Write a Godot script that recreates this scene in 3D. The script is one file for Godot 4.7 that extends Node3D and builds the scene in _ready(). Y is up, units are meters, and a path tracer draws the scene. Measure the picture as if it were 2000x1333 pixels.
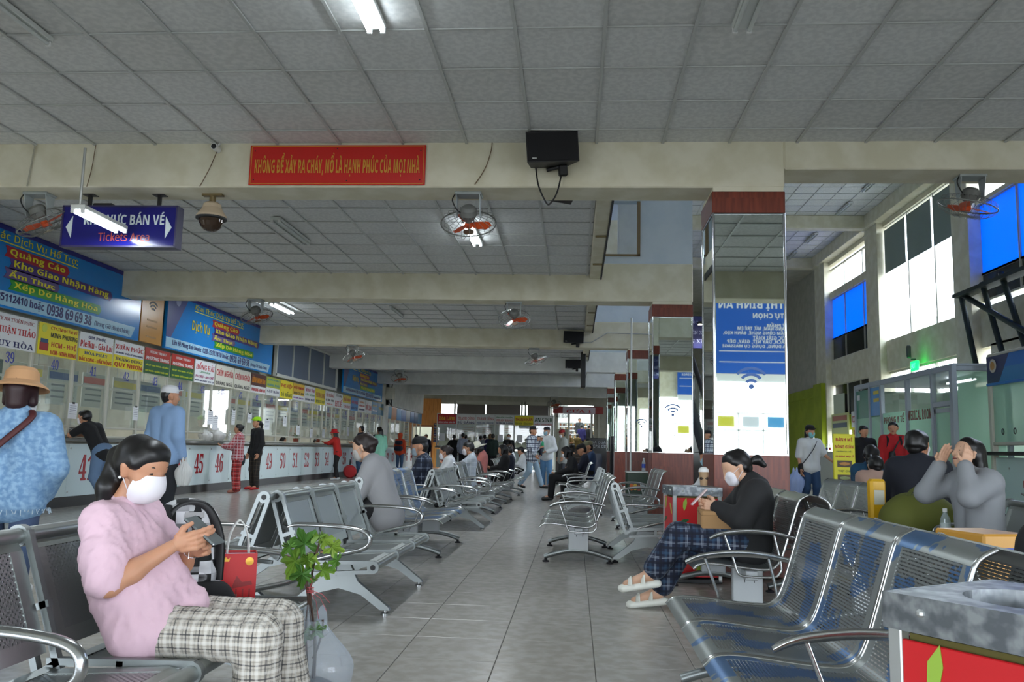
extends Node3D
# A long waiting hall with ticket windows on the left, steel benches along an aisle, mirrored columns and a tall lobby on the right.

const CAM_H := 1.045
const CEIL := 3.85
const HIGH := 8.45
var M := {}
var FONT := {}
var used := {}
var rng := RandomNumberGenerator.new()
var tex := {}

func _ready():
	rng.seed = 7
	# ---------- camera, sky, exposure ----------
	var cam := Camera3D.new()
	cam.name = "camera"
	cam.fov = rad_to_deg(2.0 * atan(666.5 / 1634.6))
	cam.near = 0.05
	cam.far = 300.0
	cam.position = Vector3(0, CAM_H, 0)
	cam.rotation = Vector3(0.1283, 0.077, 0.0246)
	add_child(cam)
	cam.current = true
	var we := WorldEnvironment.new()
	we.name = "environment"
	var env := Environment.new()
	env.background_mode = Environment.BG_SKY
	var sky := Sky.new()
	var psm := ProceduralSkyMaterial.new()
	psm.sky_top_color = Color(0.80, 0.86, 0.93)
	psm.sky_horizon_color = Color(0.93, 0.95, 0.97)
	psm.ground_bottom_color = Color(0.42, 0.42, 0.41)
	psm.ground_horizon_color = Color(0.62, 0.62, 0.62)
	psm.sky_energy_multiplier = SKY_E
	psm.ground_energy_multiplier = SKY_E
	sky.sky_material = psm
	env.sky = sky
	env.ambient_light_source = Environment.AMBIENT_SOURCE_DISABLED
	env.tonemap_mode = Environment.TONE_MAPPER_LINEAR
	env.tonemap_exposure = EXPOSURE
	env.sdfgi_enabled = true
	env.ssao_enabled = true
	env.ssil_enabled = true
	we.environment = env
	add_child(we)
	materials()
	# ---------- the setting ----------
	build_floor()
	build_ceilings()
	build_beams()
	build_columns()
	build_walls()
	build_lobby_windows()
	build_rear_hall()
	# ---------- furniture and fittings ----------
	build_lights()
	build_counter()
	build_billboards()
	build_hanging()
	build_far_end()
	build_lobby_things()
	build_benches()
	build_bins_and_bags()
	build_people()

const SKY_E := 2.6
const EXPOSURE := 1.5

# ---------------------------------------------------------------- helpers: names, metas, nodes
func numbered(called: String) -> String:
	if not used.has(called):
		used[called] = 0
		return called
	used[called] += 1
	return "%s_%03d" % [called, used[called]]

func tag(o: Node, label: String, category: String, group := "", kind := ""):
	if label: o.set_meta("label", label)
	if category: o.set_meta("category", category)
	if group: o.set_meta("group", group)
	if kind: o.set_meta("kind", kind)
	return o

func thing(called: String, label: String, category: String, at := Vector3.ZERO, turn := 0.0, group := "") -> Node3D:
	var o := Node3D.new()
	o.name = numbered(called)
	add_child(o)
	o.position = at
	o.rotation.y = turn
	tag(o, label, category, group)
	return o

func obj(called: String, mesh: Mesh, m: Material, parent: Node = null, at := Vector3.ZERO) -> MeshInstance3D:
	var o := MeshInstance3D.new()
	o.mesh = mesh
	o.material_override = m
	o.position = at
	if parent == null:
		o.name = numbered(called)
		add_child(o)
	else:
		o.name = called
		parent.add_child(o, true)
	return o

func struct_(called: String, mesh: Mesh, m: Material, label := "") -> MeshInstance3D:
	var o := obj(called, mesh, m)
	o.set_meta("kind", "structure")
	if label: o.set_meta("label", label)
	return o

func struct_node(called: String, label := "") -> Node3D:
	var o := Node3D.new()
	o.name = numbered(called)
	add_child(o)
	o.set_meta("kind", "structure")
	if label: o.set_meta("label", label)
	return o

# ---------------------------------------------------------------- helpers: shapes
func S() -> SurfaceTool:
	var st := SurfaceTool.new()
	st.begin(Mesh.PRIMITIVE_TRIANGLES)
	st.set_normal(Vector3.UP)
	st.set_uv(Vector2.ZERO)
	st.set_uv2(Vector2.ZERO)
	return st

func tri(st: SurfaceTool, a: Vector3, b: Vector3, c: Vector3, out: Vector3):
	var n := (c - a).cross(b - a)
	if n.dot(out) < 0:
		var t := b
		b = c
		c = t
		n = -n
	n = n.normalized()
	for v in [a, b, c]:
		st.set_normal(n)
		st.set_uv(Vector2(v.x + v.z, v.y))
		st.add_vertex(v)

func quad(st: SurfaceTool, a: Vector3, b: Vector3, c: Vector3, d: Vector3, out: Vector3):
	var n := (c - a).cross(b - a)
	if n.length_squared() < 1e-14: n = (d - a).cross(c - a)
	n = n.normalized()
	var vs := [a, b, c, a, c, d]
	var us := [Vector2(0, 1), Vector2(1, 1), Vector2(1, 0), Vector2(0, 1), Vector2(1, 0), Vector2(0, 0)]
	if n.dot(out) < 0:
		n = -n
		vs = [a, c, b, a, d, c]
		us = [us[0], us[2], us[1], us[0], us[5], us[2]]
	for i in 6:
		st.set_normal(n)
		st.set_uv(us[i])
		st.add_vertex(vs[i])

func box(st: SurfaceTool, c: Vector3, s: Vector3, b := Basis()):
	var h := s * 0.5
	for ax in 3:
		for sg in [-1.0, 1.0]:
			var n := Vector3.ZERO
			n[ax] = sg
			var u := Vector3.ZERO
			u[(ax + 1) % 3] = h[(ax + 1) % 3]
			var v := Vector3.ZERO
			v[(ax + 2) % 3] = h[(ax + 2) % 3]
			var o: Vector3 = n * h[ax]
			quad(st, c + b * (o - u - v), c + b * (o + u - v), c + b * (o + u + v), c + b * (o - u + v), b * n)

func bbox(st: SurfaceTool, c: Vector3, s: Vector3, e := 0.006, b := Basis()):
	# a box with chamfered edges
	var h := s * 0.5
	for ax in 3:
		var i := (ax + 1) % 3
		var j := (ax + 2) % 3
		for sg in [-1.0, 1.0]:
			var n := Vector3.ZERO
			n[ax] = sg
			var q := []
			for k in [[-1, -1], [1, -1], [1, 1], [-1, 1]]:
				var p := Vector3.ZERO
				p[ax] = sg * h[ax]
				p[i] = k[0] * (h[i] - e)
				p[j] = k[1] * (h[j] - e)
				q.append(c + b * p)
			quad(st, q[0], q[1], q[2], q[3], b * n)
			for tg in [-1.0, 1.0]:
				var n2 := Vector3.ZERO
				n2[ax] = sg
				n2[i] = tg
				var q2 := []
				for k in [[0, -1], [0, 1], [1, 1], [1, -1]]:
					var p := Vector3.ZERO
					p[ax] = sg * (h[ax] - (e if k[0] == 1 else 0.0))
					p[i] = tg * (h[i] - (0.0 if k[0] == 1 else e))
					p[j] = k[1] * (h[j] - e)
					q2.append(c + b * p)
				quad(st, q2[0], q2[1], q2[2], q2[3], b * n2)
	for x in [-1.0, 1.0]:
		for y in [-1.0, 1.0]:
			for z in [-1.0, 1.0]:
				var d := Vector3(x, y, z)
				tri(st, c + b * (d * (h - Vector3(0, e, e))), c + b * (d * (h - Vector3(e, 0, e))), c + b * (d * (h - Vector3(e, e, 0))), b * d)

func vsm(st: SurfaceTool, p: Vector3, n: Vector3, uv: Vector2):
	st.set_normal(n)
	st.set_uv(uv)
	st.set_uv2(uv)
	st.add_vertex(p)

func tube(st: SurfaceTool, pts: Array, r, sides := 8, caps := true, flat := Vector2.ONE, up0 := Vector3.ZERO):
	# r: one radius or an array with one for each point; flat squashes the section along its two axes
	var n := pts.size()
	var up := up0 if up0 != Vector3.ZERO else Vector3(0.123, 0.9, 0.31).normalized()
	var rings := []
	var nrm := []
	for i in n:
		var t: Vector3 = (pts[min(i + 1, n - 1)] - pts[max(i - 1, 0)])
		if t.length_squared() < 1e-12: t = Vector3.UP
		t = t.normalized()
		if absf(t.dot(up)) > 0.98: up = Vector3(0.9, 0.1, 0.3).normalized() if absf(t.x) < 0.9 else Vector3.UP
		var a := t.cross(up).normalized()
		var b := a.cross(t).normalized()
		if up0 == Vector3.ZERO: up = b
		var rr: float = r[i] if r is Array else r
		var ring := []
		var ns := []
		for k in sides:
			var w := TAU * k / sides
			ring.append(pts[i] + a * cos(w) * rr * flat.x + b * sin(w) * rr * flat.y)
			ns.append((a * cos(w) / flat.x + b * sin(w) / flat.y).normalized())
		rings.append(ring)
		nrm.append(ns)
	for i in n - 1:
		for k in sides:
			var k2 := (k + 1) % sides
			var u0 := float(k) / sides
			var u1 := float(k + 1) / sides
			for q in [[i, k, u0], [i + 1, k2, u1], [i + 1, k, u0], [i, k, u0], [i, k2, u1], [i + 1, k2, u1]]:
				vsm(st, rings[q[0]][q[1]], nrm[q[0]][q[1]], Vector2(q[2], q[0]))
	if caps:
		for e in [0, n - 1]:
			var out: Vector3 = (pts[0] - pts[1]) if e == 0 else (pts[n - 1] - pts[n - 2])
			for k in sides:
				tri(st, pts[e], rings[e][k], rings[e][(k + 1) % sides], out)

func arc(c: Vector3, a: Vector3, b: Vector3, w0: float, w1: float, n := 10) -> Array:
	var l := []
	for i in n + 1:
		var w := lerpf(w0, w1, float(i) / n)
		l.append(c + a * cos(w) + b * sin(w))
	return l

func lathe(st: SurfaceTool, prof: Array, sides := 24, xf := Transform3D()):
	# prof: Vector2(radius, height) from bottom to top
	var n := prof.size()
	for i in n - 1:
		var d: Vector2 = prof[i + 1] - prof[i]
		if d.length_squared() < 1e-12: continue
		var nn := Vector2(d.y, -d.x).normalized()
		for k in sides:
			var w0 := TAU * k / sides
			var w1 := TAU * (k + 1) / sides
			var p := []
			for q in [[i, w0], [i + 1, w0], [i + 1, w1], [i, w1]]:
				p.append([Vector3(prof[q[0]].x * cos(q[1]), prof[q[0]].y, prof[q[0]].x * sin(q[1])), Vector3(nn.x * cos(q[1]), nn.y, nn.x * sin(q[1]))])
			for j in [0, 2, 1, 0, 3, 2]:
				vsm(st, xf * p[j][0], xf.basis * p[j][1], Vector2(w0 / TAU, prof[i].y))

func prism(st: SurfaceTool, poly: Array, depth: float, xf := Transform3D()):
	# a flat outline in x, y made depth thick along z (centred)
	var pv := PackedVector2Array(poly)
	if Geometry2D.is_polygon_clockwise(pv): pv.reverse()
	var ix := Geometry2D.triangulate_polygon(pv)
	var h := depth * 0.5
	for i in range(0, ix.size(), 3):
		for z in [h, -h]:
			var a := Vector3(pv[ix[i]].x, pv[ix[i]].y, z)
			var b := Vector3(pv[ix[i + 1]].x, pv[ix[i + 1]].y, z)
			var c := Vector3(pv[ix[i + 2]].x, pv[ix[i + 2]].y, z)
			tri(st, xf * a, xf * b, xf * c, xf.basis * Vector3(0, 0, signf(z)))
	for i in pv.size():
		var p := pv[i]
		var q := pv[(i + 1) % pv.size()]
		var d := q - p
		quad(st, xf * Vector3(p.x, p.y, -h), xf * Vector3(q.x, q.y, -h), xf * Vector3(q.x, q.y, h), xf * Vector3(p.x, p.y, h), xf.basis * Vector3(d.y, -d.x, 0))

func ribbon(st: SurfaceTool, prof: Array, z0: float, z1: float, thick: float):
	# a bent sheet: the 2D curve prof (x, y) swept from z0 to z1, with thickness; smooth
	var n := prof.size()
	var nn := []
	for i in n:
		var d: Vector2 = (prof[min(i + 1, n - 1)] - prof[max(i - 1, 0)]).normalized()
		nn.append(Vector2(-d.y, d.x))
	var along := [0.0]
	for i in range(1, n): along.append(along[i - 1] + (prof[i] - prof[i - 1]).length())
	for s in [1.0, -1.0]:
		for i in n - 1:
			var q := []
			for e in [[i, z0], [i + 1, z0], [i + 1, z1], [i, z1]]:
				var p: Vector2 = prof[e[0]] + nn[e[0]] * (thick * 0.5 * s)
				q.append([Vector3(p.x, p.y, e[1]), Vector3(nn[e[0]].x, nn[e[0]].y, 0) * s, Vector2(e[1], along[e[0]])])
			for j in ([0, 1, 2, 0, 2, 3] if s > 0 else [0, 2, 1, 0, 3, 2]):
				vsm(st, q[j][0], q[j][1], q[j][2])
	for z in [z0, z1]:
		for i in n - 1:
			var a: Vector2 = prof[i] + nn[i] * thick * 0.5
			var b: Vector2 = prof[i + 1] + nn[i + 1] * thick * 0.5
			var c: Vector2 = prof[i + 1] - nn[i + 1] * thick * 0.5
			var d: Vector2 = prof[i] - nn[i] * thick * 0.5
			quad(st, Vector3(a.x, a.y, z), Vector3(b.x, b.y, z), Vector3(c.x, c.y, z), Vector3(d.x, d.y, z), Vector3(0, 0, 1 if z == z1 else -1))
	for i in [0, n - 1]:
		var a: Vector2 = prof[i] + nn[i] * thick * 0.5
		var b: Vector2 = prof[i] - nn[i] * thick * 0.5
		var o: Vector2 = (prof[0] - prof[1]) if i == 0 else (prof[n - 1] - prof[n - 2])
		quad(st, Vector3(a.x, a.y, z0), Vector3(a.x, a.y, z1), Vector3(b.x, b.y, z1), Vector3(b.x, b.y, z0), Vector3(o.x, o.y, 0))

func mbox(s: Vector3, e := 0.0) -> Mesh:
	var key := "box%s,%s" % [s, e]
	if not tex.has(key):
		var st := S()
		if e > 0: bbox(st, Vector3.ZERO, s, e)
		else: box(st, Vector3.ZERO, s)
		tex[key] = st.commit()
	return tex[key]

func smooth_curve(ctrl: Array, per := 6) -> Array:
	# Catmull-Rom through Vector2 or Vector3 points
	var out := []
	var n := ctrl.size()
	for i in n - 1:
		var p0 = ctrl[max(i - 1, 0)]
		var p1 = ctrl[i]
		var p2 = ctrl[i + 1]
		var p3 = ctrl[min(i + 2, n - 1)]
		for k in per:
			var t := float(k) / per
			out.append(0.5 * ((2.0 * p1) + (p2 - p0) * t + (2.0 * p0 - 5.0 * p1 + 4.0 * p2 - p3) * t * t + (3.0 * p1 - p0 - 3.0 * p2 + p3) * t * t * t))
	out.append(ctrl[n - 1])
	return out

# ---------------------------------------------------------------- helpers: lettering
func font(which: String) -> Font:
	if not FONT.has(which):
		var f := SystemFont.new()
		f.font_names = PackedStringArray(["Droid Serif" if which.begins_with("serif") else "Droid Sans"])
		f.font_weight = 700 if which.ends_with("b") else 400
		FONT[which] = f
	return FONT[which]

const ACCENTS := {"A": "ÁÀẢÃẠ", "Ă": "ẮẰẲẴẶ", "Â": "ẤẦẨẪẬ", "E": "ÉÈẺẼẸ", "Ê": "ẾỀỂỄỆ", "I": "ÍÌỈĨỊ", "O": "ÓÒỎÕỌ", "Ô": "ỐỒỔỖỘ", "Ơ": "ỚỜỞỠỢ", "U": "ÚÙỦŨỤ", "Ư": "ỨỪỬỮỰ", "Y": "ÝỲỶỸỴ"}

func plain_and_mark(ch: String) -> Array:
	# the font has no stacked accents: [letter it does have, mark 0..4 or -1, horn]
	var low := ch == ch.to_lower()
	var up := ch.to_upper()
	var mark := -1
	if up.unicode_at(0) >= 0x1e00 or up == "Ĩ" or up == "Ũ":
		for k in ACCENTS:
			var at: int = ACCENTS[k].find(up)
			if at >= 0:
				up = k
				mark = at
				break
	var horn := up == "Ơ" or up == "Ư"
	if horn: up = "O" if up == "Ơ" else "U"
	return [up.to_lower() if low else up, mark, horn]

func text_mesh(words: String, face: String, step: float) -> ArrayMesh:
	var base := ""
	var marks := []
	for ch in words:
		var p := plain_and_mark(ch)
		if p[1] >= 0 or p[2]: marks.append([base.length(), p[1], p[2], p[0]])
		base += p[0]
	var tm := TextMesh.new()
	tm.text = base
	var f := font(face)
	tm.font = f
	tm.font_size = 48
	tm.pixel_size = 0.01
	tm.depth = 0.05
	tm.curve_step = step
	tm.horizontal_alignment = HORIZONTAL_ALIGNMENT_CENTER
	tm.vertical_alignment = VERTICAL_ALIGNMENT_CENTER
	var am := ArrayMesh.new()
	for i in tm.get_surface_count():
		am.add_surface_from_arrays(Mesh.PRIMITIVE_TRIANGLES, tm.surface_get_arrays(i))
	if marks:
		var st := S()
		var wide := func(s: String) -> float: return f.get_string_size(s, HORIZONTAL_ALIGNMENT_LEFT, -1, 48).x
		var W: float = wide.call(base)
		var line := (f.get_descent(48) - f.get_ascent(48)) * 0.5
		for m in marks:
			var x0: float = wide.call(base.substr(0, m[0])) - W * 0.5
			var wc: float = wide.call(base.substr(0, m[0] + 1)) - W * 0.5 - x0
			var c := x0 + wc * 0.5
			var small: bool = m[3] == m[3].to_lower()
			var top := line + (26.5 if small else 35.0)
			var roofed: bool = m[3] in ["Â", "Ê", "Ô", "Ă", "â", "ê", "ô", "ă"]
			var cx := c + (wc * 0.3 if roofed else 0.0)
			var cy := top + (12.0 if roofed else 6.5)
			var pl := []
			match m[1]:
				0: pl = [Vector2(-4, -4), Vector2(0, -4), Vector2(6, 4), Vector2(0, 4)]
				1: pl = [Vector2(4, -4), Vector2(0, -4), Vector2(-6, 4), Vector2(0, 4)]
				2: pl = [Vector2(-2, -5), Vector2(2, -5), Vector2(2.2, -2), Vector2(5, 1), Vector2(4, 5), Vector2(0, 6.5), Vector2(-4.5, 5), Vector2(-4, 2.2), Vector2(0.5, 3.2), Vector2(1, 1), Vector2(-2, -2)]
				3: pl = [Vector2(-8, -2.5), Vector2(-4.5, 0.5), Vector2(-1, -0.5), Vector2(3, -3), Vector2(8, 1), Vector2(8, 4), Vector2(4, 1), Vector2(0, 3), Vector2(-4.5, 4), Vector2(-8, 1)]
				4:
					for q in 8: pl.append(Vector2(cos(TAU * q / 8), sin(TAU * q / 8)) * 3.2)
			if m[1] == 4:
				cx = c
				cy = line - 7.0
			if pl.size():
				for q in pl.size(): pl[q] = (pl[q] + Vector2(cx, cy)) * 0.01
				prism(st, pl, 0.05)
			if m[2]:
				var hx := x0 + wc * (0.86 if m[3].to_upper() == "O" else 0.9)
				var hp := [Vector2(-4, -5), Vector2(0, -6), Vector2(5, -1), Vector2(6, 5), Vector2(1.5, 5), Vector2(0.5, 1)]
				for q in hp.size(): hp[q] = (hp[q] + Vector2(hx, top - 1.0)) * 0.01
				prism(st, hp, 0.05)
		st.commit(am)
	return am

func text(parent: Node, words: String, at: Vector3, w: float, h: float, m: Material, b := Basis(), face := "sansb", depth := 0.004, called := "lettering", step := 2.0) -> MeshInstance3D:
	# lettering stretched to w x h metres (h 0: by its own proportions), centred at 'at', reading along b.x with b.z towards the reader
	var key := words + face
	if not tex.has(key): tex[key] = text_mesh(words, face, step)
	var mesh: Mesh = tex[key]
	var bb := mesh.get_aabb()
	var o := obj(called, mesh, m, parent)
	var sx := w / maxf(bb.size.x, 0.001)
	var sy := h / maxf(bb.size.y, 0.001) if h > 0 else sx
	if w <= 0: sx = sy
	var sc := Basis(b.x * sx, b.y * sy, b.z * (depth / 0.05))
	o.transform = Transform3D(sc, at - sc * bb.get_center())
	return o

# ---------------------------------------------------------------- materials
func mat(key: String, c: Color, rough := 0.6, metal := 0.0) -> StandardMaterial3D:
	if M.has(key): return M[key]
	var m := StandardMaterial3D.new()
	m.albedo_color = c
	m.roughness = rough
	m.metallic = metal
	m.resource_name = key
	M[key] = m
	return m

func hexm(hex: String, rough := 0.6, metal := 0.0) -> StandardMaterial3D:
	return mat("%s_%s_%s" % [hex, rough, metal], Color(hex), rough, metal)

func noise_tex(seed_: int, freq: float, c0: Color, c1: Color, size := 512, oct := 4, gain := 0.5, lo := 0.3, hi := 0.7) -> NoiseTexture2D:
	var n := FastNoiseLite.new()
	n.seed = seed_
	n.noise_type = FastNoiseLite.TYPE_SIMPLEX_SMOOTH
	n.frequency = freq
	n.fractal_octaves = oct
	n.fractal_gain = gain
	var g := Gradient.new()
	g.set_color(0, c0)
	g.set_color(1, c1)
	g.set_offset(0, lo)
	g.set_offset(1, hi)
	var t := NoiseTexture2D.new()
	t.width = size
	t.height = size
	t.seamless = true
	t.noise = n
	t.color_ramp = g
	return t

func textured(key: String, t: Texture2D, scale: float, rough := 0.7, metal := 0.0, world := true) -> StandardMaterial3D:
	var m := mat(key, Color.WHITE, rough, metal)
	m.albedo_texture = t
	m.uv1_triplanar = true
	m.uv1_world_triplanar = world
	m.uv1_scale = Vector3.ONE * scale
	return m

func image_tex(im: Image) -> ImageTexture:
	return ImageTexture.create_from_image(im)

func glow(key: String, c: Color, e: float) -> StandardMaterial3D:
	var m := mat(key, c, 0.5)
	m.emission_enabled = true
	m.emission = c
	m.emission_energy_multiplier = e
	return m

func glass(key: String, c: Color, a: float, rough := 0.02) -> StandardMaterial3D:
	var m := mat(key, Color(c.r, c.g, c.b, a), rough)
	m.transparency = BaseMaterial3D.TRANSPARENCY_ALPHA
	return m

func materials():
	# floor and ceiling
	textured("floor_tile", noise_tex(3, 0.02, Color("a49f98"), Color("b2ada6"), 512, 5), 0.8, 0.24)
	M.floor_tile.metallic_specular = 0.6
	textured("floor_tile_b", noise_tex(4, 0.02, Color("a09b94"), Color("aea9a2"), 512, 5), 0.8, 0.27)
	M.floor_tile_b.metallic_specular = 0.6
	mat("grout", Color("57544f"), 0.9)
	textured("ceiling_tile", noise_tex(5, 0.05, Color("c9cbca"), Color("d6d8d6"), 256, 4), 1.3, 0.92)
	textured("ceiling_tile_b", noise_tex(6, 0.05, Color("c4c6c4"), Color("d2d3d0"), 256, 4), 1.1, 0.92)
	mat("tee", Color("b9bcb9"), 0.45)
	mat("void_dark", Color("191917"), 0.95)
	textured("plaster", noise_tex(7, 0.012, Color("d2cdb4"), Color("ddd9c4"), 512, 5), 0.35, 0.88)
	textured("plaster_white", noise_tex(8, 0.012, Color("d6d8d4"), Color("e1e3df"), 512, 5), 0.3, 0.85)
	textured("plaster_blue", noise_tex(9, 0.01, Color("c2ced6"), Color("ccd6dc"), 512, 4), 0.25, 0.85)
	textured("plaster_grey", noise_tex(10, 0.012, Color("aaa898"), Color("b4b2a3"), 512, 5), 0.3, 0.85)
	textured("lime", noise_tex(11, 0.012, Color("8c9c14"), Color("9aa81f"), 256, 3), 0.3, 0.8)
	textured("orange_wood", grain(Color("c8803a"), Color("dd9a50"), 2), 0.7, 0.5)
	textured("redwood", grain(Color("5e2413"), Color("7a3420"), 5), 1.2, 0.35)
	var mir := mat("mirror", Color(0.86, 0.9, 0.88), 0.015, 1.0)
	mir.metallic_specular = 0.9
	mat("chrome", Color(0.78, 0.79, 0.8), 0.12, 1.0)
	mat("alu", Color("b7bab8"), 0.38, 0.75)
	mat("alu_white", Color("c9cdc9"), 0.4, 0.0)
	mat("alu_cream", Color("b9b8ab"), 0.45, 0.1)
	mat("alu_grey", Color("9aa3ab"), 0.42, 0.25)
	mat("black", Color("0e0e10"), 0.5)
	mat("black_soft", Color("131316"), 0.85)
	mat("dark", Color("26272a"), 0.6)
	mat("white", Color("dcdddb"), 0.5)
	mat("paper", Color("e4e6ea"), 0.8)
	mat("red", Color("b31214"), 0.5)
	mat("sign_red", Color("b3121c"), 0.5)
	mat("yellow", Color("e8d81a"), 0.5)
	mat("navy", Color("161a52"), 0.5)
	mat("steel", Color(0.60, 0.62, 0.61), 0.34, 0.9)
	mat("steel_cast", Color(0.53, 0.55, 0.55), 0.42, 0.85)
	mat("steel_edge", Color(0.68, 0.69, 0.69), 0.22, 0.95)
	mat("pedestal", Color("a9aeb0"), 0.45, 0.2)
	mat("rubber", Color("15151a"), 0.8)
	mat("skin", Color("b98668"), 0.55)
	M.skin.subsurf_scatter_enabled = true
	M.skin.subsurf_scatter_strength = 0.08
	mat("skin_light", Color("c39a7f"), 0.55)
	mat("skin_dark", Color("8f6148"), 0.55)
	mat("hair", Color("0c0a0b"), 0.42)
	mat("hair_brown", Color("1c100e"), 0.5)
	glass("pane", Color(0.75, 0.85, 0.82), 0.10)
	glass("pane_clear", Color(0.9, 0.95, 0.95), 0.04)
	var fr := glass("frosted", Color(0.66, 0.80, 0.72), 0.62, 0.5)
	fr.backlight_enabled = true
	fr.backlight = Color(0.55, 0.68, 0.6)
	var bf := mat("blue_film", Color(0.0, 0.36, 0.86), 0.3)
	bf.backlight_enabled = true
	bf.backlight = Color(0.02, 0.62, 1.0)
	var bl := mat("blind", Color("7d8a86"), 0.85)
	bl.backlight_enabled = true
	bl.backlight = Color(0.25, 0.27, 0.26)
	glow("tube_on", Color(0.93, 0.97, 1.0), 14.0)
	mat("tube_off", Color("c6cbc8"), 0.35)
	glow("exit_green", Color(0.05, 0.95, 0.35), 2.2)
	glow("spot_on", Color(1.0, 0.98, 0.9), 8.0)
	# bench steel: rows of round holes, and rows of slots, cut through the sheet
	M.perf_round = perforated(false)
	M.perf_slot = perforated(true)
	var worn := perforated(true)
	worn.detail_enabled = true
	worn.detail_albedo = blue_wear()
	worn.detail_blend_mode = BaseMaterial3D.BLEND_MODE_MIX
	worn.detail_uv_layer = BaseMaterial3D.DETAIL_UV_2
	M.perf_slot_blue = worn
	var lip := mat("lip_blue", Color(0.60, 0.62, 0.61), 0.36, 0.8)
	lip.detail_enabled = true
	lip.detail_albedo = M.perf_slot_blue.detail_albedo
	lip.detail_uv_layer = BaseMaterial3D.DETAIL_UV_2

func grain(a: Color, b: Color, sd: int) -> ImageTexture:
	var n := FastNoiseLite.new()
	n.seed = sd
	n.frequency = 0.02
	n.fractal_octaves = 4
	var im := Image.create(256, 256, false, Image.FORMAT_RGB8)
	for x in 256:
		for y in 256:
			var v := n.get_noise_2d(x * 4.0, y * 0.35) * 0.9 + 0.5
			im.set_pixel(x, y, a.lerp(b, clampf(v, 0, 1)))
	return image_tex(im)

func perforated(slots: bool) -> StandardMaterial3D:
	var key := "perf_img%s" % slots
	if not tex.has(key):
		var im := Image.create(64, 64, false, Image.FORMAT_RGBA8)
		im.fill(Color(1, 1, 1, 1))
		for x in 64:
			for y in 64:
				var hole := false
				if slots:
					hole = (y % 32) > 8 and (y % 32) < 23 and (x % 64) > 5 and (x % 64) < 59 if (y / 32) % 2 == 0 else (y % 32) > 8 and (y % 32) < 23 and ((x + 32) % 64) > 5 and ((x + 32) % 64) < 59
				else:
					for o in [Vector2(16, 16), Vector2(48, 48)]:
						if Vector2(x, y).distance_to(o) < 11.0: hole = true
				if hole: im.set_pixel(x, y, Color(1, 1, 1, 0))
		tex[key] = image_tex(im)
	var m := StandardMaterial3D.new()
	m.albedo_color = Color(0.56, 0.58, 0.575)
	m.albedo_texture = tex[key]
	m.metallic = 0.85
	m.roughness = 0.38
	m.transparency = BaseMaterial3D.TRANSPARENCY_ALPHA_SCISSOR
	m.alpha_scissor_threshold = 0.5
	m.uv1_scale = Vector3(48, 48, 1) if not slots else Vector3(30, 42, 1)
	return m

func blue_wear() -> Texture2D:
	# leftover blue film on the steel, with ragged edges
	var n := FastNoiseLite.new()
	n.seed = 21
	n.frequency = 0.012
	n.fractal_octaves = 4
	var im := Image.create(256, 256, false, Image.FORMAT_RGBA8)
	for x in 256:
		for y in 256:
			var v := n.get_noise_2d(x, y)
			im.set_pixel(x, y, Color(0.12, 0.42, 0.68, 0.75 if v > 0.12 else 0.0))
	return image_tex(im)

# ================================================================ THE SETTING
const TILE := 0.4897
const BZ := [-7.42, -13.3, -19.5, -25.6, -31.7, -37.8]
const WALL_X := -7.7
const FAR_Z := -42.4
const LOBBY_X := 9.1

func build_floor():
	var f := struct_node("floor", "pale grey-beige polished tile floor with dark joints")
	var st := S()
	box(st, Vector3(0.3, -0.103, -15.0), Vector3(19.6, 0.2, 72.0))
	obj("subfloor", st.commit(), M.grout, f)
	var t := TILE - 0.004
	var mesh := mbox(Vector3(t, 0.02, t), 0.0015)
	var field := S()
	var x0 := -0.8646
	var z0 := -4.285
	for i in range(-17, 22):
		for j in range(-50, 78):
			var c := Vector3(x0 + (i + 0.5) * TILE, -0.01, z0 - (j + 0.5) * TILE)
			if i >= -7 and i <= 9 and j >= -3 and j <= 13:
				obj("floor_tile", mesh, M.floor_tile if (i * 7 + j * 3) % 5 else M.floor_tile_b, f, c)
			elif c.x > -9.2 and c.x < 9.6:
				var h := t * 0.5
				quad(field, c + Vector3(-h, 0.01, -h), c + Vector3(h, 0.01, -h), c + Vector3(h, 0.01, h), c + Vector3(-h, 0.01, h), Vector3.UP)
	var o := obj("tile_field", field.commit(), M.floor_tile, f)
	o.set_meta("kind", "stuff")

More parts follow.
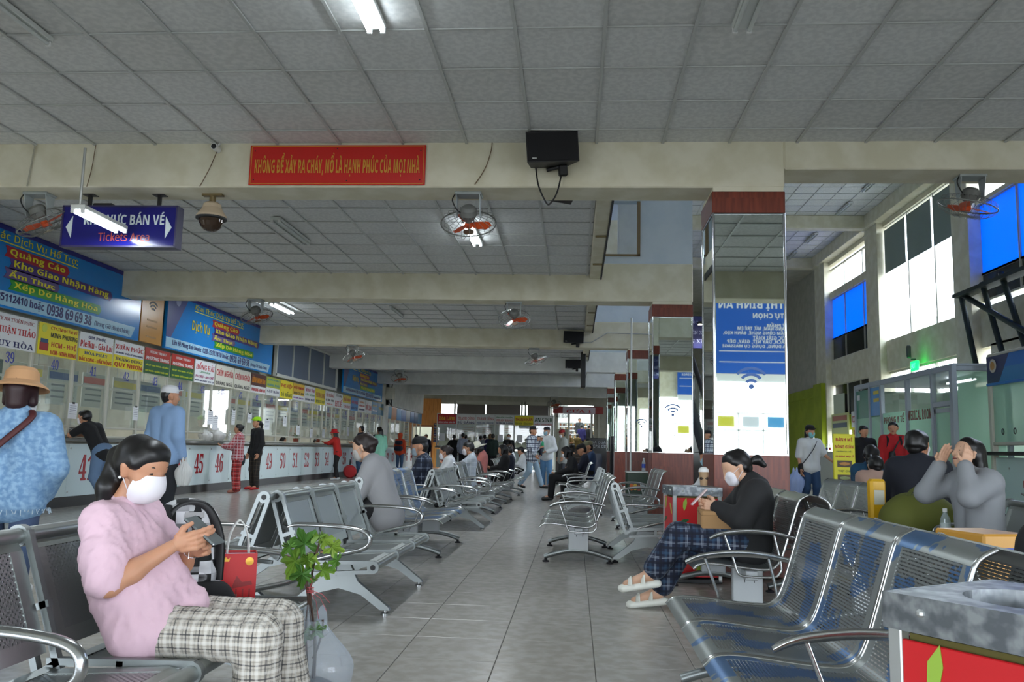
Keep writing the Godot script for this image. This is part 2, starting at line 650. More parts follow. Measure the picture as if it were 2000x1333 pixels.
func ceiling_bay(label: String, x0: float, x1: float, z0: float, z1: float, y: float, px: float, pz: float, part_box: Array, sd: int):
	# a suspended ceiling: pieces of 0.6 m in a grid of tees, from x0..x1 and z0 (near) .. z1 (far)
	var f := struct_node("ceiling", label)
	var slab := S()
	box(slab, Vector3((x0 + x1) * 0.5, y + 0.17, (z0 + z1) * 0.5), Vector3(x1 - x0, 0.12, z0 - z1))
	obj("slab", slab.commit(), M.plaster_grey, f)
	var r := RandomNumberGenerator.new()
	r.seed = sd
	var tees := S()
	var field := S()
	var i0 := int(floor((x0 - px) / 0.6))
	var i1 := int(ceil((x1 - px) / 0.6))
	var j0 := int(floor((pz - z0) / 0.6))
	var j1 := int(ceil((pz - z1) / 0.6))
	for i in range(i0, i1 + 1):
		var x := px + i * 0.6
		if x > x0 and x < x1: box(tees, Vector3(x, y - 0.002, (z0 + z1) * 0.5), Vector3(0.024, 0.012, z0 - z1))
	for j in range(j0, j1 + 1):
		var z := pz - j * 0.6
		if z < z0 and z > z1: box(tees, Vector3((x0 + x1) * 0.5, y, z), Vector3(x1 - x0, 0.010, 0.014))
	obj("grid_tees", tees.commit(), M.tee, f)
	for i in range(i0, i1):
		for j in range(j0, j1):
			var a := maxf(px + i * 0.6, x0)
			var b := minf(px + (i + 1) * 0.6, x1)
			var c := minf(pz - j * 0.6, z0)
			var d := maxf(pz - (j + 1) * 0.6, z1)
			if b - a < 0.03 or c - d < 0.03: continue
			var at := Vector3((a + b) * 0.5, y + 0.012 + r.randf() * 0.004, (c + d) * 0.5)
			var size := Vector3(snappedf(b - a - 0.006, 0.01), 0.012, snappedf(c - d - 0.004, 0.01))
			if at.x > part_box[0] and at.x < part_box[1] and at.z < part_box[2] and at.z > part_box[3]:
				var o := obj("ceiling_tile", mbox(size), M.ceiling_tile if r.randf() > 0.3 else M.ceiling_tile_b, f, at)
				o.rotation.z = r.randf_range(-0.006, 0.006)
				o.rotation.x = r.randf_range(-0.006, 0.006)
			else:
				box(field, at, size)
	if part_box[0] > x0 - 0.5 or true:
		var m := field.commit()
		if m.get_surface_count():
			var o := obj("tile_field", m, M.ceiling_tile, f)
			o.set_meta("kind", "stuff")

func build_ceilings():
	ceiling_bay("grey ceiling of square tiles over the front bay", -8.2, 9.3, -1.9, -7.42, CEIL, -4.0391, -5.2906, [-6.0, 5.6, -3.4, -7.5], 1)
	var xe := 0.2
	ceiling_bay("square ceiling tiles between first and second beam", -8.2, xe, -7.84, -13.3, CEIL, -4.04, -13.14, [-9.0, 1.0, -7.0, -14.0], 2)
	ceiling_bay("square ceiling tiles between second and third beam", -8.2, xe, -13.72, -19.5, CEIL, -4.04, -19.3, [-9.0, 1.0, -13.0, -20.0], 3)
	ceiling_bay("square ceiling tiles between third and fourth beam", -8.2, xe, -19.9, -25.6, CEIL, -4.04, -25.4, [9, 9, 9, 9], 4)
	ceiling_bay("square ceiling tiles between fourth and fifth beam", -8.2, xe, -26.0, -31.7, CEIL, -4.04, -31.5, [9, 9, 9, 9], 5)
	ceiling_bay("square ceiling tiles beyond the fifth beam", -8.4, 2.3, -32.1, FAR_Z - 0.2, CEIL, -4.04, -37.4, [9, 9, 9, 9], 6)
	ceiling_bay("high tiled ceiling over the lobby on the right", 0.2, LOBBY_X + 0.2, -7.6, -31.9, HIGH, 0.1, -8.0, [4.3, 9.1, -20.0, -31.9], 7)

func build_beams():
	for k in 6:
		var st := S()
		var z: float = BZ[k]
		var x1 := 1.845
		bbox(st, Vector3((-8.2 + x1) * 0.5, (3.43 + 4.05) * 0.5, z - 0.21), Vector3(x1 + 8.2, 4.05 - 3.43, 0.42), 0.012)
		if k == 0:
			bbox(st, Vector3((x1 + 9.3) * 0.5, (3.6 + 4.05) * 0.5, z - 0.21), Vector3(9.3 - x1, 4.05 - 3.6, 0.42), 0.012)
		struct_("beam", st.commit(), M.plaster if k < 3 else M.plaster_white, "cream concrete ceiling beam, number %d from the front" % (k + 1))
		# walls of the upper storey over the beams, round the stairwell
		if k > 0 and k < 5:
			var w := S()
			var top := HIGH + 0.1
			if k == 1:
				# with a window opening to the upper room
				box(w, Vector3(0.29, (4.05 + top) * 0.5, z - 0.12), Vector3(0.1, top - 4.05, 0.2))
				box(w, Vector3(1.42, (4.05 + top) * 0.5, z - 0.12), Vector3(0.85, top - 4.05, 0.2))
				box(w, Vector3(0.67, (4.05 + 4.18) * 0.5, z - 0.12), Vector3(0.66, 0.13, 0.2))
				box(w, Vector3(0.67, 6.8, z - 0.12), Vector3(0.66, 3.4, 0.2))
			else:
				box(w, Vector3(1.04, (4.05 + top) * 0.5, z - 0.12), Vector3(1.61, top - 4.05, 0.2))
			struct_("wall_upper", w.commit(), M.plaster_blue, "pale blue upper wall above a beam beside the lobby")
	# the room behind the upper window
	var u := S()
	box(u, Vector3(0.6, 4.6, -15.6), Vector3(1.6, 1.6, 0.1))
	struct_("wall_upper_room", u.commit(), M.plaster)
	u = S()
	box(u, Vector3(0.86, 4.6, -13.9), Vector3(0.36, 1.3, 0.3))
	struct_("pillar_upper_room", u.commit(), M.plaster_white)
	u = S()
	for x in [0.35, 0.985]: box(u, Vector3(x, 4.63, BZ[1] - 0.03), Vector3(0.05, 0.9, 0.08))
	box(u, Vector3(0.67, 4.19, BZ[1] - 0.03), Vector3(0.68, 0.03, 0.08))
	var wf := struct_("window_1", u.commit(), mat("window_brown", Color("7d6a4c"), 0.5))
	wf.set_meta("label", "small interior window of the upper room, brown frame")
	# edge of the low ceiling along the stairwell, with its ledge and brackets
	for k in 5:
		var z0: float = BZ[k] - 0.42
		var z1: float = BZ[k + 1]
		var e := struct_node("ceiling_edge", "cream edge of the low ceiling along the stairwell, bay %d" % (k + 1))
		var st := S()
		bbox(st, Vector3(0.29, CEIL + 0.13, (z0 + z1) * 0.5), Vector3(0.18, 0.36, z0 - z1), 0.01)
		obj("edge_board", st.commit(), M.plaster, e)
		st = S()
		box(st, Vector3(0.385, CEIL - 0.02, (z0 + z1) * 0.5), Vector3(0.02, 0.10, z0 - z1))
		obj("dark_trim", st.commit(), M.dark, e)
		for i in 3:
			obj("bracket", mbox(Vector3(0.14, 0.02, 0.03)), mat("brass_dull", Color("8a7a55"), 0.5), e, Vector3(0.3, CEIL - 0.065, lerpf(z0, z1, 0.2 + i * 0.3)))
	# wall of the upper storey along the edge, and over the front bay
	var s := S()
	box(s, Vector3(0.1, 6.3, -19.9), Vector3(0.16, 4.6, 24.6))
	struct_("wall_upper_edge", s.commit(), M.plaster_blue)
	s = S()
	box(s, Vector3(4.7, 6.3, -7.55), Vector3(9.2, 4.55, 0.2))
	struct_("wall_upper_front", s.commit(), M.plaster_white)

func build_columns():
	for k in 5:
		var z: float = BZ[k]
		var c := struct_node("column", "square column clad in mirrors with red-brown bands, number %d from the front" % (k + 1))
		var cx := 1.523
		var w := 0.632
		var zc := z - w * 0.5
		var st := S()
		bbox(st, Vector3(cx, 3.293, zc), Vector3(w + 0.012, 0.197, w + 0.012), 0.004)
		obj("upper_band", st.commit(), M.redwood, c)
		st = S()
		bbox(st, Vector3(cx, 0.53, zc), Vector3(w + 0.01, 1.02, w + 0.01), 0.004)
		obj("base_cladding", st.commit(), M.redwood, c)
		st = S()
		box(st, Vector3(cx, 3.41, zc), Vector3(w - 0.01, 0.06, w - 0.01))
		box(st, Vector3(cx, 2.1, zc), Vector3(w - 0.06, 2.2, w - 0.06))
		obj("core", st.commit(), M.plaster, c)
		for sd in [[Vector3(0, 0, 1)], [Vector3(-1, 0, 0)], [Vector3(1, 0, 0)], [Vector3(0, 0, -1)]]:
			var n: Vector3 = sd[0]
			var m := S()
			var across := n.cross(Vector3.UP)
			var half := w * 0.5
			# the lower mirror sheet and its frame
			box(m, Vector3(cx, 2.118, zc) + n * (half - 0.006), Vector3(absf(across.x), 0, absf(across.z)) * (w - 0.028) + Vector3(absf(n.x), 0, absf(n.z)) * 0.006 + Vector3(0, 2.13, 0))
			obj("mirror", m.commit(), M.mirror, c)
		var fr := S()
		for sx in [-1, 1]:
			for sz in [-1, 1]:
				tube(fr, [Vector3(cx + sx * (w * 0.5 - 0.006), 1.04, zc + sz * (w * 0.5 - 0.006)), Vector3(cx + sx * (w * 0.5 - 0.006), 3.195, zc + sz * (w * 0.5 - 0.006))], 0.013, 8)
		for y in [1.048, 3.186]:
			for n in [Vector3(0, 0, 1), Vector3(-1, 0, 0), Vector3(1, 0, 0)]:
				var ac := Vector3(absf(n.z), 0, absf(n.x))
				box(fr, Vector3(cx, y, zc) + n * (w * 0.5 - 0.003), ac * (w - 0.02) + Vector3(absf(n.x), 0, absf(n.z)) * 0.012 + Vector3(0, 0.014, 0))
		obj("chrome_trim", fr.commit(), M.chrome, c)
		if k < 3: wifi(c, Vector3(1.53, 1.70, z + 0.002), 0.26)

func wifi(parent: Node, at: Vector3, width: float):
	# blue wireless emblem stuck on the mirror
	var st := S()
	var m := mat("wifi_blue", Color("0c4f96"), 0.35)
	for i in 3:
		var r: float = width * [0.62, 0.41, 0.21][i]
		var t := width * 0.075
		var half := deg_to_rad(48)
		var pts := []
		for q in 15:
			var w := PI * 0.5 - half + 2 * half * q / 14.0
			pts.append(Vector2(cos(w), sin(w)) * (r + t * 0.6))
		for q in 15:
			var w := PI * 0.5 + half - 2 * half * q / 14.0
			pts.append(Vector2(cos(w), sin(w)) * (r - t * 0.6))
		prism(st, pts, 0.002)
	var d := []
	for q in 14: d.append(Vector2(cos(TAU * q / 14), sin(TAU * q / 14)) * width * 0.085 + Vector2(0, 0.0))
	prism(st, d, 0.002)
	obj("wifi_emblem", st.commit(), m, parent, at + Vector3(0, -width * 0.25, 0))

func build_walls():
	# wall behind the ticket offices, ends, and outer walls
	var st := S()
	box(st, Vector3(-11.0, 2.0, -20.0), Vector3(0.2, 4.2, 46.0))
	struct_("wall_left", st.commit(), M.plaster_grey)
	st = S()
	box(st, Vector3(-9.4, CEIL + 0.1, -20.0), Vector3(3.4, 0.1, 46.0))
	struct_("ceiling_offices", st.commit(), M.plaster_grey)
	st = S()
	box(st, Vector3(-9.4, 2.0, 3.0), Vector3(3.4, 4.2, 0.2))
	struct_("wall_offices_end", st.commit(), M.plaster_grey)
	# far end wall, with openings for the gate and the left door
	st = S()
	for b in [[-11.1, -8.05, 0.0, 4.0], [-8.05, -7.25, 2.05, 4.0], [-7.25, -6.9, 0.0, 4.0], [-6.9, -1.0, 3.25, 4.0], [-1.0, -0.85, 0.0, 4.0], [-0.85, 0.95, 3.3, 4.0], [0.95, 2.4, 0.0, 4.0]]:
		box(st, Vector3((b[0] + b[1]) * 0.5, (b[2] + b[3]) * 0.5, FAR_Z - 0.1), Vector3(b[1] - b[0], b[3] - b[2], 0.2))
	struct_("wall_far", st.commit(), M.plaster_grey)
	st = S()
	box(st, Vector3(-8.05, 2.0, FAR_Z + 0.02), Vector3(2.1, 4.0, 0.03))
	# right lobby wall: strips between, under and over the windows
	st = S()
	var X := LOBBY_X + 0.1
	box(st, Vector3(X, 4.0, -19.9), Vector3(0.2, 0.9, 24.4))
	box(st, Vector3(X, 8.2, -19.9), Vector3(0.2, 0.6, 24.4))
	box(st, Vector3(X, 1.8, -13.2), Vector3(0.2, 3.6, 11.6))
	box(st, Vector3(X, 6.2, -9.4), Vector3(0.2, 4.0, 3.6))
	struct_("wall_right", st.commit(), M.plaster, "cream lobby wall under the high windows")
	for p in [[-31.7, -30.5], [-26.2, -25.15], [-20.25, -19.4], [-13.9, -13.1]]:
		var c := S()
		bbox(c, Vector3(LOBBY_X + 0.02, 4.2, (p[0] + p[1]) * 0.5), Vector3(0.42, 8.5, p[1] - p[0]), 0.01)
		struct_("pillar", c.commit(), M.plaster)
	# cream beams under the high ceiling
	for z in [-14.0, -20.0, -26.0, -31.75]:
		var c := S()
		bbox(c, Vector3(5.6, HIGH - 0.2, z), Vector3(7.2, 0.4, 0.35), 0.01)
		struct_("beam_high", c.commit(), M.plaster)
	var c2 := S()
	bbox(c2, Vector3(LOBBY_X - 0.1, HIGH - 0.2, -19.8), Vector3(0.4, 0.42, 24.0), 0.01)
	struct_("beam_high", c2.commit(), M.plaster)
	# the lobby wall goes on beyond the last window, lime green below
	st = S()
	box(st, Vector3(X, 6.3, -37.2), Vector3(0.2, 5.4, 11.0))
	box(st, Vector3(X - 0.02, 4.05, -37.2), Vector3(0.24, 0.85, 11.0))
	struct_("wall_right_far", st.commit(), M.plaster_grey)
	st = S()
	box(st, Vector3(X, 2.85, -37.2), Vector3(0.22, 1.5, 11.0))
	box(st, Vector3(X - 0.05, 3.45, -37.2), Vector3(0.3, 0.35, 11.0))
	box(st, Vector3(X, 1.05, -38.4), Vector3(0.22, 2.1, 8.6))
	box(st, Vector3(X - 0.2, 1.8, -31.1), Vector3(0.5, 3.7, 1.0))
	box(st, Vector3(X, 2.2, -28.4), Vector3(0.2, 0.5, 4.4))
	struct_("wall_right_green", st.commit(), M.lime)
	st = S()
	box(st, Vector3(6.6, 4.2, -42.6), Vector3(5.4, 8.8, 0.2))
	box(st, Vector3(3.1, 6.2, -42.6), Vector3(2.0, 4.6, 0.2))
	struct_("wall_lobby_end", st.commit(), M.plaster_grey)
	st = S()
	box(st, Vector3(5.7, 8.3, -37.2), Vector3(7.2, 0.3, 11.2))
	struct_("ceiling_lobby_end", st.commit(), M.plaster_grey)
	st = S()
	box(st, Vector3(1.2, 6.2, -37.2), Vector3(2.0, 4.3, 11.2))
	struct_("wall_upper_far", st.commit(), M.plaster_blue)

func pane_window(n: String, label: String, z0: float, z1: float, rows: Array, cuts: Array):
	# a window in the right lobby wall; rows: [y0, y1, material]; cuts: z of the upright bars
	var w := struct_node(n, label)
	var fr := S()
	var xs := LOBBY_X + 0.1
	for z in cuts: box(fr, Vector3(xs, (rows[0][0] + rows[-1][1]) * 0.5, z), Vector3(0.07, rows[-1][1] - rows[0][0], 0.06))
	for r in rows:
		for y in [r[0], r[1]]: box(fr, Vector3(xs, y, (z0 + z1) * 0.5), Vector3(0.06, 0.05, z1 - z0))
	obj("window_frame", fr.commit(), M.alu_cream, w)
	var e := [z0] + cuts + [z1]
	for r in rows:
		for i in e.size() - 1:
			var p := S()
			box(p, Vector3(xs, (r[0] + r[1]) * 0.5, (e[i] + e[i + 1]) * 0.5), Vector3(0.008, r[1] - r[0], e[i + 1] - e[i]))
			obj("pane", p.commit(), r[2], w)
	return w

func build_lobby_windows():
	var dk := mat("dark_glass", Color("0d1a1f"), 0.12)
	pane_window("window_2", "high lobby window with blue film below clear lights, farthest", -30.5, -26.2, [[4.46, 5.22, dk], [5.22, 6.66, M.blue_film], [6.92, 7.75, M.pane_clear]], [-29.05, -27.2])
	var w = pane_window("window_3", "high lobby window with grey roller blinds half drawn", -25.15, -20.25, [[4.46, 7.9, M.pane_clear]], [-23.5, -21.8])
	for i in 3:
		var b := S()
		var za: float = [-25.1, -23.42, -21.7][i]
		var zb: float = [-23.56, -21.84, -20.3][i]
		box(b, Vector3(LOBBY_X + 0.02, 7.12, (za + zb) * 0.5), Vector3(0.012, 1.3, zb - za))
		obj("roller_blind", b.commit(), M.blind, w)
	pane_window("window_4", "high lobby window with blue film, nearest", -19.4, -13.9, [[4.62, 5.23, dk], [5.23, 6.85, M.blue_film], [6.95, 7.9, M.pane_clear]], [-17.75, -16.0])
	# transoms
	var st := S()
	box(st, Vector3(LOBBY_X + 0.1, 6.79, -28.35), Vector3(0.16, 0.26, 4.3))
	box(st, Vector3(LOBBY_X + 0.1, 6.9, -16.6), Vector3(0.16, 0.1, 5.6))
	struct_("trim_1", st.commit(), M.plaster)
	# railing on the balcony outside the middle window
	var rail := thing("balcony_railing", "pale metal railing outside the bright lobby window", "railing", Vector3(LOBBY_X + 0.9, 4.3, -22.5))
	for i in 5:
		var p := S()
		bbox(p, Vector3(0, 0.32, -2.4 + i * 1.2), Vector3(0.12, 0.75, 0.12), 0.01)
		obj("post", p.commit(), M.plaster_white, rail)
	var h := S()
	box(h, Vector3(0, 0.45, 0), Vector3(0.06, 0.06, 5.2))
	box(h, Vector3(0, 0.15, 0), Vector3(0.06, 0.06, 5.2))
	box(h, Vector3(0, -0.05, 0), Vector3(0.9, 0.08, 5.4))
	obj("rails", h.commit(), M.plaster_white, rail)
	# lower windows under the strip, half hidden by the kiosks
	pane_window("window_5", "low dark window beside the lime green wall", -30.4, -26.3, [[2.45, 3.55, dk]], [-29.0, -27.7])
	var lit := S()
	box(lit, Vector3(LOBBY_X - 0.01, 2.85, -29.7), Vector3(0.02, 0.7, 1.2))
	struct_("window_6", lit.commit(), mat("pale_panel", Color("b9c6b0"), 0.5), "small pale panel in the low window")
	var st2 := S()
	box(st2, Vector3(LOBBY_X + 0.1, 1.1, -22.9), Vector3(0.2, 2.2, 7.0))
	box(st2, Vector3(LOBBY_X + 0.1, 2.9, -25.7), Vector3(0.2, 1.4, 1.0))
	struct_("wall_right_low", st2.commit(), M.plaster)
	pane_window("window_7", "low bright window above the medical room", -25.2, -19.5, [[2.2, 3.52, M.pane_clear]], [-23.6, -22.0])

func build_rear_hall():
	# the hall behind the camera, seen in the mirrors: one more beam, a tall space and the shop front with its blue sign
	var st := S()
	bbox(st, Vector3(2.5, 3.74, -1.7), Vector3(21.6, 0.62, 0.42), 0.012)
	struct_("beam_rear", st.commit(), M.plaster)
	st = S()
	box(st, Vector3(2.5, 6.3, -1.6), Vector3(21.6, 4.5, 0.16))
	struct_("wall_rear_upper", st.commit(), M.plaster_white)
	st = S()
	box(st, Vector3(2.5, HIGH, 7.5), Vector3(21.8, 0.2, 18.4))
	struct_("ceiling_rear", st.commit(), M.plaster_white)
	st = S()
	for x in [-8.1, -2.6, 4.0, 13.0]: box(st, Vector3(x, 2.2, 16.5), Vector3(0.5, 4.6, 0.3))
	box(st, Vector3(2.5, 6.2, 16.5), Vector3(21.8, 4.7, 0.2))
	struct_("wall_rear", st.commit(), M.plaster)
	# side walls of the rear hall, open above a parapet
	st = S()
	for x in [-8.3, 13.3]:
		box(st, Vector3(x, 0.5, 8.0), Vector3(0.2, 1.0, 16.5))
		box(st, Vector3(x, 6.6, 8.0), Vector3(0.2, 3.8, 16.5))
	box(st, Vector3(11.3, 4.2, -1.6), Vector3(4.2, 8.4, 0.2))
	box(st, Vector3(9.3, 1.9, -4.6), Vector3(0.2, 3.8, 6.0))
	struct_("wall_rear_side", st.commit(), M.plaster_white)
	st = S()
	box(st, Vector3(11.3, -0.103, 7.5), Vector3(4.4, 0.2, 18.4))
	struct_("floor_rear", st.commit(), M.floor_tile)
	shop_sign()

func shop_sign():
	# a big blue shop sign over the open front; the photograph shows it the wrong way round in the column mirrors
	var t := thing("shop_sign", "large blue shop sign with white lettering, seen in the column mirrors", "sign", Vector3(0, 3.97, 16.16))
	var bt := Basis(Vector3(-1, 0, 0), Vector3.UP, Vector3(0, 0, -1))
	obj("board", mbox(Vector3(7.6, 3.04, 0.08), 0.01), mat("shop_blue", Color("0d5cc0"), 0.4), t, Vector3(8.94, 1.52, 0))
	var w := mat("sign_white", Color("eceff2"), 0.5)
	for l in [["SIÊU THỊ BÌNH AN", 2.56, 3.3, 0.44, 5.23], ["CỬA HÀNG TỰ CHỌN", 2.16, 2.5, 0.3, 6.47], ["MỸ PHẨM", 1.82, 0.8, 0.17, 6.98], ["THỜI TRANG NAM, NỮ, TRẺ EM", 1.69, 2.3, 0.19, 5.91], ["THỰC PHẨM CÔNG NGHỆ, BÁNH KẸO,", 1.52, 2.85, 0.2, 5.39], ["NƯỚC GIẢI KHÁT", 1.35, 1.4, 0.19, 6.46], ["TÚI XÁCH, DÂY NỊT, GIÀY, DÉP", 1.19, 2.5, 0.2, 5.53], ["ĐỒ GIA DỤNG, DỤNG CỤ MASSAGE", 1.03, 2.75, 0.18, 5.35]]:
		text(t, l[0], Vector3(l[4] + l[2] * 0.5, l[1], -0.05), l[2], l[3], w, bt)
	var ln := S()
	for y in [2.88, 0.83, 0.43]: box(ln, Vector3(8.94, y, -0.046), Vector3(7.4, 0.025, 0.01))
	obj("white_lines", ln.commit(), w, t)
	obj("fascia", mbox(Vector3(7.6, 0.3, 0.12), 0.01), M.white, t, Vector3(8.94, -0.15, 0))
	# a row of pale glass booths under it
	for i in 2:
		var b := thing("glass_booth", "white framed glass booth under the blue shop sign, %s" % ["nearer the aisle", "nearer the lobby"][i], "booth", Vector3(6.2 + i * 3.0, 0, 15.4))
		var f := S()
		for x in [-1.3, -0.43, 0.43, 1.3]: box(f, Vector3(x, 1.25, 0), Vector3(0.06, 2.5, 0.06))
		for y in [0.05, 1.0, 1.9, 2.5]: box(f, Vector3(0, y, 0), Vector3(2.66, 0.06, 0.06))
		obj("frame", f.commit(), M.alu_white, b)
		obj("lower_panel", mbox(Vector3(2.6, 0.95, 0.03)), M.white, b, Vector3(0, 0.5, 0.02))
		for x in [-0.865, 0.0, 0.865]:
			obj("pane", mbox(Vector3(0.82, 0.86, 0.008)), M.pane, b, Vector3(x, 1.45, 0))
			obj("poster", mbox(Vector3(0.6, 0.4, 0.01)), hexm(["c9c430", "c8ccd0", "3a8fc0"][int(x * 1.2 + 1.1)], 0.6), b, Vector3(x, 2.2, -0.02))

# ================================================================ FITTINGS
func tube_lamp(at: Vector3, on: bool, label: String, drop := 0.0, length := 1.2, tubes := 1, energy := 1.0, turn := 0.0):
	var t := thing("fluorescent_lamp", label, "lamp", at, turn, "ceiling tube lamps")
	var st := S()
	bbox(st, Vector3(0, -0.02, 0), Vector3(0.06 if tubes == 1 else 0.13, 0.04, length), 0.006)
	obj("housing", st.commit(), M.alu_white, t)
	for s in (range(1) if tubes == 1 else range(2)):
		var x := 0.0 if tubes == 1 else (-0.045 if s == 0 else 0.045)
		var tb := S()
		tube(tb, [Vector3(x, -0.058, -length * 0.5 + 0.02), Vector3(x, -0.058, length * 0.5 - 0.02)], 0.014, 10)
		obj("tube", tb.commit(), M.tube_on if on else M.tube_off, t)
		for e in [-1, 1]:
			var c := S()
			bbox(c, Vector3(x, -0.05, e * (length * 0.5 - 0.012)), Vector3(0.035, 0.05, 0.02), 0.004)
			obj("socket", c.commit(), M.white, t)
	if drop > 0:
		var r := S()
		tube(r, [Vector3(0, 0, length * 0.45), Vector3(0, drop, length * 0.45)], 0.012, 8)
		obj("hanger_rod", r.commit(), M.alu, t)
	if on:
		var l := AreaLight3D.new()
		l.name = "tube_light"
		l.area_size = Vector2(0.06, length)
		l.light_energy = energy
		l.light_color = Color(0.93, 0.97, 1.0)
		l.area_range = 60.0
		l.area_attenuation = 2.0
		l.shadow_enabled = true
		l.position = Vector3(0, -0.08, 0)
		l.rotation = Vector3(-PI / 2, 0, 0)
		t.add_child(l)
	return t

func build_lights():
	var y := CEIL - 0.005
	tube_lamp(Vector3(-3.73, y, -4.72), false, "unlit ceiling tube lamp at the upper left corner, nearest the counter")
	tube_lamp(Vector3(-1.36, y, -4.6), true, "lit ceiling tube lamp in the front bay, glaring white", 0, 1.2, 2, 3.0)
	tube_lamp(Vector3(1.05, y, -4.66), false, "unlit twin tube lamp on the front ceiling, right of the glaring one", 0, 1.2, 2)
	tube_lamp(Vector3(-3.76, y, -10.5), false, "unlit twin tube lamp on the ceiling behind the dome camera", 0, 1.2, 2)
	tube_lamp(Vector3(-1.36, y, -10.5), true, "lit ceiling tube lamp behind the first beam, seen through the fan", 0, 1.2, 2, 3.0)
	tube_lamp(Vector3(-6.05, y, -16.6), true, "lit ceiling tube lamp above the second billboard", 0, 1.2, 2, 3.0)
	tube_lamp(Vector3(-3.74, y, -17.0), false, "unlit ceiling tube lamp between the second and third beam", 0, 1.2, 1)
	tube_lamp(Vector3(-1.3, y, -14.6), true, "lit ceiling tube lamp behind the second beam, beside a fan", 0, 1.2, 2, 3.0)
	tube_lamp(Vector3(-5.05, y, -20.6), true, "lit ceiling tube lamp behind the third beam on the left", 0, 1.2, 2, 2.5)
	tube_lamp(Vector3(-1.25, y, -20.6), true, "lit ceiling tube lamp behind the third beam on the right", 0, 1.2, 2, 2.5)
	# lamp hung in front of the blue tickets sign
	tube_lamp(Vector3(-4.35, 3.07, -7.14), true, "lit tube lamp hung on a rod before the blue tickets sign", 0.52, 0.72, 2, 1.2)
	# the high lobby ceiling
	var i := 0
	for z in [-31.0, -28.4, -24.9, -22.6]:
		i += 1
		tube_lamp(Vector3(7.92, HIGH - 0.02, z), false, "unlit tube lamp on the high lobby ceiling, number %d from the far end" % i, 0, 1.2, 2)
	# inside the ticket offices, over the clerks
	for k in 4:
		tube_lamp(Vector3(-9.3, CEIL + 0.03, -13.5 - k * 7.0), true, "lit tube lamp inside the ticket offices, number %d from the front" % (k + 1), 0, 1.2, 2, 2.2)

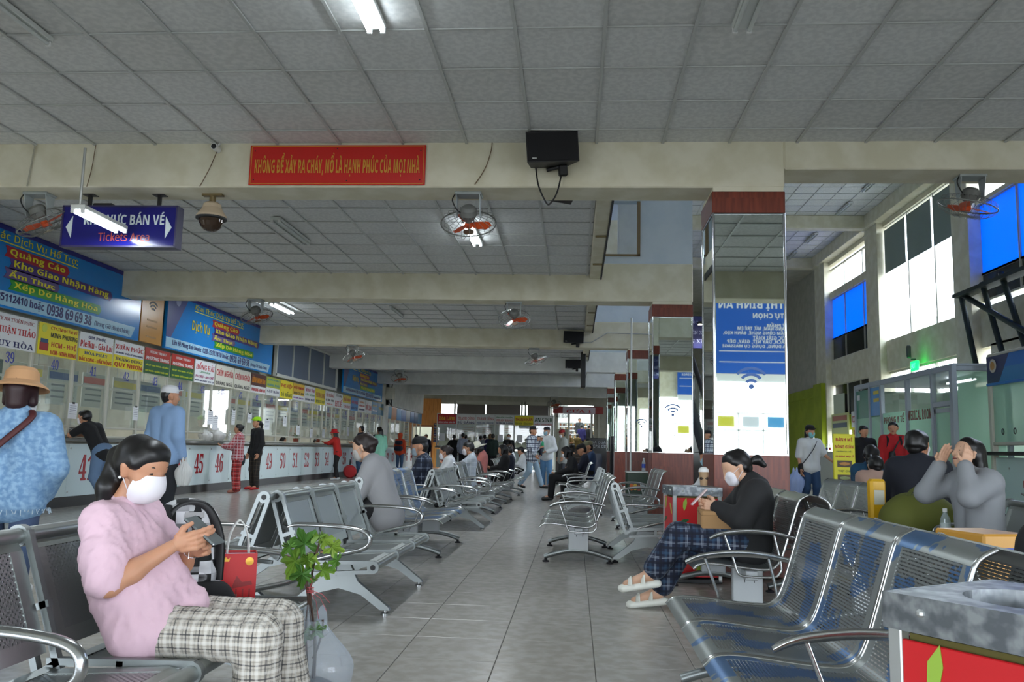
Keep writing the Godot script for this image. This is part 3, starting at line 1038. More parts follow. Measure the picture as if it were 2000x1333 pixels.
# ---------------------------------------------------------------- ticket counter along the left
func build_counter():
	var zs := -5.35
	var ze := -33.35
	var n := 28
	var c := thing("ticket_counter", "long white ticket counter with red window numbers along the left wall", "counter", Vector3(WALL_X, 0, 0))
	var pan := hexm("cfe0e0", 0.28)
	var num := mat("number_red", Color("a3121d"), 0.4)
	var mesh := mbox(Vector3(0.02, 0.80, 0.992), 0.003)
	var bolt := S()
	lathe(bolt, [Vector2(0, 0), Vector2(0.016, 0.0), Vector2(0.014, 0.008), Vector2(0, 0.01)], 8, Transform3D(Basis(Vector3(0, 0, 1), -PI / 2), Vector3.ZERO))
	var bm := bolt.commit()
	var bt := Basis(Vector3(0, 0, -1), Vector3.UP, Vector3(1, 0, 0))
	for k in n:
		var z := zs - 0.5 - k
		var p := obj("front_panel", mesh, pan, c, Vector3(0, 0.56, z))
		text(p, str(34 + k), Vector3(0.012, 0.03, 0.0 if k != 6 else 0.0), 0.40, 0.40, num, bt, "serifb", 0.006, "number", 1.0)
		for d in [[0.33, 0.46], [-0.33, 0.46]]:
			obj("bolt", bm, M.alu, p, Vector3(0.011, d[0], d[1]))
	var st := S()
	box(st, Vector3(-0.02, 0.08, (zs + ze) * 0.5), Vector3(0.03, 0.16, zs - ze))
	obj("plinth", st.commit(), mat("plinth", Color("1d1f20"), 0.35), c)
	st = S()
	bbox(st, Vector3(-0.17, 1.025, (zs + ze) * 0.5), Vector3(0.52, 0.06, zs - ze + 0.02), 0.012)
	obj("worktop", st.commit(), mat("granite", Color("6d706c"), 0.22), c)
	st = S()
	box(st, Vector3(-0.32, 0.5, (zs + ze) * 0.5), Vector3(0.5, 0.98, zs - ze))
	obj("carcass", st.commit(), M.plaster_grey, c)
	# glazed screen above the counter
	var g := thing("glazed_screen", "aluminium and glass screen of the ticket windows above the counter", "screen", Vector3(WALL_X - 0.06, 1.055, 0))
	var h := 2.70 - 1.055
	for k in n + 1:
		var z := zs - k
		var m := S()
		bbox(m, Vector3(0, h * 0.5, z), Vector3(0.05, h, 0.06), 0.006)
		obj("mullion", m.commit(), M.alu_cream, g)
	for y in [0.02, 0.17, h - 0.02]:
		var m := S()
		bbox(m, Vector3(0, y, (zs + ze) * 0.5), Vector3(0.045, 0.035, zs - ze), 0.005)
		obj("rail", m.commit(), M.alu_cream, g)
	var pane := mbox(Vector3(0.006, 1.5, 0.95))
	var sash := S()
	for e in [-0.44, 0.40]: box(sash, Vector3(0, 0.33, e), Vector3(0.03, 0.66, 0.035))
	box(sash, Vector3(0, 0.65, -0.02), Vector3(0.03, 0.035, 0.86))
	var sm := sash.commit()
	for k in n:
		obj("pane", pane, M.pane, g, Vector3(0, 0.92, zs - 0.5 - k))
		obj("sash", sm, M.alu_cream, g, Vector3(-0.03, 0.17, zs - 0.5 - k))
	# boards of departures inside, behind the glass
	var ink := [hexm("c03a2a", 0.6), hexm("d9c832", 0.6), hexm("23408c", 0.6)]
	for k in range(3, n):
		var z := zs - 0.5 - k
		var dark: bool = k in [4, 5, 6]
		var tt := thing("timetable_board", "%s price board behind ticket window %d" % ["dark green" if dark else "pale", 34 + k], "board", Vector3(WALL_X - 1.15, 1.92, z), 0, "price boards inside the offices")
		obj("panel", mbox(Vector3(0.02, 0.62, 0.86), 0.004), hexm("173a2a" if dark else ["b9bcb6", "c3c4bd", "a9b0ac"][k % 3], 0.6), tt)
		for e in [-0.3, 0.3]: obj("hanger_rod", mbox(Vector3(0.012, 1.66, 0.012)), M.alu, tt, Vector3(0, 1.13, e))
		if not dark:
			obj("heading", mbox(Vector3(0.008, 0.12, 0.8)), ink[k % 3], tt, Vector3(0.012, 0.18, 0))
		for r in 3:
			obj("row", mbox(Vector3(0.006, 0.03, 0.66)), hexm("8c8f92" if dark else "6a6e78", 0.7), tt, Vector3(0.012, 0.02 - r * 0.1, 0))
	route_signs(zs)
	# window numbers on little blue plates, papers clipped to the mullions
	for k in range(4, n):
		var z := zs - 0.5 - k
		var b := thing("window_number", "blue hanging number %d on the ticket glass" % (34 + k), "number", Vector3(WALL_X - 0.02, 2.12, z), 0, "blue window numbers")
		text(b, str(34 + k), Vector3.ZERO, 0.17, 0.15, mat("number_blue", Color("1c2a9a"), 0.5), bt, "serif", 0.004, "numerals")
	var papers := [[3.9, 1.58, 0.22, 0.30], [5.0, 1.60, 0.30, 0.30], [6.03, 1.52, 0.2, 0.28], [7.0, 1.46, 0.22, 0.24], [8.85, 1.5, 0.18, 0.24], [9.95, 1.5, 0.2, 0.3], [11.9, 1.55, 0.17, 0.3], [12.15, 1.44, 0.2, 0.3], [13.1, 1.6, 0.22, 0.34], [14.05, 1.62, 0.2, 0.22], [15.2, 1.5, 0.22, 0.26], [16.5, 1.62, 0.2, 0.26], [17.6, 1.42, 0.22, 0.26], [18.8, 1.36, 0.2, 0.26], [20.0, 1.38, 0.2, 0.26], [21.2, 1.4, 0.18, 0.3], [22.8, 1.5, 0.2, 0.3], [24.5, 1.5, 0.2, 0.3], [25.6, 1.4, 0.2, 0.3]]
	for p in papers:
		var s := thing("clipped_paper", "white paper sheet clipped beside ticket window %d" % (34 + int(p[0])), "paper", Vector3(WALL_X + 0.01, p[1], zs - p[0]), rng.randf_range(-0.25, 0.1), "papers clipped to the ticket screen")
		obj("sheet", mbox(Vector3(0.004, p[3], p[2])), M.paper, s)
		var ln := S()
		for r in 5: box(ln, Vector3(0.003, p[3] * (0.32 - r * 0.13), 0), Vector3(0.001, 0.008, p[2] * 0.75))
		obj("print", ln.commit(), hexm("8a8d98", 0.8), s)
		obj("clip", mbox(Vector3(0.02, 0.03, 0.05), 0.004), M.black, s, Vector3(0.005, p[3] * 0.5, 0))

func route_sign(k: int, zs: float, bg: Array, lines: Array, what: String):
	# one printed board over ticket window k; bg: [[hex, y0, y1], ...] in fractions from below; lines: [text, y, w, h, hex, face]
	var z := zs - 0.5 - k
	var hh := 0.46
	var s := thing("route_sign", what, "sign", Vector3(WALL_X + 0.0, 2.24, z), 0, "route signs over the ticket windows")
	var bt := Basis(Vector3(0, 0, -1), Vector3.UP, Vector3(1, 0, 0))
	for b in bg:
		obj("board", mbox(Vector3(0.012, hh * (b[2] - b[1]), 0.94)), hexm(b[0], 0.45), s, Vector3(0, hh * (b[1] + b[2]) * 0.5, 0))
	for l in lines:
		text(s, l[0], Vector3(0.008, hh * l[1], -(l[6] if l.size() > 6 else 0.0)), l[2], l[3] * hh, hexm(l[4], 0.5), bt, l[5], 0.003)
	return s

func route_signs(zs: float):
	var W := "dfe2e4"
	var Y := "e6d712"
	var R := "b5161c"
	var N := "1a1f5c"
	var K := "191919"
	route_sign(5, zs, [[W, 0, 1]], [["CTY AN THIÊN PHÚC", 0.86, 0.8, 0.13, "8e1a22", "serif"], ["THUẬN THẢO", 0.54, 0.9, 0.32, R, "serifb"], ["TUY HÒA", 0.16, 0.86, 0.22, N, "serifb"]], "white route sign with red serif lettering and TUY HÒA, leftmost in view")
	var s = route_sign(6, zs, [[Y, 0, 1]], [["CTY.TNHH TM VT", 0.88, 0.66, 0.1, R, "sans", 0.12], ["MINH PHƯƠNG", 0.67, 0.66, 0.16, K, "sansb", 0.13], ["HCM - HUẾ", 0.40, 0.62, 0.22, R, "sansb", 0.14], ["HCM - VINH HƯNG", 0.12, 0.64, 0.15, R, "sansb", 0.14]], "yellow route sign reading HCM - HUẾ with a bus picture")
	obj("bus_body", mbox(Vector3(0.006, 0.12, 0.2), 0.002), hexm("a01c24", 0.5), s, Vector3(0.008, 0.12, 0.34))
	obj("bus_window", mbox(Vector3(0.006, 0.06, 0.17), 0.002), hexm("2d4f74", 0.3), s, Vector3(0.009, 0.2, 0.34))
	var em := S()
	lathe(em, [Vector2(0, 0), Vector2(0.06, 0), Vector2(0.06, 0.004), Vector2(0, 0.004)], 16, Transform3D(Basis(Vector3(0, 0, 1), -PI / 2), Vector3.ZERO))
	obj("round_emblem", em.commit(), hexm("c9d24a", 0.5), s, Vector3(0.006, 0.38, 0.36))
	route_sign(7, zs, [[W, 0.44, 1], [Y, 0, 0.44]], [["GIA PHÚC", 0.88, 0.5, 0.13, N, "sansb"], ["Pleiku - Gia Lai", 0.62, 0.9, 0.24, R, "sansb"], ["HÒA PHÁT", 0.33, 0.66, 0.13, "23407c", "serifb"], ["ĐẮK SONG - ĐẮK NÔNG", 0.12, 0.92, 0.17, R, "sansb"]], "white over yellow route sign reading Pleiku - Gia Lai")
	route_sign(8, zs, [[W, 0.47, 1], [Y, 0, 0.47]], [["XUÂN PHÚC", 0.80, 0.9, 0.22, R, "sansb"], ["AN NHƠN - PHÙ CÁT (BÌNH ĐỊNH)", 0.56, 0.9, 0.1, N, "sansb"], ["HOÀNG DŨNG", 0.35, 0.86, 0.15, N, "serifb"], ["QUY NHƠN", 0.12, 0.9, 0.2, R, "sansb"]], "white over yellow route sign reading QUY NHƠN")
	for k in [9, 10]:
		route_sign(k, zs, [["b02a20", 0.52, 1], ["1d5a30", 0, 0.52]], [["HOTLINE: 1900 6067", 0.86, 0.6, 0.1, W, "sans"], ["PHƯƠNG TRANG", 0.62, 0.84, 0.14, W, "sansb"], ["ĐÀ LẠT - NHA TRANG - ĐÀ NẴNG", 0.34, 0.86, 0.11, "c9d23a", "sansb"], ["QUY NHƠN - QUẢNG NGÃI - HUẾ", 0.12, 0.86, 0.11, "c9d23a", "sansb"]], "red over green route sign, %s of the pair" % ["nearer", "farther"][k - 9])
	route_sign(11, zs, [[W, 0, 1]], [["HỒNG HẢI", 0.76, 0.86, 0.34, R, "serifb"], ["Limousine", 0.5, 0.5, 0.1, "2a8a4a", "serif"], ["PLEIKU - AN KHÊ", 0.3, 0.84, 0.14, "8e1a5a", "sansb"], ["BUÔN MA THUỘT - ĐỨC CƠ", 0.1, 0.88, 0.1, N, "sansb"]], "white route sign reading PLEIKU - AN KHÊ")
	for k in [12, 13]:
		route_sign(k, zs, [["e2dfd2", 0, 1]], [["CHÍN NGHĨA", 0.68, 0.88, 0.36, "b4232a", "sansb"], ["QUẢNG NGÃI", 0.16, 0.88, 0.26, K, "sansb"]], "cream route sign reading QUẢNG NGÃI, %s of the pair" % ["nearer", "farther"][k - 12])
	route_sign(14, zs, [["4a1512", 0.36, 1], [W, 0, 0.36]], [["BÌNH MINH Bus", 0.7, 0.84, 0.36, "d98a1a", "sansb"], ["PHAN RANG - NINH SƠN", 0.17, 0.86, 0.18, R, "sansb"]], "dark brown route sign with orange lettering")
	route_sign(15, zs, [["a9b53a", 0.42, 1], [W, 0, 0.42]], [["RẠNG ĐÔNG", 0.86, 0.8, 0.14, "3a8a9a", "sansb"], ["QUẢNG NGÃI", 0.58, 0.86, 0.2, "3a8a9a", "sansb"], ["SẬU BÂN", 0.22, 0.84, 0.2, N, "serifb"]], "olive over white route sign with teal lettering")
	route_sign(16, zs, [[Y, 0, 1]], [["PHI HIỆP", 0.7, 0.84, 0.34, R, "sansb"], ["ĐÀ NẴNG", 0.24, 0.86, 0.32, "55601a", "sansb"]], "yellow route sign reading ĐÀ NẴNG")
	route_sign(17, zs, [["d9b31a", 0.3, 1], [W, 0, 0.3]], [["HÀ NỘI - THANH HÓA", 0.75, 0.88, 0.24, R, "sansb"], ["0949 676 009", 0.42, 0.84, 0.14, K, "sansb"], ["NINH BÌNH - NAM ĐỊNH", 0.14, 0.86, 0.12, "7a3a9a", "sansb"]], "amber route sign reading HÀ NỘI - THANH HÓA")
	route_sign(18, zs, [[W, 0, 1]], [["MINH TÂM", 0.78, 0.8, 0.24, "a83a6a", "sansb"], ["LỘC NINH", 0.47, 0.84, 0.18, "2a8a4a", "sansb"], ["QUẢNG NGÃI", 0.18, 0.86, 0.2, N, "sansb"]], "white route sign with pink, green and navy lines")
	route_sign(19, zs, [[Y, 0, 1]], [["PHƯƠNG DUNG", 0.6, 0.86, 0.36, "b06a1a", "sansb"], ["0918 727 037", 0.18, 0.84, 0.18, "55601a", "sansb"]], "yellow route sign with orange-brown lettering")
	route_sign(20, zs, [[W, 0, 1]], [["VŨ HOÀNG", 0.76, 0.82, 0.28, "9a3a3a", "sansb"], ["HÀ TĨNH - VINH", 0.42, 0.86, 0.18, K, "sansb"], ["NGHỆ AN", 0.14, 0.6, 0.14, R, "sansb"]], "white route sign with dark red and black lines")
	route_sign(21, zs, [[W, 0, 1]], [["Phi Long", 0.82, 0.6, 0.2, K, "serif"], ["HUẾ", 0.36, 0.84, 0.56, R, "serifb"]], "white route sign reading HUẾ in large red letters")
	route_sign(22, zs, [["d8c41a", 0.45, 1], [W, 0, 0.45]], [["TRÀ VINH", 0.72, 0.8, 0.26, R, "sansb"], ["CẦN THƠ", 0.22, 0.8, 0.26, "b84a4a", "sansb"]], "yellow over white route sign with red lettering")
	route_sign(23, zs, [["2f86c8", 0, 1]], [["VĂN LANG", 0.66, 0.84, 0.3, "b03a4a", "sansb"], ["BẾN TRE", 0.22, 0.8, 0.24, "1d3f7a", "sansb"]], "sky blue route sign")
	route_sign(24, zs, [[W, 0, 1]], [["THẮNG", 0.78, 0.7, 0.2, "c87a2a", "sansb"], ["ĐỒNG HỚI", 0.5, 0.8, 0.18, R, "sansb"], ["QUẢNG BÌNH", 0.2, 0.8, 0.18, N, "sansb"]], "white route sign with orange, red and navy lines")
	route_sign(25, zs, [[W, 0, 1]], [["ĐỨC LINH", 0.5, 0.86, 0.5, R, "sansb"]], "white route sign with one bold red line")
	route_sign(26, zs, [["3f7ea8", 0, 1]], [["ĐÀ LẠT", 0.7, 0.7, 0.2, "c8b03a", "sansb"], ["BẢO LỘC", 0.3, 0.7, 0.2, W, "sansb"]], "steel blue route sign near the white wall")
	route_sign(27, zs, [["35718f", 0, 1]], [["VŨNG TÀU", 0.6, 0.7, 0.24, "c8b03a", "sansb"]], "teal blue route sign at the far end of the row")

# ---------------------------------------------------------------- billboards over the windows
func billboard(z0: float, z1: float, full: bool, label: String):
	var L := z0 - z1
	var t := thing("billboard", label, "billboard", Vector3(WALL_X + 0.06, 2.75, (z0 + z1) * 0.5))
	var bt := Basis(Vector3(0, 0, -1), Vector3.UP, Vector3(1, 0, 0))
	var H := 1.1
	obj("panel", mbox(Vector3(0.06, H, L), 0.006), mat("bill_blue", Color("1584d6"), 0.22), t, Vector3(0, H * 0.5, 0))
	obj("top_border", mbox(Vector3(0.062, 0.07, L)), mat("bill_violet", Color("2a2a86"), 0.3), t, Vector3(0.001, H - 0.035, 0))
	# pale strip along the bottom with a slanted end
	var e := z0 - (z0 + z1) * 0.5
	var rot := Transform3D(bt, Vector3(0.032, 0, 0))
	var st := S()
	prism(st, [Vector2(-L * 0.5 + 0.02, 0.03), Vector2(L * 0.5 - 0.26, 0.03), Vector2(L * 0.5 - 0.14, 0.22), Vector2(-L * 0.5 + 0.02, 0.22)], 0.004, rot)
	obj("pale_strip", st.commit(), mat("bill_pale", Color("a9d4ec"), 0.25), t)
	if full:
		st = S()
		prism(st, [Vector2(-L * 0.5 + 0.01, 0.23), Vector2(-L * 0.5 + 0.2, 0.23), Vector2(-L * 0.5 + 0.8, H - 0.08), Vector2(-L * 0.5 + 0.01, H - 0.08)], 0.004, rot)
		obj("violet_corner", st.commit(), mat("bill_corner", Color("5a5f92"), 0.25), t)
		lathe_disc(t, Vector3(0.034, 0.95, L * 0.5 - 0.4), 0.1, hexm("8f93b8", 0.4), "round_emblem")
	var yl := mat("bill_yellow", Color("efe63a"), 0.4)
	var nv := mat("bill_navy", Color("1e1c66"), 0.4)
	text(t, "Khai Thác Dịch Vụ Hỗ Trợ:", Vector3(0.036, 0.955, 0.42), 2.44, 0.15, yl, bt, "sans")
	st = S()
	prism(st, [Vector2(-1.66, 0.865), Vector2(0.82, 0.865), Vector2(0.82, 0.88), Vector2(-1.66, 0.88)], 0.004, rot)
	obj("underline", st.commit(), yl, t)
	text(t, "Dịch Vụ", Vector3(0.036, 0.56, 1.33), 0.8, 0.26, mat("bill_gold", Color("d8c23a"), 0.4), bt, "sansb")
	var rows := [["Quảng Cáo", 0.76, -0.72, 0.5, "b3273f"], ["Kho Giao Nhận Hàng", 0.61, -0.62, 1.7, "4a2f86"], ["Ẩm Thực", 0.475, -0.70, 0.3, "6a5a96"], ["Xếp Dỡ Hàng Hóa", 0.335, -0.58, 1.42, "2f9a3a"]]
	for r in rows:
		var x0: float = r[2]
		var x1: float = r[3]
		var b := S()
		prism(b, [Vector2(x0 - 0.1, r[1] - 0.075), Vector2(x1 + 0.06, r[1] - 0.075), Vector2(x1 + 0.12, r[1]), Vector2(x1 + 0.06, r[1] + 0.075), Vector2(x0 - 0.1, r[1] + 0.075), Vector2(x0 - 0.05, r[1])], 0.004, Transform3D(bt, Vector3(0.0335, 0, 0)))
		obj("ribbon", b.commit(), hexm(r[4], 0.35), t)
		text(t, r[0], Vector3(0.038, r[1], -(x0 + x1) * 0.5), x1 - x0, 0.125, yl, bt, "sansb")
	text(t, "Liên Hệ Phòng Kinh Doanh:", Vector3(0.036, 0.13, 1.87), 1.24, 0.12, nv, bt, "sansb")
	text(t, "028-35112410 hoặc", Vector3(0.036, 0.13, 0.54), 1.28, 0.14, nv, bt, "sansb")
	text(t, "0938 69 69 38", Vector3(0.036, 0.13, -0.73), 1.12, 0.16, nv, bt, "sansb")
	text(t, "(Trong Giờ Hành Chính)", Vector3(0.036, 0.105, -1.9), 1.04, 0.1, nv, bt, "sans")
	return t

func lathe_disc(parent: Node, at: Vector3, r: float, m: Material, called: String):
	var st := S()
	lathe(st, [Vector2(0, 0), Vector2(r, 0), Vector2(r, 0.004), Vector2(0, 0.004)], 20, Transform3D(Basis(Vector3(0, 0, 1), -PI / 2), Vector3.ZERO))
	return obj(called, st.commit(), m, parent, at)

func build_billboards():
	billboard(-8.45, -13.95, false, "big blue billboard with yellow service lines, nearest the camera")
	billboard(-14.9, -20.42, true, "blue billboard with a violet corner above windows 45 to 49")
	billboard(-27.0, -32.65, true, "small far blue billboard beside the white wall")
	var o := thing("orange_poster", "orange poster with a grey wireless emblem between two blue billboards", "poster", Vector3(WALL_X + 0.04, 2.76, -14.42))
	obj("panel", mbox(Vector3(0.05, 0.98, 0.78), 0.005), mat("poster_orange", Color("c98f3a"), 0.3), o, Vector3(0, 0.5, 0))
	var st := S()
	var bt := Basis(Vector3(0, 0, -1), Vector3.UP, Vector3(1, 0, 0))
	for i in 3:
		var r: float = [0.2, 0.14, 0.08][i]
		var pts := []
		for q in 11: pts.append(Vector2(cos(PI * (0.25 + 0.5 * q / 10.0)), sin(PI * (0.25 + 0.5 * q / 10.0))) * (r + 0.016))
		for q in 11: pts.append(Vector2(cos(PI * (0.75 - 0.5 * q / 10.0)), sin(PI * (0.75 - 0.5 * q / 10.0))) * (r - 0.016))
		prism(st, pts, 0.004, Transform3D(bt, Vector3(0.027, 0.56, 0)))
	obj("wireless_emblem", st.commit(), hexm("6a6458", 0.5), o)
	for y in [0.42, 0.3, 0.12]: obj("text_line", mbox(Vector3(0.004, 0.03, 0.36)), hexm("a87a34", 0.5), o, Vector3(0.026, y, 0))
	# shelves of dark void round the boards, and the wall above the screen
	st = S()
	box(st, Vector3(WALL_X - 0.25, 3.28, -20.0), Vector3(0.1, 1.16, 26.5))
	struct_("wall_over_screen", st.commit(), M.plaster_grey)
	# grey-blue window over windows 50 to 55
	var w := struct_node("window_8", "grey-blue sliding window in a white frame above windows 50 to 55")
	var f := S()
	for z in [-20.86, -26.38]: box(f, Vector3(WALL_X + 0.02, 3.32, z), Vector3(0.08, 1.12, 0.07))
	for y in [2.79, 3.84]: box(f, Vector3(WALL_X + 0.02, y, -23.62), Vector3(0.08, 0.08, 5.6))
	for z in [-22.2, -23.6, -25.0]: box(f, Vector3(WALL_X + 0.02, 3.3, z), Vector3(0.04, 1.0, 0.03))
	obj("window_frame", f.commit(), M.alu_white, w)
	for z in [-21.53, -22.9, -24.3, -25.7]:
		obj("pane", mbox(Vector3(0.01, 1.0, 1.34)), mat("grey_blue_pane", Color("5c6c86"), 0.25), w, Vector3(WALL_X, 3.3, z))
	# white wall with a cable box, then the last stretch of windows
	st = S()
	box(st, Vector3(WALL_X + 0.0, 3.3, -37.6), Vector3(0.14, 1.2, 8.5))
	box(st, Vector3(WALL_X + 0.0, 1.9, -33.65), Vector3(0.14, 3.9, 0.55))
	struct_("wall_left_far", st.commit(), M.plaster_white)
	var cb := thing("cable_box", "grey metal cable box on the white wall beside the far billboard", "box", Vector3(WALL_X + 0.2, 2.9, -33.55))
	obj("cabinet", mbox(Vector3(0.3, 0.5, 0.5), 0.02), M.alu_cream, cb, Vector3(0, 0.25, 0))
	var hose := S()
	tube(hose, smooth_curve([Vector3(0.1, 0.4, 0.2), Vector3(0.15, 0.75, 0.35), Vector3(0.1, 0.6, 0.6)], 5), 0.02, 6)
	tube(hose, smooth_curve([Vector3(0.1, 0.05, 0.2), Vector3(0.15, -0.25, 0.35), Vector3(0.1, -0.1, 0.6)], 5), 0.02, 6)
	obj("hoses", hose.commit(), M.dark, cb)
	var c := thing("far_ticket_counter", "far stretch of the white ticket counter beyond the white wall", "counter", Vector3(WALL_X, 0, -38.0))
	for k in 8:
		var p := obj("front_panel", mbox(Vector3(0.02, 0.86, 0.99), 0.003), hexm("b9cdd2", 0.3), c, Vector3(0, 0.55, 3.6 - k))
		text(p, str(62 + k % 5), Vector3(0.012, 0.02, 0), 0.36, 0.38, M.number_red, bt, "serifb", 0.006, "number", 1.0)
	obj("worktop", mbox(Vector3(0.5, 0.06, 8.4), 0.01), M.granite, c, Vector3(-0.16, 1.03, 0))
	obj("plinth", mbox(Vector3(0.03, 0.14, 8.3)), M.plinth, c, Vector3(-0.02, 0.07, 0))
	var g := S()
	for k in 9: box(g, Vector3(-0.06, 1.88, 4.1 - k), Vector3(0.05, 1.64, 0.06))
	box(g, Vector3(-0.06, 2.7, 0.1), Vector3(0.05, 0.05, 8.2))
	obj("screen_frame", g.commit(), M.alu_cream, c)
	for k in 8:
		obj("pane", mbox(Vector3(0.006, 1.6, 0.94)), M.pane, c, Vector3(-0.06, 1.88, 3.6 - k))
		obj("route_board", mbox(Vector3(0.01, 0.5, 0.92)), hexm(["2f7aa0", "b8763a", "2f86c8", "3b6fb4", "8f9fae", "2f6fa8", "37658c", "2f7aa0"][k], 0.5), c, Vector3(0, 2.42, 3.6 - k))
		obj("price_board", mbox(Vector3(0.02, 0.6, 0.8)), hexm("b4b8b2", 0.6), c, Vector3(-0.9, 1.9, 3.6 - k))

# ---------------------------------------------------------------- things hung from the beams
func fan_proto(tilt: Vector2, at: Vector3, label: String, s := 1.0):
	# orbit fan: plate and bracket under the beam, motor, orange blades in a wire cage
	var t := thing("orbit_fan", label, "fan", at, 0, "orbit fans under the beams")
	var st := S()
	bbox(st, Vector3(0, -0.012, 0), Vector3(0.24, 0.024, 0.16), 0.005)
	for sx in [-1, 1]:
		prism(st, [Vector2(-0.07, 0), Vector2(0.07, 0), Vector2(0.04, -0.2), Vector2(-0.02, -0.2)], 0.006, Transform3D(Basis(Vector3(0, 1, 0), PI / 2), Vector3(sx * 0.105, -0.02, 0)))
	obj("bracket", st.commit(), mat("fan_grey", Color("9ba3a3"), 0.45), t)
	var head := Node3D.new()
	head.name = "fan_head"
	t.add_child(head)
	head.position = Vector3(0, -0.17, 0)
	head.rotation = Vector3(tilt.x, 0, tilt.y)
	st = S()
	lathe(st, [Vector2(0, 0.06), Vector2(0.05, 0.055), Vector2(0.075, 0.03), Vector2(0.08, -0.02), Vector2(0.06, -0.06), Vector2(0.035, -0.075), Vector2(0.03, -0.1), Vector2(0, -0.1)], 16)
	obj("motor", st.commit(), mat("fan_motor", Color("6c6e6b"), 0.5), head)
	for k in 3:
		st = S()
		var pts := [Vector2(0.025, -0.03), Vector2(0.08, -0.055), Vector2(0.17, -0.05), Vector2(0.21, 0.0), Vector2(0.18, 0.04), Vector2(0.09, 0.035), Vector2(0.025, 0.02)]
		prism(st, pts, 0.004, Transform3D(Basis(Vector3(0, 1, 0), k * TAU / 3) * Basis(Vector3(1, 0, 0), -PI / 2 + 0.35), Vector3(0, -0.12, 0)))
		obj("blade", st.commit(), mat("fan_orange", Color("c24a1c"), 0.4), head)
	st = S()
	lathe(st, [Vector2(0, -0.16), Vector2(0.03, -0.155), Vector2(0.04, -0.13), Vector2(0.03, -0.1)], 12)
	obj("hub", st.commit(), mat("fan_orange", Color("c24a1c"), 0.4), head)
	st = S()
	tube(st, arc(Vector3(0, -0.11, 0), Vector3(0.25, 0, 0), Vector3(0, 0, 0.25), 0, TAU, 28), 0.0065, 6, false)
	for k in 22:
		var a := TAU * k / 22
		var d := Vector3(cos(a), 0, sin(a))
		tube(st, [d * 0.05 + Vector3(0, -0.2, 0), d * 0.16 + Vector3(0, -0.19, 0), d * 0.235 + Vector3(0, -0.15, 0), d * 0.25 + Vector3(0, -0.11, 0), d * 0.235 + Vector3(0, -0.06, 0), d * 0.14 + Vector3(0, -0.03, 0), d * 0.07 + Vector3(0, -0.02, 0)], 0.0022, 4, false)
	obj("wire_cage", st.commit(), mat("fan_wire", Color("7d807c"), 0.4, 0.6), head)
	st = S()
	lathe(st, [Vector2(0, -0.205), Vector2(0.05, -0.203), Vector2(0.05, -0.197), Vector2(0, -0.196)], 14)
	obj("cage_badge", st.commit(), mat("fan_badge", Color("8a7f6a"), 0.4, 0.5), head)
	st = S()
	tube(st, smooth_curve([Vector3(-0.12, -0.02, 0.05), Vector3(-0.14, -0.08, 0.06), Vector3(-0.1, -0.16, 0.05), Vector3(-0.04, -0.2, 0.02)], 4), 0.006, 5)
	obj("cable", st.commit(), M.black, t)
	t.scale = Vector3.ONE * s
	return t

func speaker(at: Vector3, turn: Vector3, label: String, s := 1.0):
	var t := thing("wall_speaker", label, "speaker", at, 0, "black speakers on the beams")
	t.rotation = turn
	t.scale = Vector3.ONE * s
	var st := S()
	prism(st, [Vector2(-0.235, 0.13), Vector2(0.235, 0.13), Vector2(0.16, -0.12), Vector2(-0.16, -0.12)], 0.27, Transform3D(Basis(Vector3(1, 0, 0), PI / 2), Vector3.ZERO))
	obj("cabinet", st.commit(), M.black, t)
	obj("grille", mbox(Vector3(0.45, 0.25, 0.012), 0.005), M.black_soft, t, Vector3(0, 0, 0.132))
	obj("badge", mbox(Vector3(0.04, 0.01, 0.004)), M.alu, t, Vector3(-0.17, -0.1, 0.14))
	st = S()
	bbox(st, Vector3(0.12, -0.18, -0.05), Vector3(0.08, 0.1, 0.06), 0.01)
	tube(st, [Vector3(0.1, -0.14, -0.06), Vector3(-0.02, -0.16, -0.1)], 0.02, 8)
	obj("mount", st.commit(), M.black, t)
	return t

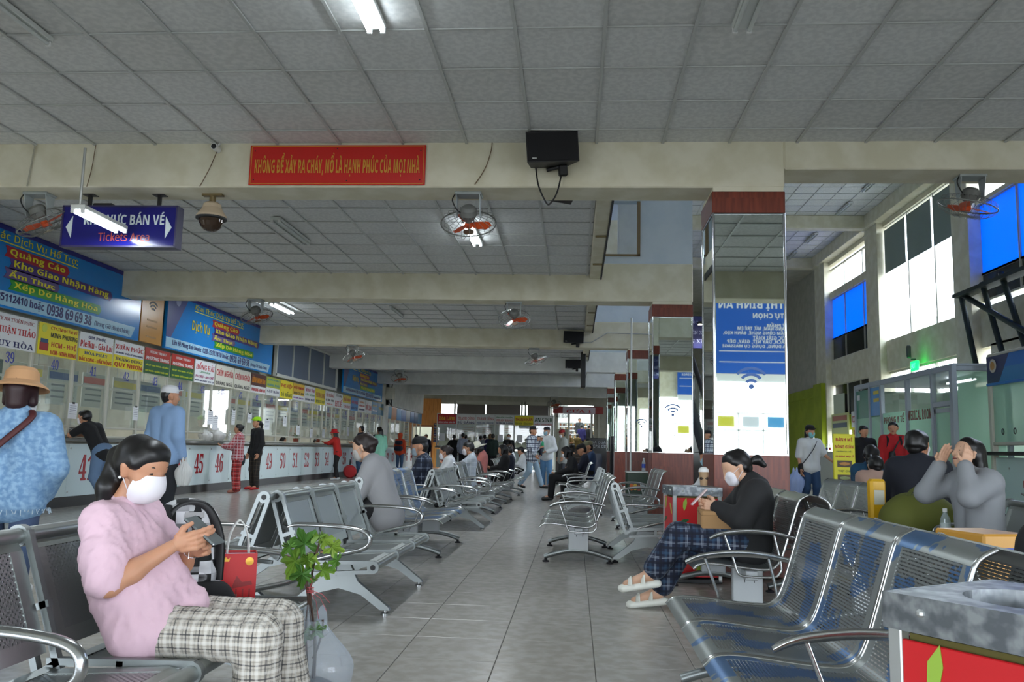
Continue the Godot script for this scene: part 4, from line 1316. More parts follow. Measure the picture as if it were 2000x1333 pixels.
func build_hanging():
	# red banner on the first beam
	var b := thing("red_banner", "red slogan banner with gold capitals on the first beam", "banner", Vector3(-2.253, 3.445, -7.405))
	obj("board", mbox(Vector3(1.675, 0.385, 0.016), 0.003), mat("banner_red", Color("c8201a"), 0.4), b, Vector3(0, 0.1925, 0))
	var fr := S()
	for y in [0.012, 0.373]: box(fr, Vector3(0, y, 0.009), Vector3(1.64, 0.005, 0.003))
	for x in [-0.82, 0.82]: box(fr, Vector3(x, 0.1925, 0.009), Vector3(0.005, 0.365, 0.003))
	obj("gold_line", fr.commit(), mat("banner_gold", Color("cf9a35"), 0.4), b)
	text(b, "KHÔNG ĐỂ XẢY RA CHÁY, NỔ LÀ HẠNH PHÚC CỦA MỌI NHÀ", Vector3(0, 0.195, 0.010), 1.57, 0.235, M.banner_gold, Basis(), "sansb", 0.003, "lettering", 1.0)
	for p in [[-0.79, 0.33], [-0.79, 0.05], [0.79, 0.33], [0.79, 0.05], [0.0, 0.35], [0.1, 0.04]]:
		obj("screw", mbox(Vector3(0.012, 0.012, 0.006), 0.003), M.dark, b, Vector3(p[0], p[1], 0.01))
	# hanging tickets sign
	var h := thing("hanging_sign", "dark blue hanging sign with white arrows and lettering for the tickets area", "sign", Vector3(-4.45, 2.9, -7.68))
	obj("case", mbox(Vector3(1.145, 0.40, 0.12), 0.004), mat("sign_navy", Color("17176a"), 0.16), h, Vector3(0, 0.2, 0))
	var ed := S()
	for y in [0.0, 0.4]: box(ed, Vector3(0, y, 0), Vector3(1.165, 0.016, 0.13))
	for x in [-0.575, 0.575]: box(ed, Vector3(x, 0.2, 0), Vector3(0.016, 0.4, 0.13))
	obj("case_edge", ed.commit(), hexm("2c2750", 0.4), h)
	var wt := mat("sign_pale", Color("c8d3d6"), 0.45)
	text(h, "KHU VỰC BÁN VÉ", Vector3(0.05, 0.265, 0.061), 0.81, 0.155, wt, Basis(), "sansb", 0.004, "lettering", 1.0)
	text(h, "Tickets Area", Vector3(0.06, 0.095, 0.061), 0.515, 0.085, hexm("b5493f", 0.45), Basis(), "sans", 0.004)
	for s in [-1, 1]:
		var a := S()
		prism(a, [Vector2(s * 0.535, 0.19), Vector2(s * 0.47, 0.30), Vector2(s * 0.475, 0.08)], 0.004, Transform3D(Basis(), Vector3(0, 0, 0.062)))
		obj("arrow", a.commit(), wt, h)
	for x in [-0.35, 0.36]:
		var p := S()
		box(p, Vector3(x, 0.465, 0), Vector3(0.03, 0.13, 0.03))
		box(p, Vector3(x, 0.528, 0), Vector3(0.12, 0.008, 0.09))
		obj("hanger", p.commit(), M.black, h)
	obj("junction_box", mbox(Vector3(0.2, 0.04, 0.08), 0.01), M.black, h, Vector3(-0.2, 0.42, 0))
	# cameras
	var d := thing("dome_camera", "beige dome camera with a smoked glass ball under the first beam", "camera", Vector3(-3.54, 3.43, -7.65))
	var st := S()
	lathe(st, [Vector2(0.03, -0.09), Vector2(0.03, -0.01), Vector2(0, 0)], 12)
	box(st, Vector3(0, -0.01, 0), Vector3(0.2, 0.02, 0.06))
	obj("stem", st.commit(), mat("brass_old", Color("7a6a48"), 0.5, 0.4), d)
	st = S()
	lathe(st, [Vector2(0.138, -0.245), Vector2(0.145, -0.235), Vector2(0.14, -0.215), Vector2(0.115, -0.18), Vector2(0.09, -0.14), Vector2(0.085, -0.105), Vector2(0.06, -0.085), Vector2(0, -0.08)], 24)
	obj("shell", st.commit(), mat("dome_beige", Color("b7a58c"), 0.5), d)
	st = S()
	lathe(st, [Vector2(0, -0.375), Vector2(0.03, -0.372), Vector2(0.065, -0.355), Vector2(0.095, -0.325), Vector2(0.112, -0.285), Vector2(0.115, -0.245)], 24)
	obj("smoked_ball", st.commit(), mat("smoked", Color("3a2c22"), 0.06), d)
	st = S()
	lathe(st, [Vector2(0.118, -0.255), Vector2(0.146, -0.25), Vector2(0.146, -0.235), Vector2(0.118, -0.235)], 24)
	obj("rim", st.commit(), M.dark, d)
	var bc := thing("bullet_camera", "small white bullet camera where the first beam meets the ceiling", "camera", Vector3(-3.41, 3.79, -7.36))
	st = S()
	lathe(st, [Vector2(0, -0.05), Vector2(0.03, -0.05), Vector2(0.032, 0.05), Vector2(0, 0.05)], 14, Transform3D(Basis(Vector3(1, 0, 0), PI / 2), Vector3.ZERO))
	tube(st, [Vector3(0, 0.02, -0.02), Vector3(0.02, 0.055, -0.03)], 0.012, 8)
	obj("body", st.commit(), M.white, bc)
	st = S()
	lathe(st, [Vector2(0, 0.0), Vector2(0.024, 0.0), Vector2(0.024, 0.006), Vector2(0, 0.008)], 14, Transform3D(Basis(Vector3(1, 0, 0), PI / 2), Vector3(0, 0, 0.05)))
	obj("lens", st.commit(), M.black, bc)
	# conduits and cables on the beam faces
	var cd := thing("conduit", "thin cables and conduits run down the face of the first beam", "cable", Vector3(0, 0, -7.40))
	var paths := [[Vector3(-5.23, 3.84, 0), Vector3(-5.27, 3.43, 0)], [Vector3(-4.62, 3.84, 0), Vector3(-4.64, 3.6, 0), Vector3(-4.66, 3.42, 0.02)], [Vector3(-3.41, 3.76, 0.02), Vector3(-3.48, 3.6, 0), Vector3(-3.56, 3.43, 0)], [Vector3(-0.80, 3.85, 0), Vector3(-0.81, 3.76, 0), Vector3(-0.86, 3.6, 0), Vector3(-0.95, 3.45, 0)]]
	for p in paths:
		st = S()
		tube(st, smooth_curve(p, 5), 0.008 if p.size() == 2 else 0.004, 6)
		obj("cable", st.commit(), hexm("a8a694", 0.6) if p.size() == 2 else hexm("6a5236", 0.6), cd)
	fan_proto(Vector2(0.35, 0.42), Vector3(-5.30, 3.43, -7.64), "orbit fan under the first beam at the left, tipped over the billboard", 1.05)
	fan_proto(Vector2(0.75, -0.05), Vector3(-1.03, 3.43, -7.62), "orbit fan under the first beam, facing the camera before a lit lamp", 1.05)
	fan_proto(Vector2(0.15, -0.24), Vector3(3.54, 3.6, -7.62), "orbit fan under the first beam at the right, before the lobby windows", 1.0)
	fan_proto(Vector2(0.6, 0.05), Vector3(-5.37, 3.43, -13.5), "orbit fan under the second beam on the left, orange blades", 1.05)
	fan_proto(Vector2(0.8, 0.0), Vector3(-1.02, 3.43, -13.5), "orbit fan under the second beam on the right, facing the camera", 1.05)
	fan_proto(Vector2(0.6, 0.15), Vector3(-5.37, 3.43, -19.7), "orbit fan under the third beam on the left", 1.05)
	fan_proto(Vector2(0.2, 0.3), Vector3(-0.98, 3.43, -19.7), "orbit fan under the third beam on the right, tipped", 1.05)
	fan_proto(Vector2(0.6, -0.1), Vector3(-5.5, 3.43, -25.8), "orbit fan under the fourth beam on the left", 1.05)
	fan_proto(Vector2(0.6, 0.0), Vector3(-0.95, 3.43, -37.9), "small far orbit fan above the gate sign", 1.3)
	speaker(Vector3(-0.26, 3.72, -7.24), Vector3(0.12, 0.22, 0.10), "black speaker tilted on the first beam with a looped cable", 1.0)
	speaker(Vector3(-0.07, 3.66, -19.36), Vector3(0.1, 0.1, -0.02), "black speaker on the third beam", 1.0)
	speaker(Vector3(-0.08, 3.66, -25.46), Vector3(0.1, 0.0, 0.0), "small black speaker on the fourth beam", 1.0)
	var lp := thing("speaker_cable", "black cable hanging in a loop under the tilted speaker", "cable", Vector3(0, 0, -7.36))
	st = S()
	tube(st, smooth_curve([Vector3(-0.39, 3.6, 0), Vector3(-0.36, 3.42, 0.02), Vector3(-0.29, 3.26, 0.03), Vector3(-0.25, 3.25, 0.03), Vector3(-0.19, 3.36, 0.02), Vector3(-0.15, 3.56, 0)], 6), 0.008, 6)
	obj("loop", st.commit(), M.black, lp)
	var fl := thing("black_flap", "black triangular flap hanging behind the first beam under the speaker", "flap", Vector3(-0.22, 3.43, -7.86))
	st = S()
	prism(st, [Vector2(-0.18, 0.03), Vector2(0.18, 0.03), Vector2(0.15, -0.03)], 0.02)
	obj("flap", st.commit(), M.black, fl)
	# black vertical sign board and white pipes at the stairwell
	var bs := thing("black_hanging_board", "narrow black board hanging at the stairwell edge", "board", Vector3(0.22, 3.36, -24.2))
	obj("board", mbox(Vector3(0.14, 1.0, 0.6), 0.01), M.black, bs)
	var pp := thing("wall_conduit", "thin grey conduit crossing the pale wall beside the second column", "cable", Vector3(0, 0, -19.42))
	st = S()
	tube(st, [Vector3(0.1, 3.55, 0), Vector3(0.35, 3.55, 0), Vector3(0.72, 3.78, 0), Vector3(1.8, 3.76, 0)], 0.012, 6)
	obj("pipe", st.commit(), M.alu, pp)
	var vp := thing("downpipe", "thin pale vertical pipe in front of the third column", "pipe", Vector3(1.16, 0, -17.6))
	st = S()
	tube(st, [Vector3(0, 0.45, 0), Vector3(0, 3.85, 0)], 0.02, 8)
	obj("pipe", st.commit(), M.alu_white, vp)

# ---------------------------------------------------------------- far end of the hall
func build_far_end():
	var z := FAR_Z
	# orange wood panel wall with a door
	var ow := struct_node("wall_wood", "orange wood-grain wall around the far left door")
	for i in 8:
		var x := -8.3 + i * 0.2
		var lo := 2.08 if x > -8.0 and x < -7.3 else 0.0
		obj("wood_panel", mbox(Vector3(0.196, 3.5 - lo, 0.03), 0.003), M.orange_wood, ow, Vector3(x, (3.5 + lo) * 0.5, z + 0.04))
	var dr := struct_node("door_1", "dark open doorway in the orange wood wall")
	var f := S()
	for x in [-8.08, -7.22]: box(f, Vector3(x, 1.05, z + 0.06), Vector3(0.07, 2.1, 0.08))
	box(f, Vector3(-7.65, 2.1, z + 0.06), Vector3(0.93, 0.07, 0.08))
	obj("door_frame", f.commit(), mat("door_brown", Color("8a4a22"), 0.45), dr)
	obj("dark_room", mbox(Vector3(1.4, 2.6, 0.05)), M.plaster_grey, dr, Vector3(-7.65, 1.3, z - 1.2))
	var sg := thing("restroom_sign", "small navy sign above the far left door", "sign", Vector3(-8.1, 2.32, z + 0.08))
	obj("board", mbox(Vector3(0.36, 0.2, 0.02), 0.003), M.navy, sg)
	text(sg, "NHÀ VỆ SINH", Vector3(0, 0, 0.012), 0.3, 0.06, M.white, Basis(), "sansb", 0.003)
	var db := thing("directory_board", "narrow navy directory board right of the far door", "sign", Vector3(-7.0, 1.35, z + 0.09))
	for r in 6: obj("plate", mbox(Vector3(0.28, 0.14, 0.02), 0.003), M.navy, db, Vector3(0, r * 0.165, 0))
	for r in 6: obj("line", mbox(Vector3(0.2, 0.03, 0.006)), hexm("b9b36a" if r % 2 else "a8adc0", 0.5), db, Vector3(0, r * 0.165, 0.012))
	# counter with six windows
	var zc := z + 0.9
	var c := thing("back_ticket_counter", "white ticket counter across the far end with number 67", "counter", Vector3(-3.95, 0, zc))
	for k in 6:
		var p := obj("front_panel", mbox(Vector3(0.95, 0.9, 0.02), 0.003), hexm("c6d0cc", 0.35), c, Vector3(-2.4 + k * 0.96, 0.5, 0))
		text(p, str(67 + k), Vector3(0, 0.05, 0.012), 0.42, 0.42, M.number_red, Basis(), "serifb", 0.006, "number")
	obj("worktop", mbox(Vector3(5.9, 0.06, 0.5), 0.01), M.granite, c, Vector3(0, 1.05, -0.15))
	var g := S()
	for k in 7: box(g, Vector3(-2.88 + k * 0.96, 1.88, -0.02), Vector3(0.06, 1.66, 0.06))
	for y in [1.1, 2.7]: box(g, Vector3(0, y, -0.02), Vector3(5.82, 0.05, 0.06))
	obj("screen_frame", g.commit(), M.alu_white, c)
	for k in 6:
		obj("pane", mbox(Vector3(0.9, 1.58, 0.006)), M.pane, c, Vector3(-2.4 + k * 0.96, 1.89, -0.02))
		obj("price_board", mbox(Vector3(0.86, 0.5, 0.02)), hexm("b6bcb8", 0.6), c, Vector3(-2.4 + k * 0.96, 1.95, -0.1))
		for r in 3: obj("print_line", mbox(Vector3(0.5, 0.025, 0.006)), hexm("8a5a5a", 0.6), c, Vector3(-2.3 + k * 0.96, 2.05 - r * 0.1, -0.086))
		obj("paper", mbox(Vector3(0.26, 0.36, 0.006)), M.paper, c, Vector3(-2.6 + k * 0.96, 1.55, 0.0))
	obj("office_back", mbox(Vector3(5.8, 1.6, 0.04)), hexm("9a9682", 0.8), c, Vector3(0, 1.9, -0.7))
	var W := "dfe2e2"
	var defs := [["b4141c", [["Hòa Liêm", 0.28, 0.8, 0.22, "e8c81a", "serifb"], ["KRÔNG BÔNG - ĐẮK LẮK", 0.08, 0.82, 0.1, W, "sansb"]], "red sign with yellow script on the far counter"], [W, [["THÀNH CÔNG", 0.3, 0.84, 0.17, "b5161c", "serifb"], ["BÙ ĐĂNG", 0.09, 0.84, 0.14, "1a1f5c", "sansb"]], "white sign reading BÙ ĐĂNG on the far counter"], [W, [["THÀNH CÔNG", 0.3, 0.84, 0.17, "b5161c", "serifb"], ["PHƯỚC LONG - ĐỒNG XOÀI", 0.09, 0.84, 0.12, "3a5a8a", "sansb"]], "white sign reading PHƯỚC LONG on the far counter"], [W, [["PHƯỚC THIỆN", 0.36, 0.8, 0.1, "1d7a3a", "sansb"], ["PHAN RANG", 0.22, 0.8, 0.1, "b5161c", "serifb"], ["NINH SƠN", 0.08, 0.8, 0.1, "1a1f5c", "sansb"]], "white sign with green, red and navy lines on the far counter"], ["e6d712", [["THANH HÂN", 0.3, 0.84, 0.18, "b5161c", "sansb"], ["TUY HÒA - SÔNG HINH", 0.09, 0.84, 0.13, "55601a", "sansb"]], "yellow sign reading TUY HÒA on the far counter"], [W, [["AN SINH", 0.28, 0.86, 0.2, "16502c", "sansb"], ["HẢI DƯƠNG", 0.07, 0.84, 0.1, "b5161c", "sansb"]], "white sign reading HẢI DƯƠNG on the far counter"]]
	for k in 6:
		var s := thing("route_sign", defs[k][2], "sign", Vector3(-3.95 - 2.4 + k * 0.96, 2.22, zc + 0.03), 0, "route signs on the far counter")
		obj("board", mbox(Vector3(0.92, 0.46, 0.012)), hexm(defs[k][0], 0.45), s, Vector3(0, 0.23, 0))
		for l in defs[k][1]: text(s, l[0], Vector3(0, l[1], 0.008), l[2], l[3], hexm(l[4], 0.5), Basis(), l[5], 0.003)
	# brown windows over the counter
	var w := struct_node("window_9", "brown frosted windows above the far counter")
	for p in [[-6.0, -4.55], [-4.5, -2.75], [-2.4, -1.35]]:
		obj("pane", mbox(Vector3(p[1] - p[0], 1.0, 0.02)), mat("brown_pane", Color("4d443a"), 0.35), w, Vector3((p[0] + p[1]) * 0.5, 2.8, z - 0.05))
	var wf := S()
	for x in [-6.1, -2.68, -2.5, -1.3]: box(wf, Vector3(x, 2.85, z), Vector3(0.09, 1.2, 0.12))
	box(wf, Vector3(-3.7, 3.36, z), Vector3(5.0, 0.12, 0.12))
	obj("window_frame", wf.commit(), M.alu_cream, w)
	# gate 1
	var gz := z + 0.1
	var gt := struct_node("door_2", "gate with red canopy opening to the bright stairs")
	var fr := S()
	for x in [-0.98, -0.3, 0.84, 1.2]: box(fr, Vector3(x, 1.6, gz), Vector3(0.1, 3.2, 0.12))
	box(fr, Vector3(0.1, 2.2, gz), Vector3(0.02, 0.02, 0.05))
	obj("gate_frame", fr.commit(), M.alu_cream, gt)
	obj("red_canopy", mbox(Vector3(2.5, 0.34, 0.3), 0.01), mat("canopy_red", Color("8e1414"), 0.4), gt, Vector3(0.15, 3.05, gz + 0.1))
	obj("side_pane", mbox(Vector3(0.6, 1.0, 0.01)), mat("side_pane", Color("8d9078"), 0.3), gt, Vector3(-0.65, 1.6, gz))
	obj("side_door", mbox(Vector3(0.6, 1.1, 0.03)), hexm("2b2320", 0.5), gt, Vector3(-0.65, 0.55, gz))
	var cs := thing("gate_sign", "pink-white sign reading CỬA 1 in red over the gate", "sign", Vector3(0.2, 3.02, gz + 0.28))
	obj("board", mbox(Vector3(1.62, 0.33, 0.05), 0.008), hexm("c9b8bf", 0.4), cs)
	text(cs, "CỬA 1", Vector3(0, 0, 0.03), 1.25, 0.2, M.sign_red, Basis(), "serifb", 0.006)
	var ws := thing("wall_lettering", "black lettering on the pale wall beside the gate", "sign", Vector3(-0.75, 2.75, z + 0.02))
	text(ws, "CAN SANG  BIA DAN", Vector3.ZERO, 0.9, 0.16, M.black, Basis(), "sansb", 0.01)
	# bright stall behind the gate: shelves of small goods, stairs going up
	var sx := 0.3
	var wl := S()
	box(wl, Vector3(sx, 2.2, -47.5), Vector3(5.0, 4.6, 0.15))
	box(wl, Vector3(sx - 1.5, 2.2, -45.2), Vector3(0.12, 4.6, 5.0))
	box(wl, Vector3(sx + 1.6, 2.2, -45.2), Vector3(0.12, 4.6, 5.0))
	box(wl, Vector3(sx, 4.4, -45.0), Vector3(5.0, 0.12, 5.6))
	struct_("wall_stall", wl.commit(), M.plaster_white)
	var stl := thing("stairs", "dark stairs rising behind the gate", "stairs", Vector3(sx, 0, -42.9))
	for i in 8: obj("step", mbox(Vector3(2.2, 0.17, 0.3), 0.01), hexm("3a2f2a", 0.6), stl, Vector3(0, 0.085 + i * 0.17, -i * 0.3))
	var sh := thing("goods_shelf", "white lit shelf of small goods behind the gate", "shelf", Vector3(sx, 1.5, -47.2))
	for i in 6: obj("shelf_board", mbox(Vector3(2.4, 0.03, 0.3)), M.white, sh, Vector3(0, i * 0.22, 0))
	for i in 5:
		for k in 12:
			var jar := thing("goods_jar", "small jar on the white lit shelf behind the gate", "jar", Vector3(sx - 1.1 + k * 0.2, 1.515 + i * 0.22, -47.15), 0, "jars on the lit shelf")
			var jm: Mesh
			if not tex.has("jar"):
				var j := S()
				lathe(j, [Vector2(0.05, 0), Vector2(0.055, 0.09), Vector2(0.03, 0.12), Vector2(0.03, 0.15), Vector2(0, 0.15)], 8)
				tex["jar"] = j.commit()
			obj("jar", tex["jar"], hexm(["6a3a22", "8a6a3a", "b0a890", "4a3020"][(i * 5 + k * 3) % 4], 0.4), jar)
	tube_lamp(Vector3(sx, 3.5, -45.6), true, "lit tube lamp in the bright stall behind the gate", 0, 1.4, 2, 8.0, PI / 2)
	tube_lamp(Vector3(sx, 4.3, -43.6), true, "second lit tube lamp on the stall ceiling behind the gate", 0, 1.4, 2, 5.0, PI / 2)
	# dark drinks standee and loudspeaker tower before the columns
	var pk := thing("drinks_standee", "black standee with grey slanted lettering beside the gate", "standee", Vector3(0.95, 0, -33.5))
	obj("board", mbox(Vector3(0.78, 1.55, 0.06), 0.01), hexm("14161c", 0.4), pk, Vector3(0, 0.78, 0))
	text(pk, "ĐÃ QUÁ", Vector3(0, 1.38, 0.033), 0.56, 0.12, hexm("a9adb4", 0.5), Basis(), "sansb", 0.004)
	text(pk, "PEPSI ƠI!", Vector3(0, 1.24, 0.033), 0.56, 0.12, hexm("a9adb4", 0.5), Basis(), "sansb", 0.004)
	var st := S()
	lathe(st, [Vector2(0.16, -0.3), Vector2(0.2, 0.1), Vector2(0.17, 0.35), Vector2(0, 0.35)], 14)
	var can := obj("bottle_picture", st.commit(), hexm("1c2a44", 0.3), pk, Vector3(0, 0.6, 0.02))
	can.scale = Vector3(1, 1, 0.08)
	var tw := thing("speaker_tower", "tall black loudspeaker tower beside the dark standee", "speaker", Vector3(1.55, 0, -31.0))
	obj("cabinet", mbox(Vector3(0.5, 1.6, 0.5), 0.02), M.black, tw, Vector3(0, 0.8, 0))
	obj("grille", mbox(Vector3(0.44, 1.2, 0.02), 0.01), M.black_soft, tw, Vector3(0, 0.7, 0.26))
	obj("badge", mbox(Vector3(0.16, 0.03, 0.01)), M.alu, tw, Vector3(0, 1.42, 0.255))
	# escalator flank between the first two columns
	var es := thing("escalator", "dark escalator flank with a rubber handrail between the mirrored columns", "escalator", Vector3(2.35, 0, -17.5))
	var poly := [Vector2(-3.2, 0), Vector2(3.0, 0), Vector2(3.0, 0.9), Vector2(2.2, 0.95), Vector2(-3.2, 4.0)]
	st = S()
	prism(st, poly, 0.2, Transform3D(Basis(Vector3(0, 1, 0), -PI / 2), Vector3.ZERO))
	obj("flank", st.commit(), M.black, es)
	st = S()
	tube(st, smooth_curve([Vector3(0, 0.85, 2.9), Vector3(0, 1.25, 3.2), Vector3(0, 1.7, 2.7), Vector3(0, 2.2, 1.8), Vector3(0, 4.6, -2.6)], 8), 0.05, 8)
	obj("handrail", st.commit(), M.rubber, es)
	st = S()
	prism(st, [Vector2(-3.2, 4.0), Vector2(2.2, 0.95), Vector2(2.9, 1.0), Vector2(3.0, 1.4), Vector2(2.2, 1.9), Vector2(-3.0, 4.8)], 0.02, Transform3D(Basis(Vector3(0, 1, 0), -PI / 2), Vector3.ZERO))
	obj("balustrade", st.commit(), M.pane, es)
	var fl := thing("flood_light", "small lit flood light on the pale wall between columns", "lamp", Vector3(3.6, 4.75, -24.0))
	obj("housing", mbox(Vector3(0.3, 0.08, 0.2), 0.02), M.dark, fl)
	obj("led_face", mbox(Vector3(0.24, 0.012, 0.16)), M.spot_on, fl, Vector3(0, -0.045, 0))
	var sp := SpotLight3D.new()
	sp.name = "flood_beam"
	sp.light_energy = 4.0
	sp.spot_angle = 60
	sp.spot_range = 40
	sp.shadow_enabled = true
	sp.position = Vector3(0, -0.07, 0)
	sp.rotation = Vector3(-PI / 2, 0, 0)
	fl.add_child(sp)
	var nb := thing("navy_notice", "navy notice board with pale lettering hanging beyond the second column", "sign", Vector3(3.2, 4.55, -24.5))
	obj("board", mbox(Vector3(1.3, 0.95, 0.06), 0.01), M.navy, nb)
	text(nb, "PHÒNG", Vector3(0.1, 0.3, 0.033), 0.5, 0.1, hexm("8a8fb0", 0.5), Basis(), "serif", 0.004)
	text(nb, "KHÁCH, BẾN XE", Vector3(0.0, 0.0, 0.033), 1.1, 0.16, hexm("9a9fc0", 0.5), Basis(), "serif", 0.004)
	text(nb, "BÊN XE", Vector3(0.2, -0.25, 0.033), 0.6, 0.14, hexm("9a9fc0", 0.5), Basis(), "serif", 0.004)

# ---------------------------------------------------------------- lobby: medical room, kiosk, signs
func build_lobby_things():
	var t := thing("medical_room", "aluminium and frosted green glass medical room in the lobby", "booth", Vector3(6.85, 0, -15.75))
	var fr := S()
	var H := 2.77
	for z in [0.0, -0.86, -2.1, -3.56, -4.28, -5.28]: bbox(fr, Vector3(0, H * 0.5, z), Vector3(0.09, H, 0.09 if z < 0 else 0.13), 0.008)
	for y in [0.05, 0.9, H - 0.05]: bbox(fr, Vector3(0, y, -2.64), Vector3(0.08, 0.1 if y > 1 else 0.06, 5.3), 0.008)
	bbox(fr, Vector3(0, 2.07, -0.43), Vector3(0.08, 0.1, 0.86), 0.008)
	bbox(fr, Vector3(0.45, H - 0.05, 0), Vector3(0.9, 0.12, 0.09), 0.008)
	bbox(fr, Vector3(0.95, H * 0.5, 0), Vector3(0.08, H, 0.09), 0.008)
	obj("frame", fr.commit(), M.alu_grey, t)
	var zs := [0.0, -0.86, -2.1, -3.56, -4.28, -5.28]
	for i in 5:
		var zc: float = (zs[i] + zs[i + 1]) * 0.5
		var wd: float = zs[i] - zs[i + 1] - 0.08
		if i == 0: obj("pane", mbox(Vector3(0.01, 0.55, wd)), M.pane_clear, t, Vector3(0, 2.4, zc))
		else: obj("pane", mbox(Vector3(0.01, 0.66 if i < 3 else 0.5, wd)), M.pane_clear, t, Vector3(0, 2.35, zc))
		if i == 0:
			var d := obj("door", mbox(Vector3(0.03, 1.95, wd - 0.02)), M.frosted, t, Vector3(0, 1.0, zc))
			var df := S()
			for e in [-1, 1]: box(df, Vector3(0.0, 0, e * (wd * 0.5 - 0.05)), Vector3(0.05, 1.98, 0.07))
			box(df, Vector3(0, 0.95, 0), Vector3(0.05, 0.08, wd))
			obj("door_frame", df.commit(), M.alu_grey, d)
		else:
			obj("frosted_pane", mbox(Vector3(0.012, 1.12, wd)), M.frosted, t, Vector3(0, 1.47, zc))
			obj("low_panel", mbox(Vector3(0.02, 0.82, wd)), hexm("b8c4c0", 0.4), t, Vector3(0, 0.47, zc))
	obj("side_pane", mbox(Vector3(0.84, 2.6, 0.012)), M.frosted, t, Vector3(0.46, 1.35, 0))
	obj("roof", mbox(Vector3(2.1, 0.04, 5.4)), M.alu_grey, t, Vector3(1.05, H, -2.64))
	obj("inner_wall", mbox(Vector3(0.05, 2.6, 5.3)), hexm("b4c8b4", 0.7), t, Vector3(2.05, 1.35, -2.64))
	obj("inner_end", mbox(Vector3(2.0, 2.6, 0.05)), hexm("b4c8b4", 0.7), t, Vector3(1.05, 1.35, -5.25))
	var bt := Basis(Vector3(0, 0, 1), Vector3.UP, Vector3(-1, 0, 0))
	var rd := mat("letter_dark_red", Color("6e1a1a"), 0.5)
	text(t, "PHÒNG Y TẾ", Vector3(-0.02, 1.90, -2.85), 1.15, 0.2, rd, bt, "sansb", 0.004)
	text(t, "MEDICAL ROOM", Vector3(-0.02, 1.92, -1.5), 1.16, 0.2, rd, bt, "sansb", 0.004)
	var gp := obj("green_poster", mbox(Vector3(0.012, 0.66, 0.62)), hexm("12765a", 0.4), t, Vector3(-0.01, 2.3, -3.93))
	text(gp, "MAI LINH", Vector3(-0.008, -0.02, 0.1), 0.34, 0.08, M.white, bt, "sansb", 0.003)
	var gp2 := obj("green_poster", mbox(Vector3(0.012, 0.66, 0.9)), hexm("12765a", 0.4), t, Vector3(-0.01, 2.3, -4.77))
	obj("white_patch", mbox(Vector3(0.004, 0.12, 0.2)), M.white, gp2, Vector3(-0.008, 0.17, -0.3))
	var bp := obj("blue_poster", mbox(Vector3(0.012, 0.64, 0.6)), hexm("2a86c4", 0.4), t, Vector3(-0.02, 2.32, -3.93))
	for r in 2: obj("yellow_line", mbox(Vector3(0.004, 0.08, 0.34)), hexm("c8b83a", 0.5), bp, Vector3(-0.008, 0.2 - r * 0.17, 0.08))
	tube_lamp(Vector3(8.0, 2.72, -18.0), true, "lit tube lamp inside the medical room", 0, 1.2, 2, 2.2)
	# kiosk on the far right
	var k := thing("ticket_kiosk", "glazed ticket kiosk with a navy and blue band at the right edge", "kiosk", Vector3(7.4, 0, -15.5))
	var L := 6.0
	var f := S()
	for z in [0.0, 2.0, 4.0, 6.0]: bbox(f, Vector3(0, 1.45, z), Vector3(0.1, 2.9, 0.1), 0.01)
	bbox(f, Vector3(0, 2.9, L * 0.5), Vector3(0.1, 0.06, L), 0.01)
	bbox(f, Vector3(0, 1.34, L * 0.5), Vector3(0.08, 0.06, L), 0.01)
	obj("frame", f.commit(), M.alu_cream, k)
	var p := Transform3D(bt, Vector3(-0.06, 2.39, 0))
	for q in [["navy_band", "1c2152", [Vector2(0.02, 0), Vector2(0.42, 0), Vector2(0.8, 0.48), Vector2(0.02, 0.48)]], ["blue_band", "2a78ae", [Vector2(0.42, 0), Vector2(L, 0), Vector2(L, 0.26), Vector2(0.63, 0.26)]], ["bright_band", "1667b4", [Vector2(0.63, 0.26), Vector2(L, 0.26), Vector2(L, 0.48), Vector2(0.8, 0.48)]]]:
		f = S()
		prism(f, q[2], 0.03, p)
		obj(q[0], f.commit(), hexm(q[1], 0.35), k)
	f = S()
	lathe(f, [Vector2(0, 0), Vector2(0.12, 0), Vector2(0.12, 0.006), Vector2(0, 0.006)], 20, Transform3D(Basis(Vector3(0, 0, 1), PI / 2), Vector3.ZERO))
	var em := obj("round_emblem", f.commit(), hexm("b9b4a8", 0.5), k, Vector3(-0.08, 2.7, 0.25))
	f = S()
	lathe(f, [Vector2(0, 0), Vector2(0.075, 0), Vector2(0.075, 0.006), Vector2(0, 0.006)], 12, Transform3D(Basis(Vector3(0, 0, 1), PI / 2), Vector3.ZERO))
	obj("emblem_heart", f.commit(), hexm("b88a4a", 0.5), em, Vector3(-0.005, 0, 0))
	obj("rail_blue", mbox(Vector3(0.06, 0.05, L), 0.01), hexm("1667b4", 0.35), k, Vector3(-0.06, 2.38, L * 0.5))
	for i in 3:
		obj("pane", mbox(Vector3(0.01, 1.0, 1.9)), M.frosted if i == 0 else M.pane, k, Vector3(0, 1.87, 1.0 + i * 2.0))
		obj("low_panel", mbox(Vector3(0.02, 1.05, 0.98), 0.003), hexm("b9d0cc", 0.3), k, Vector3(0, 0.58, 0.5 + i * 2.0))
		obj("low_panel", mbox(Vector3(0.02, 1.05, 0.98), 0.003), hexm("b9d0cc", 0.3), k, Vector3(0, 0.58, 1.5 + i * 2.0))
	obj("ledge", mbox(Vector3(0.4, 0.06, L), 0.01), M.black, k, Vector3(-0.05, 1.17, L * 0.5))
	obj("plinth", mbox(Vector3(0.03, 0.14, L)), M.dark, k, Vector3(0, 0.07, L * 0.5))
	obj("inner_wall", mbox(Vector3(0.05, 2.8, L)), hexm("8fa08c", 0.7), k, Vector3(1.5, 1.4, L * 0.5))
	text(k, "7", Vector3(-0.015, 0.52, 1.05), 0.22, 0.42, M.number_red, bt, "serifb", 0.006, "number")
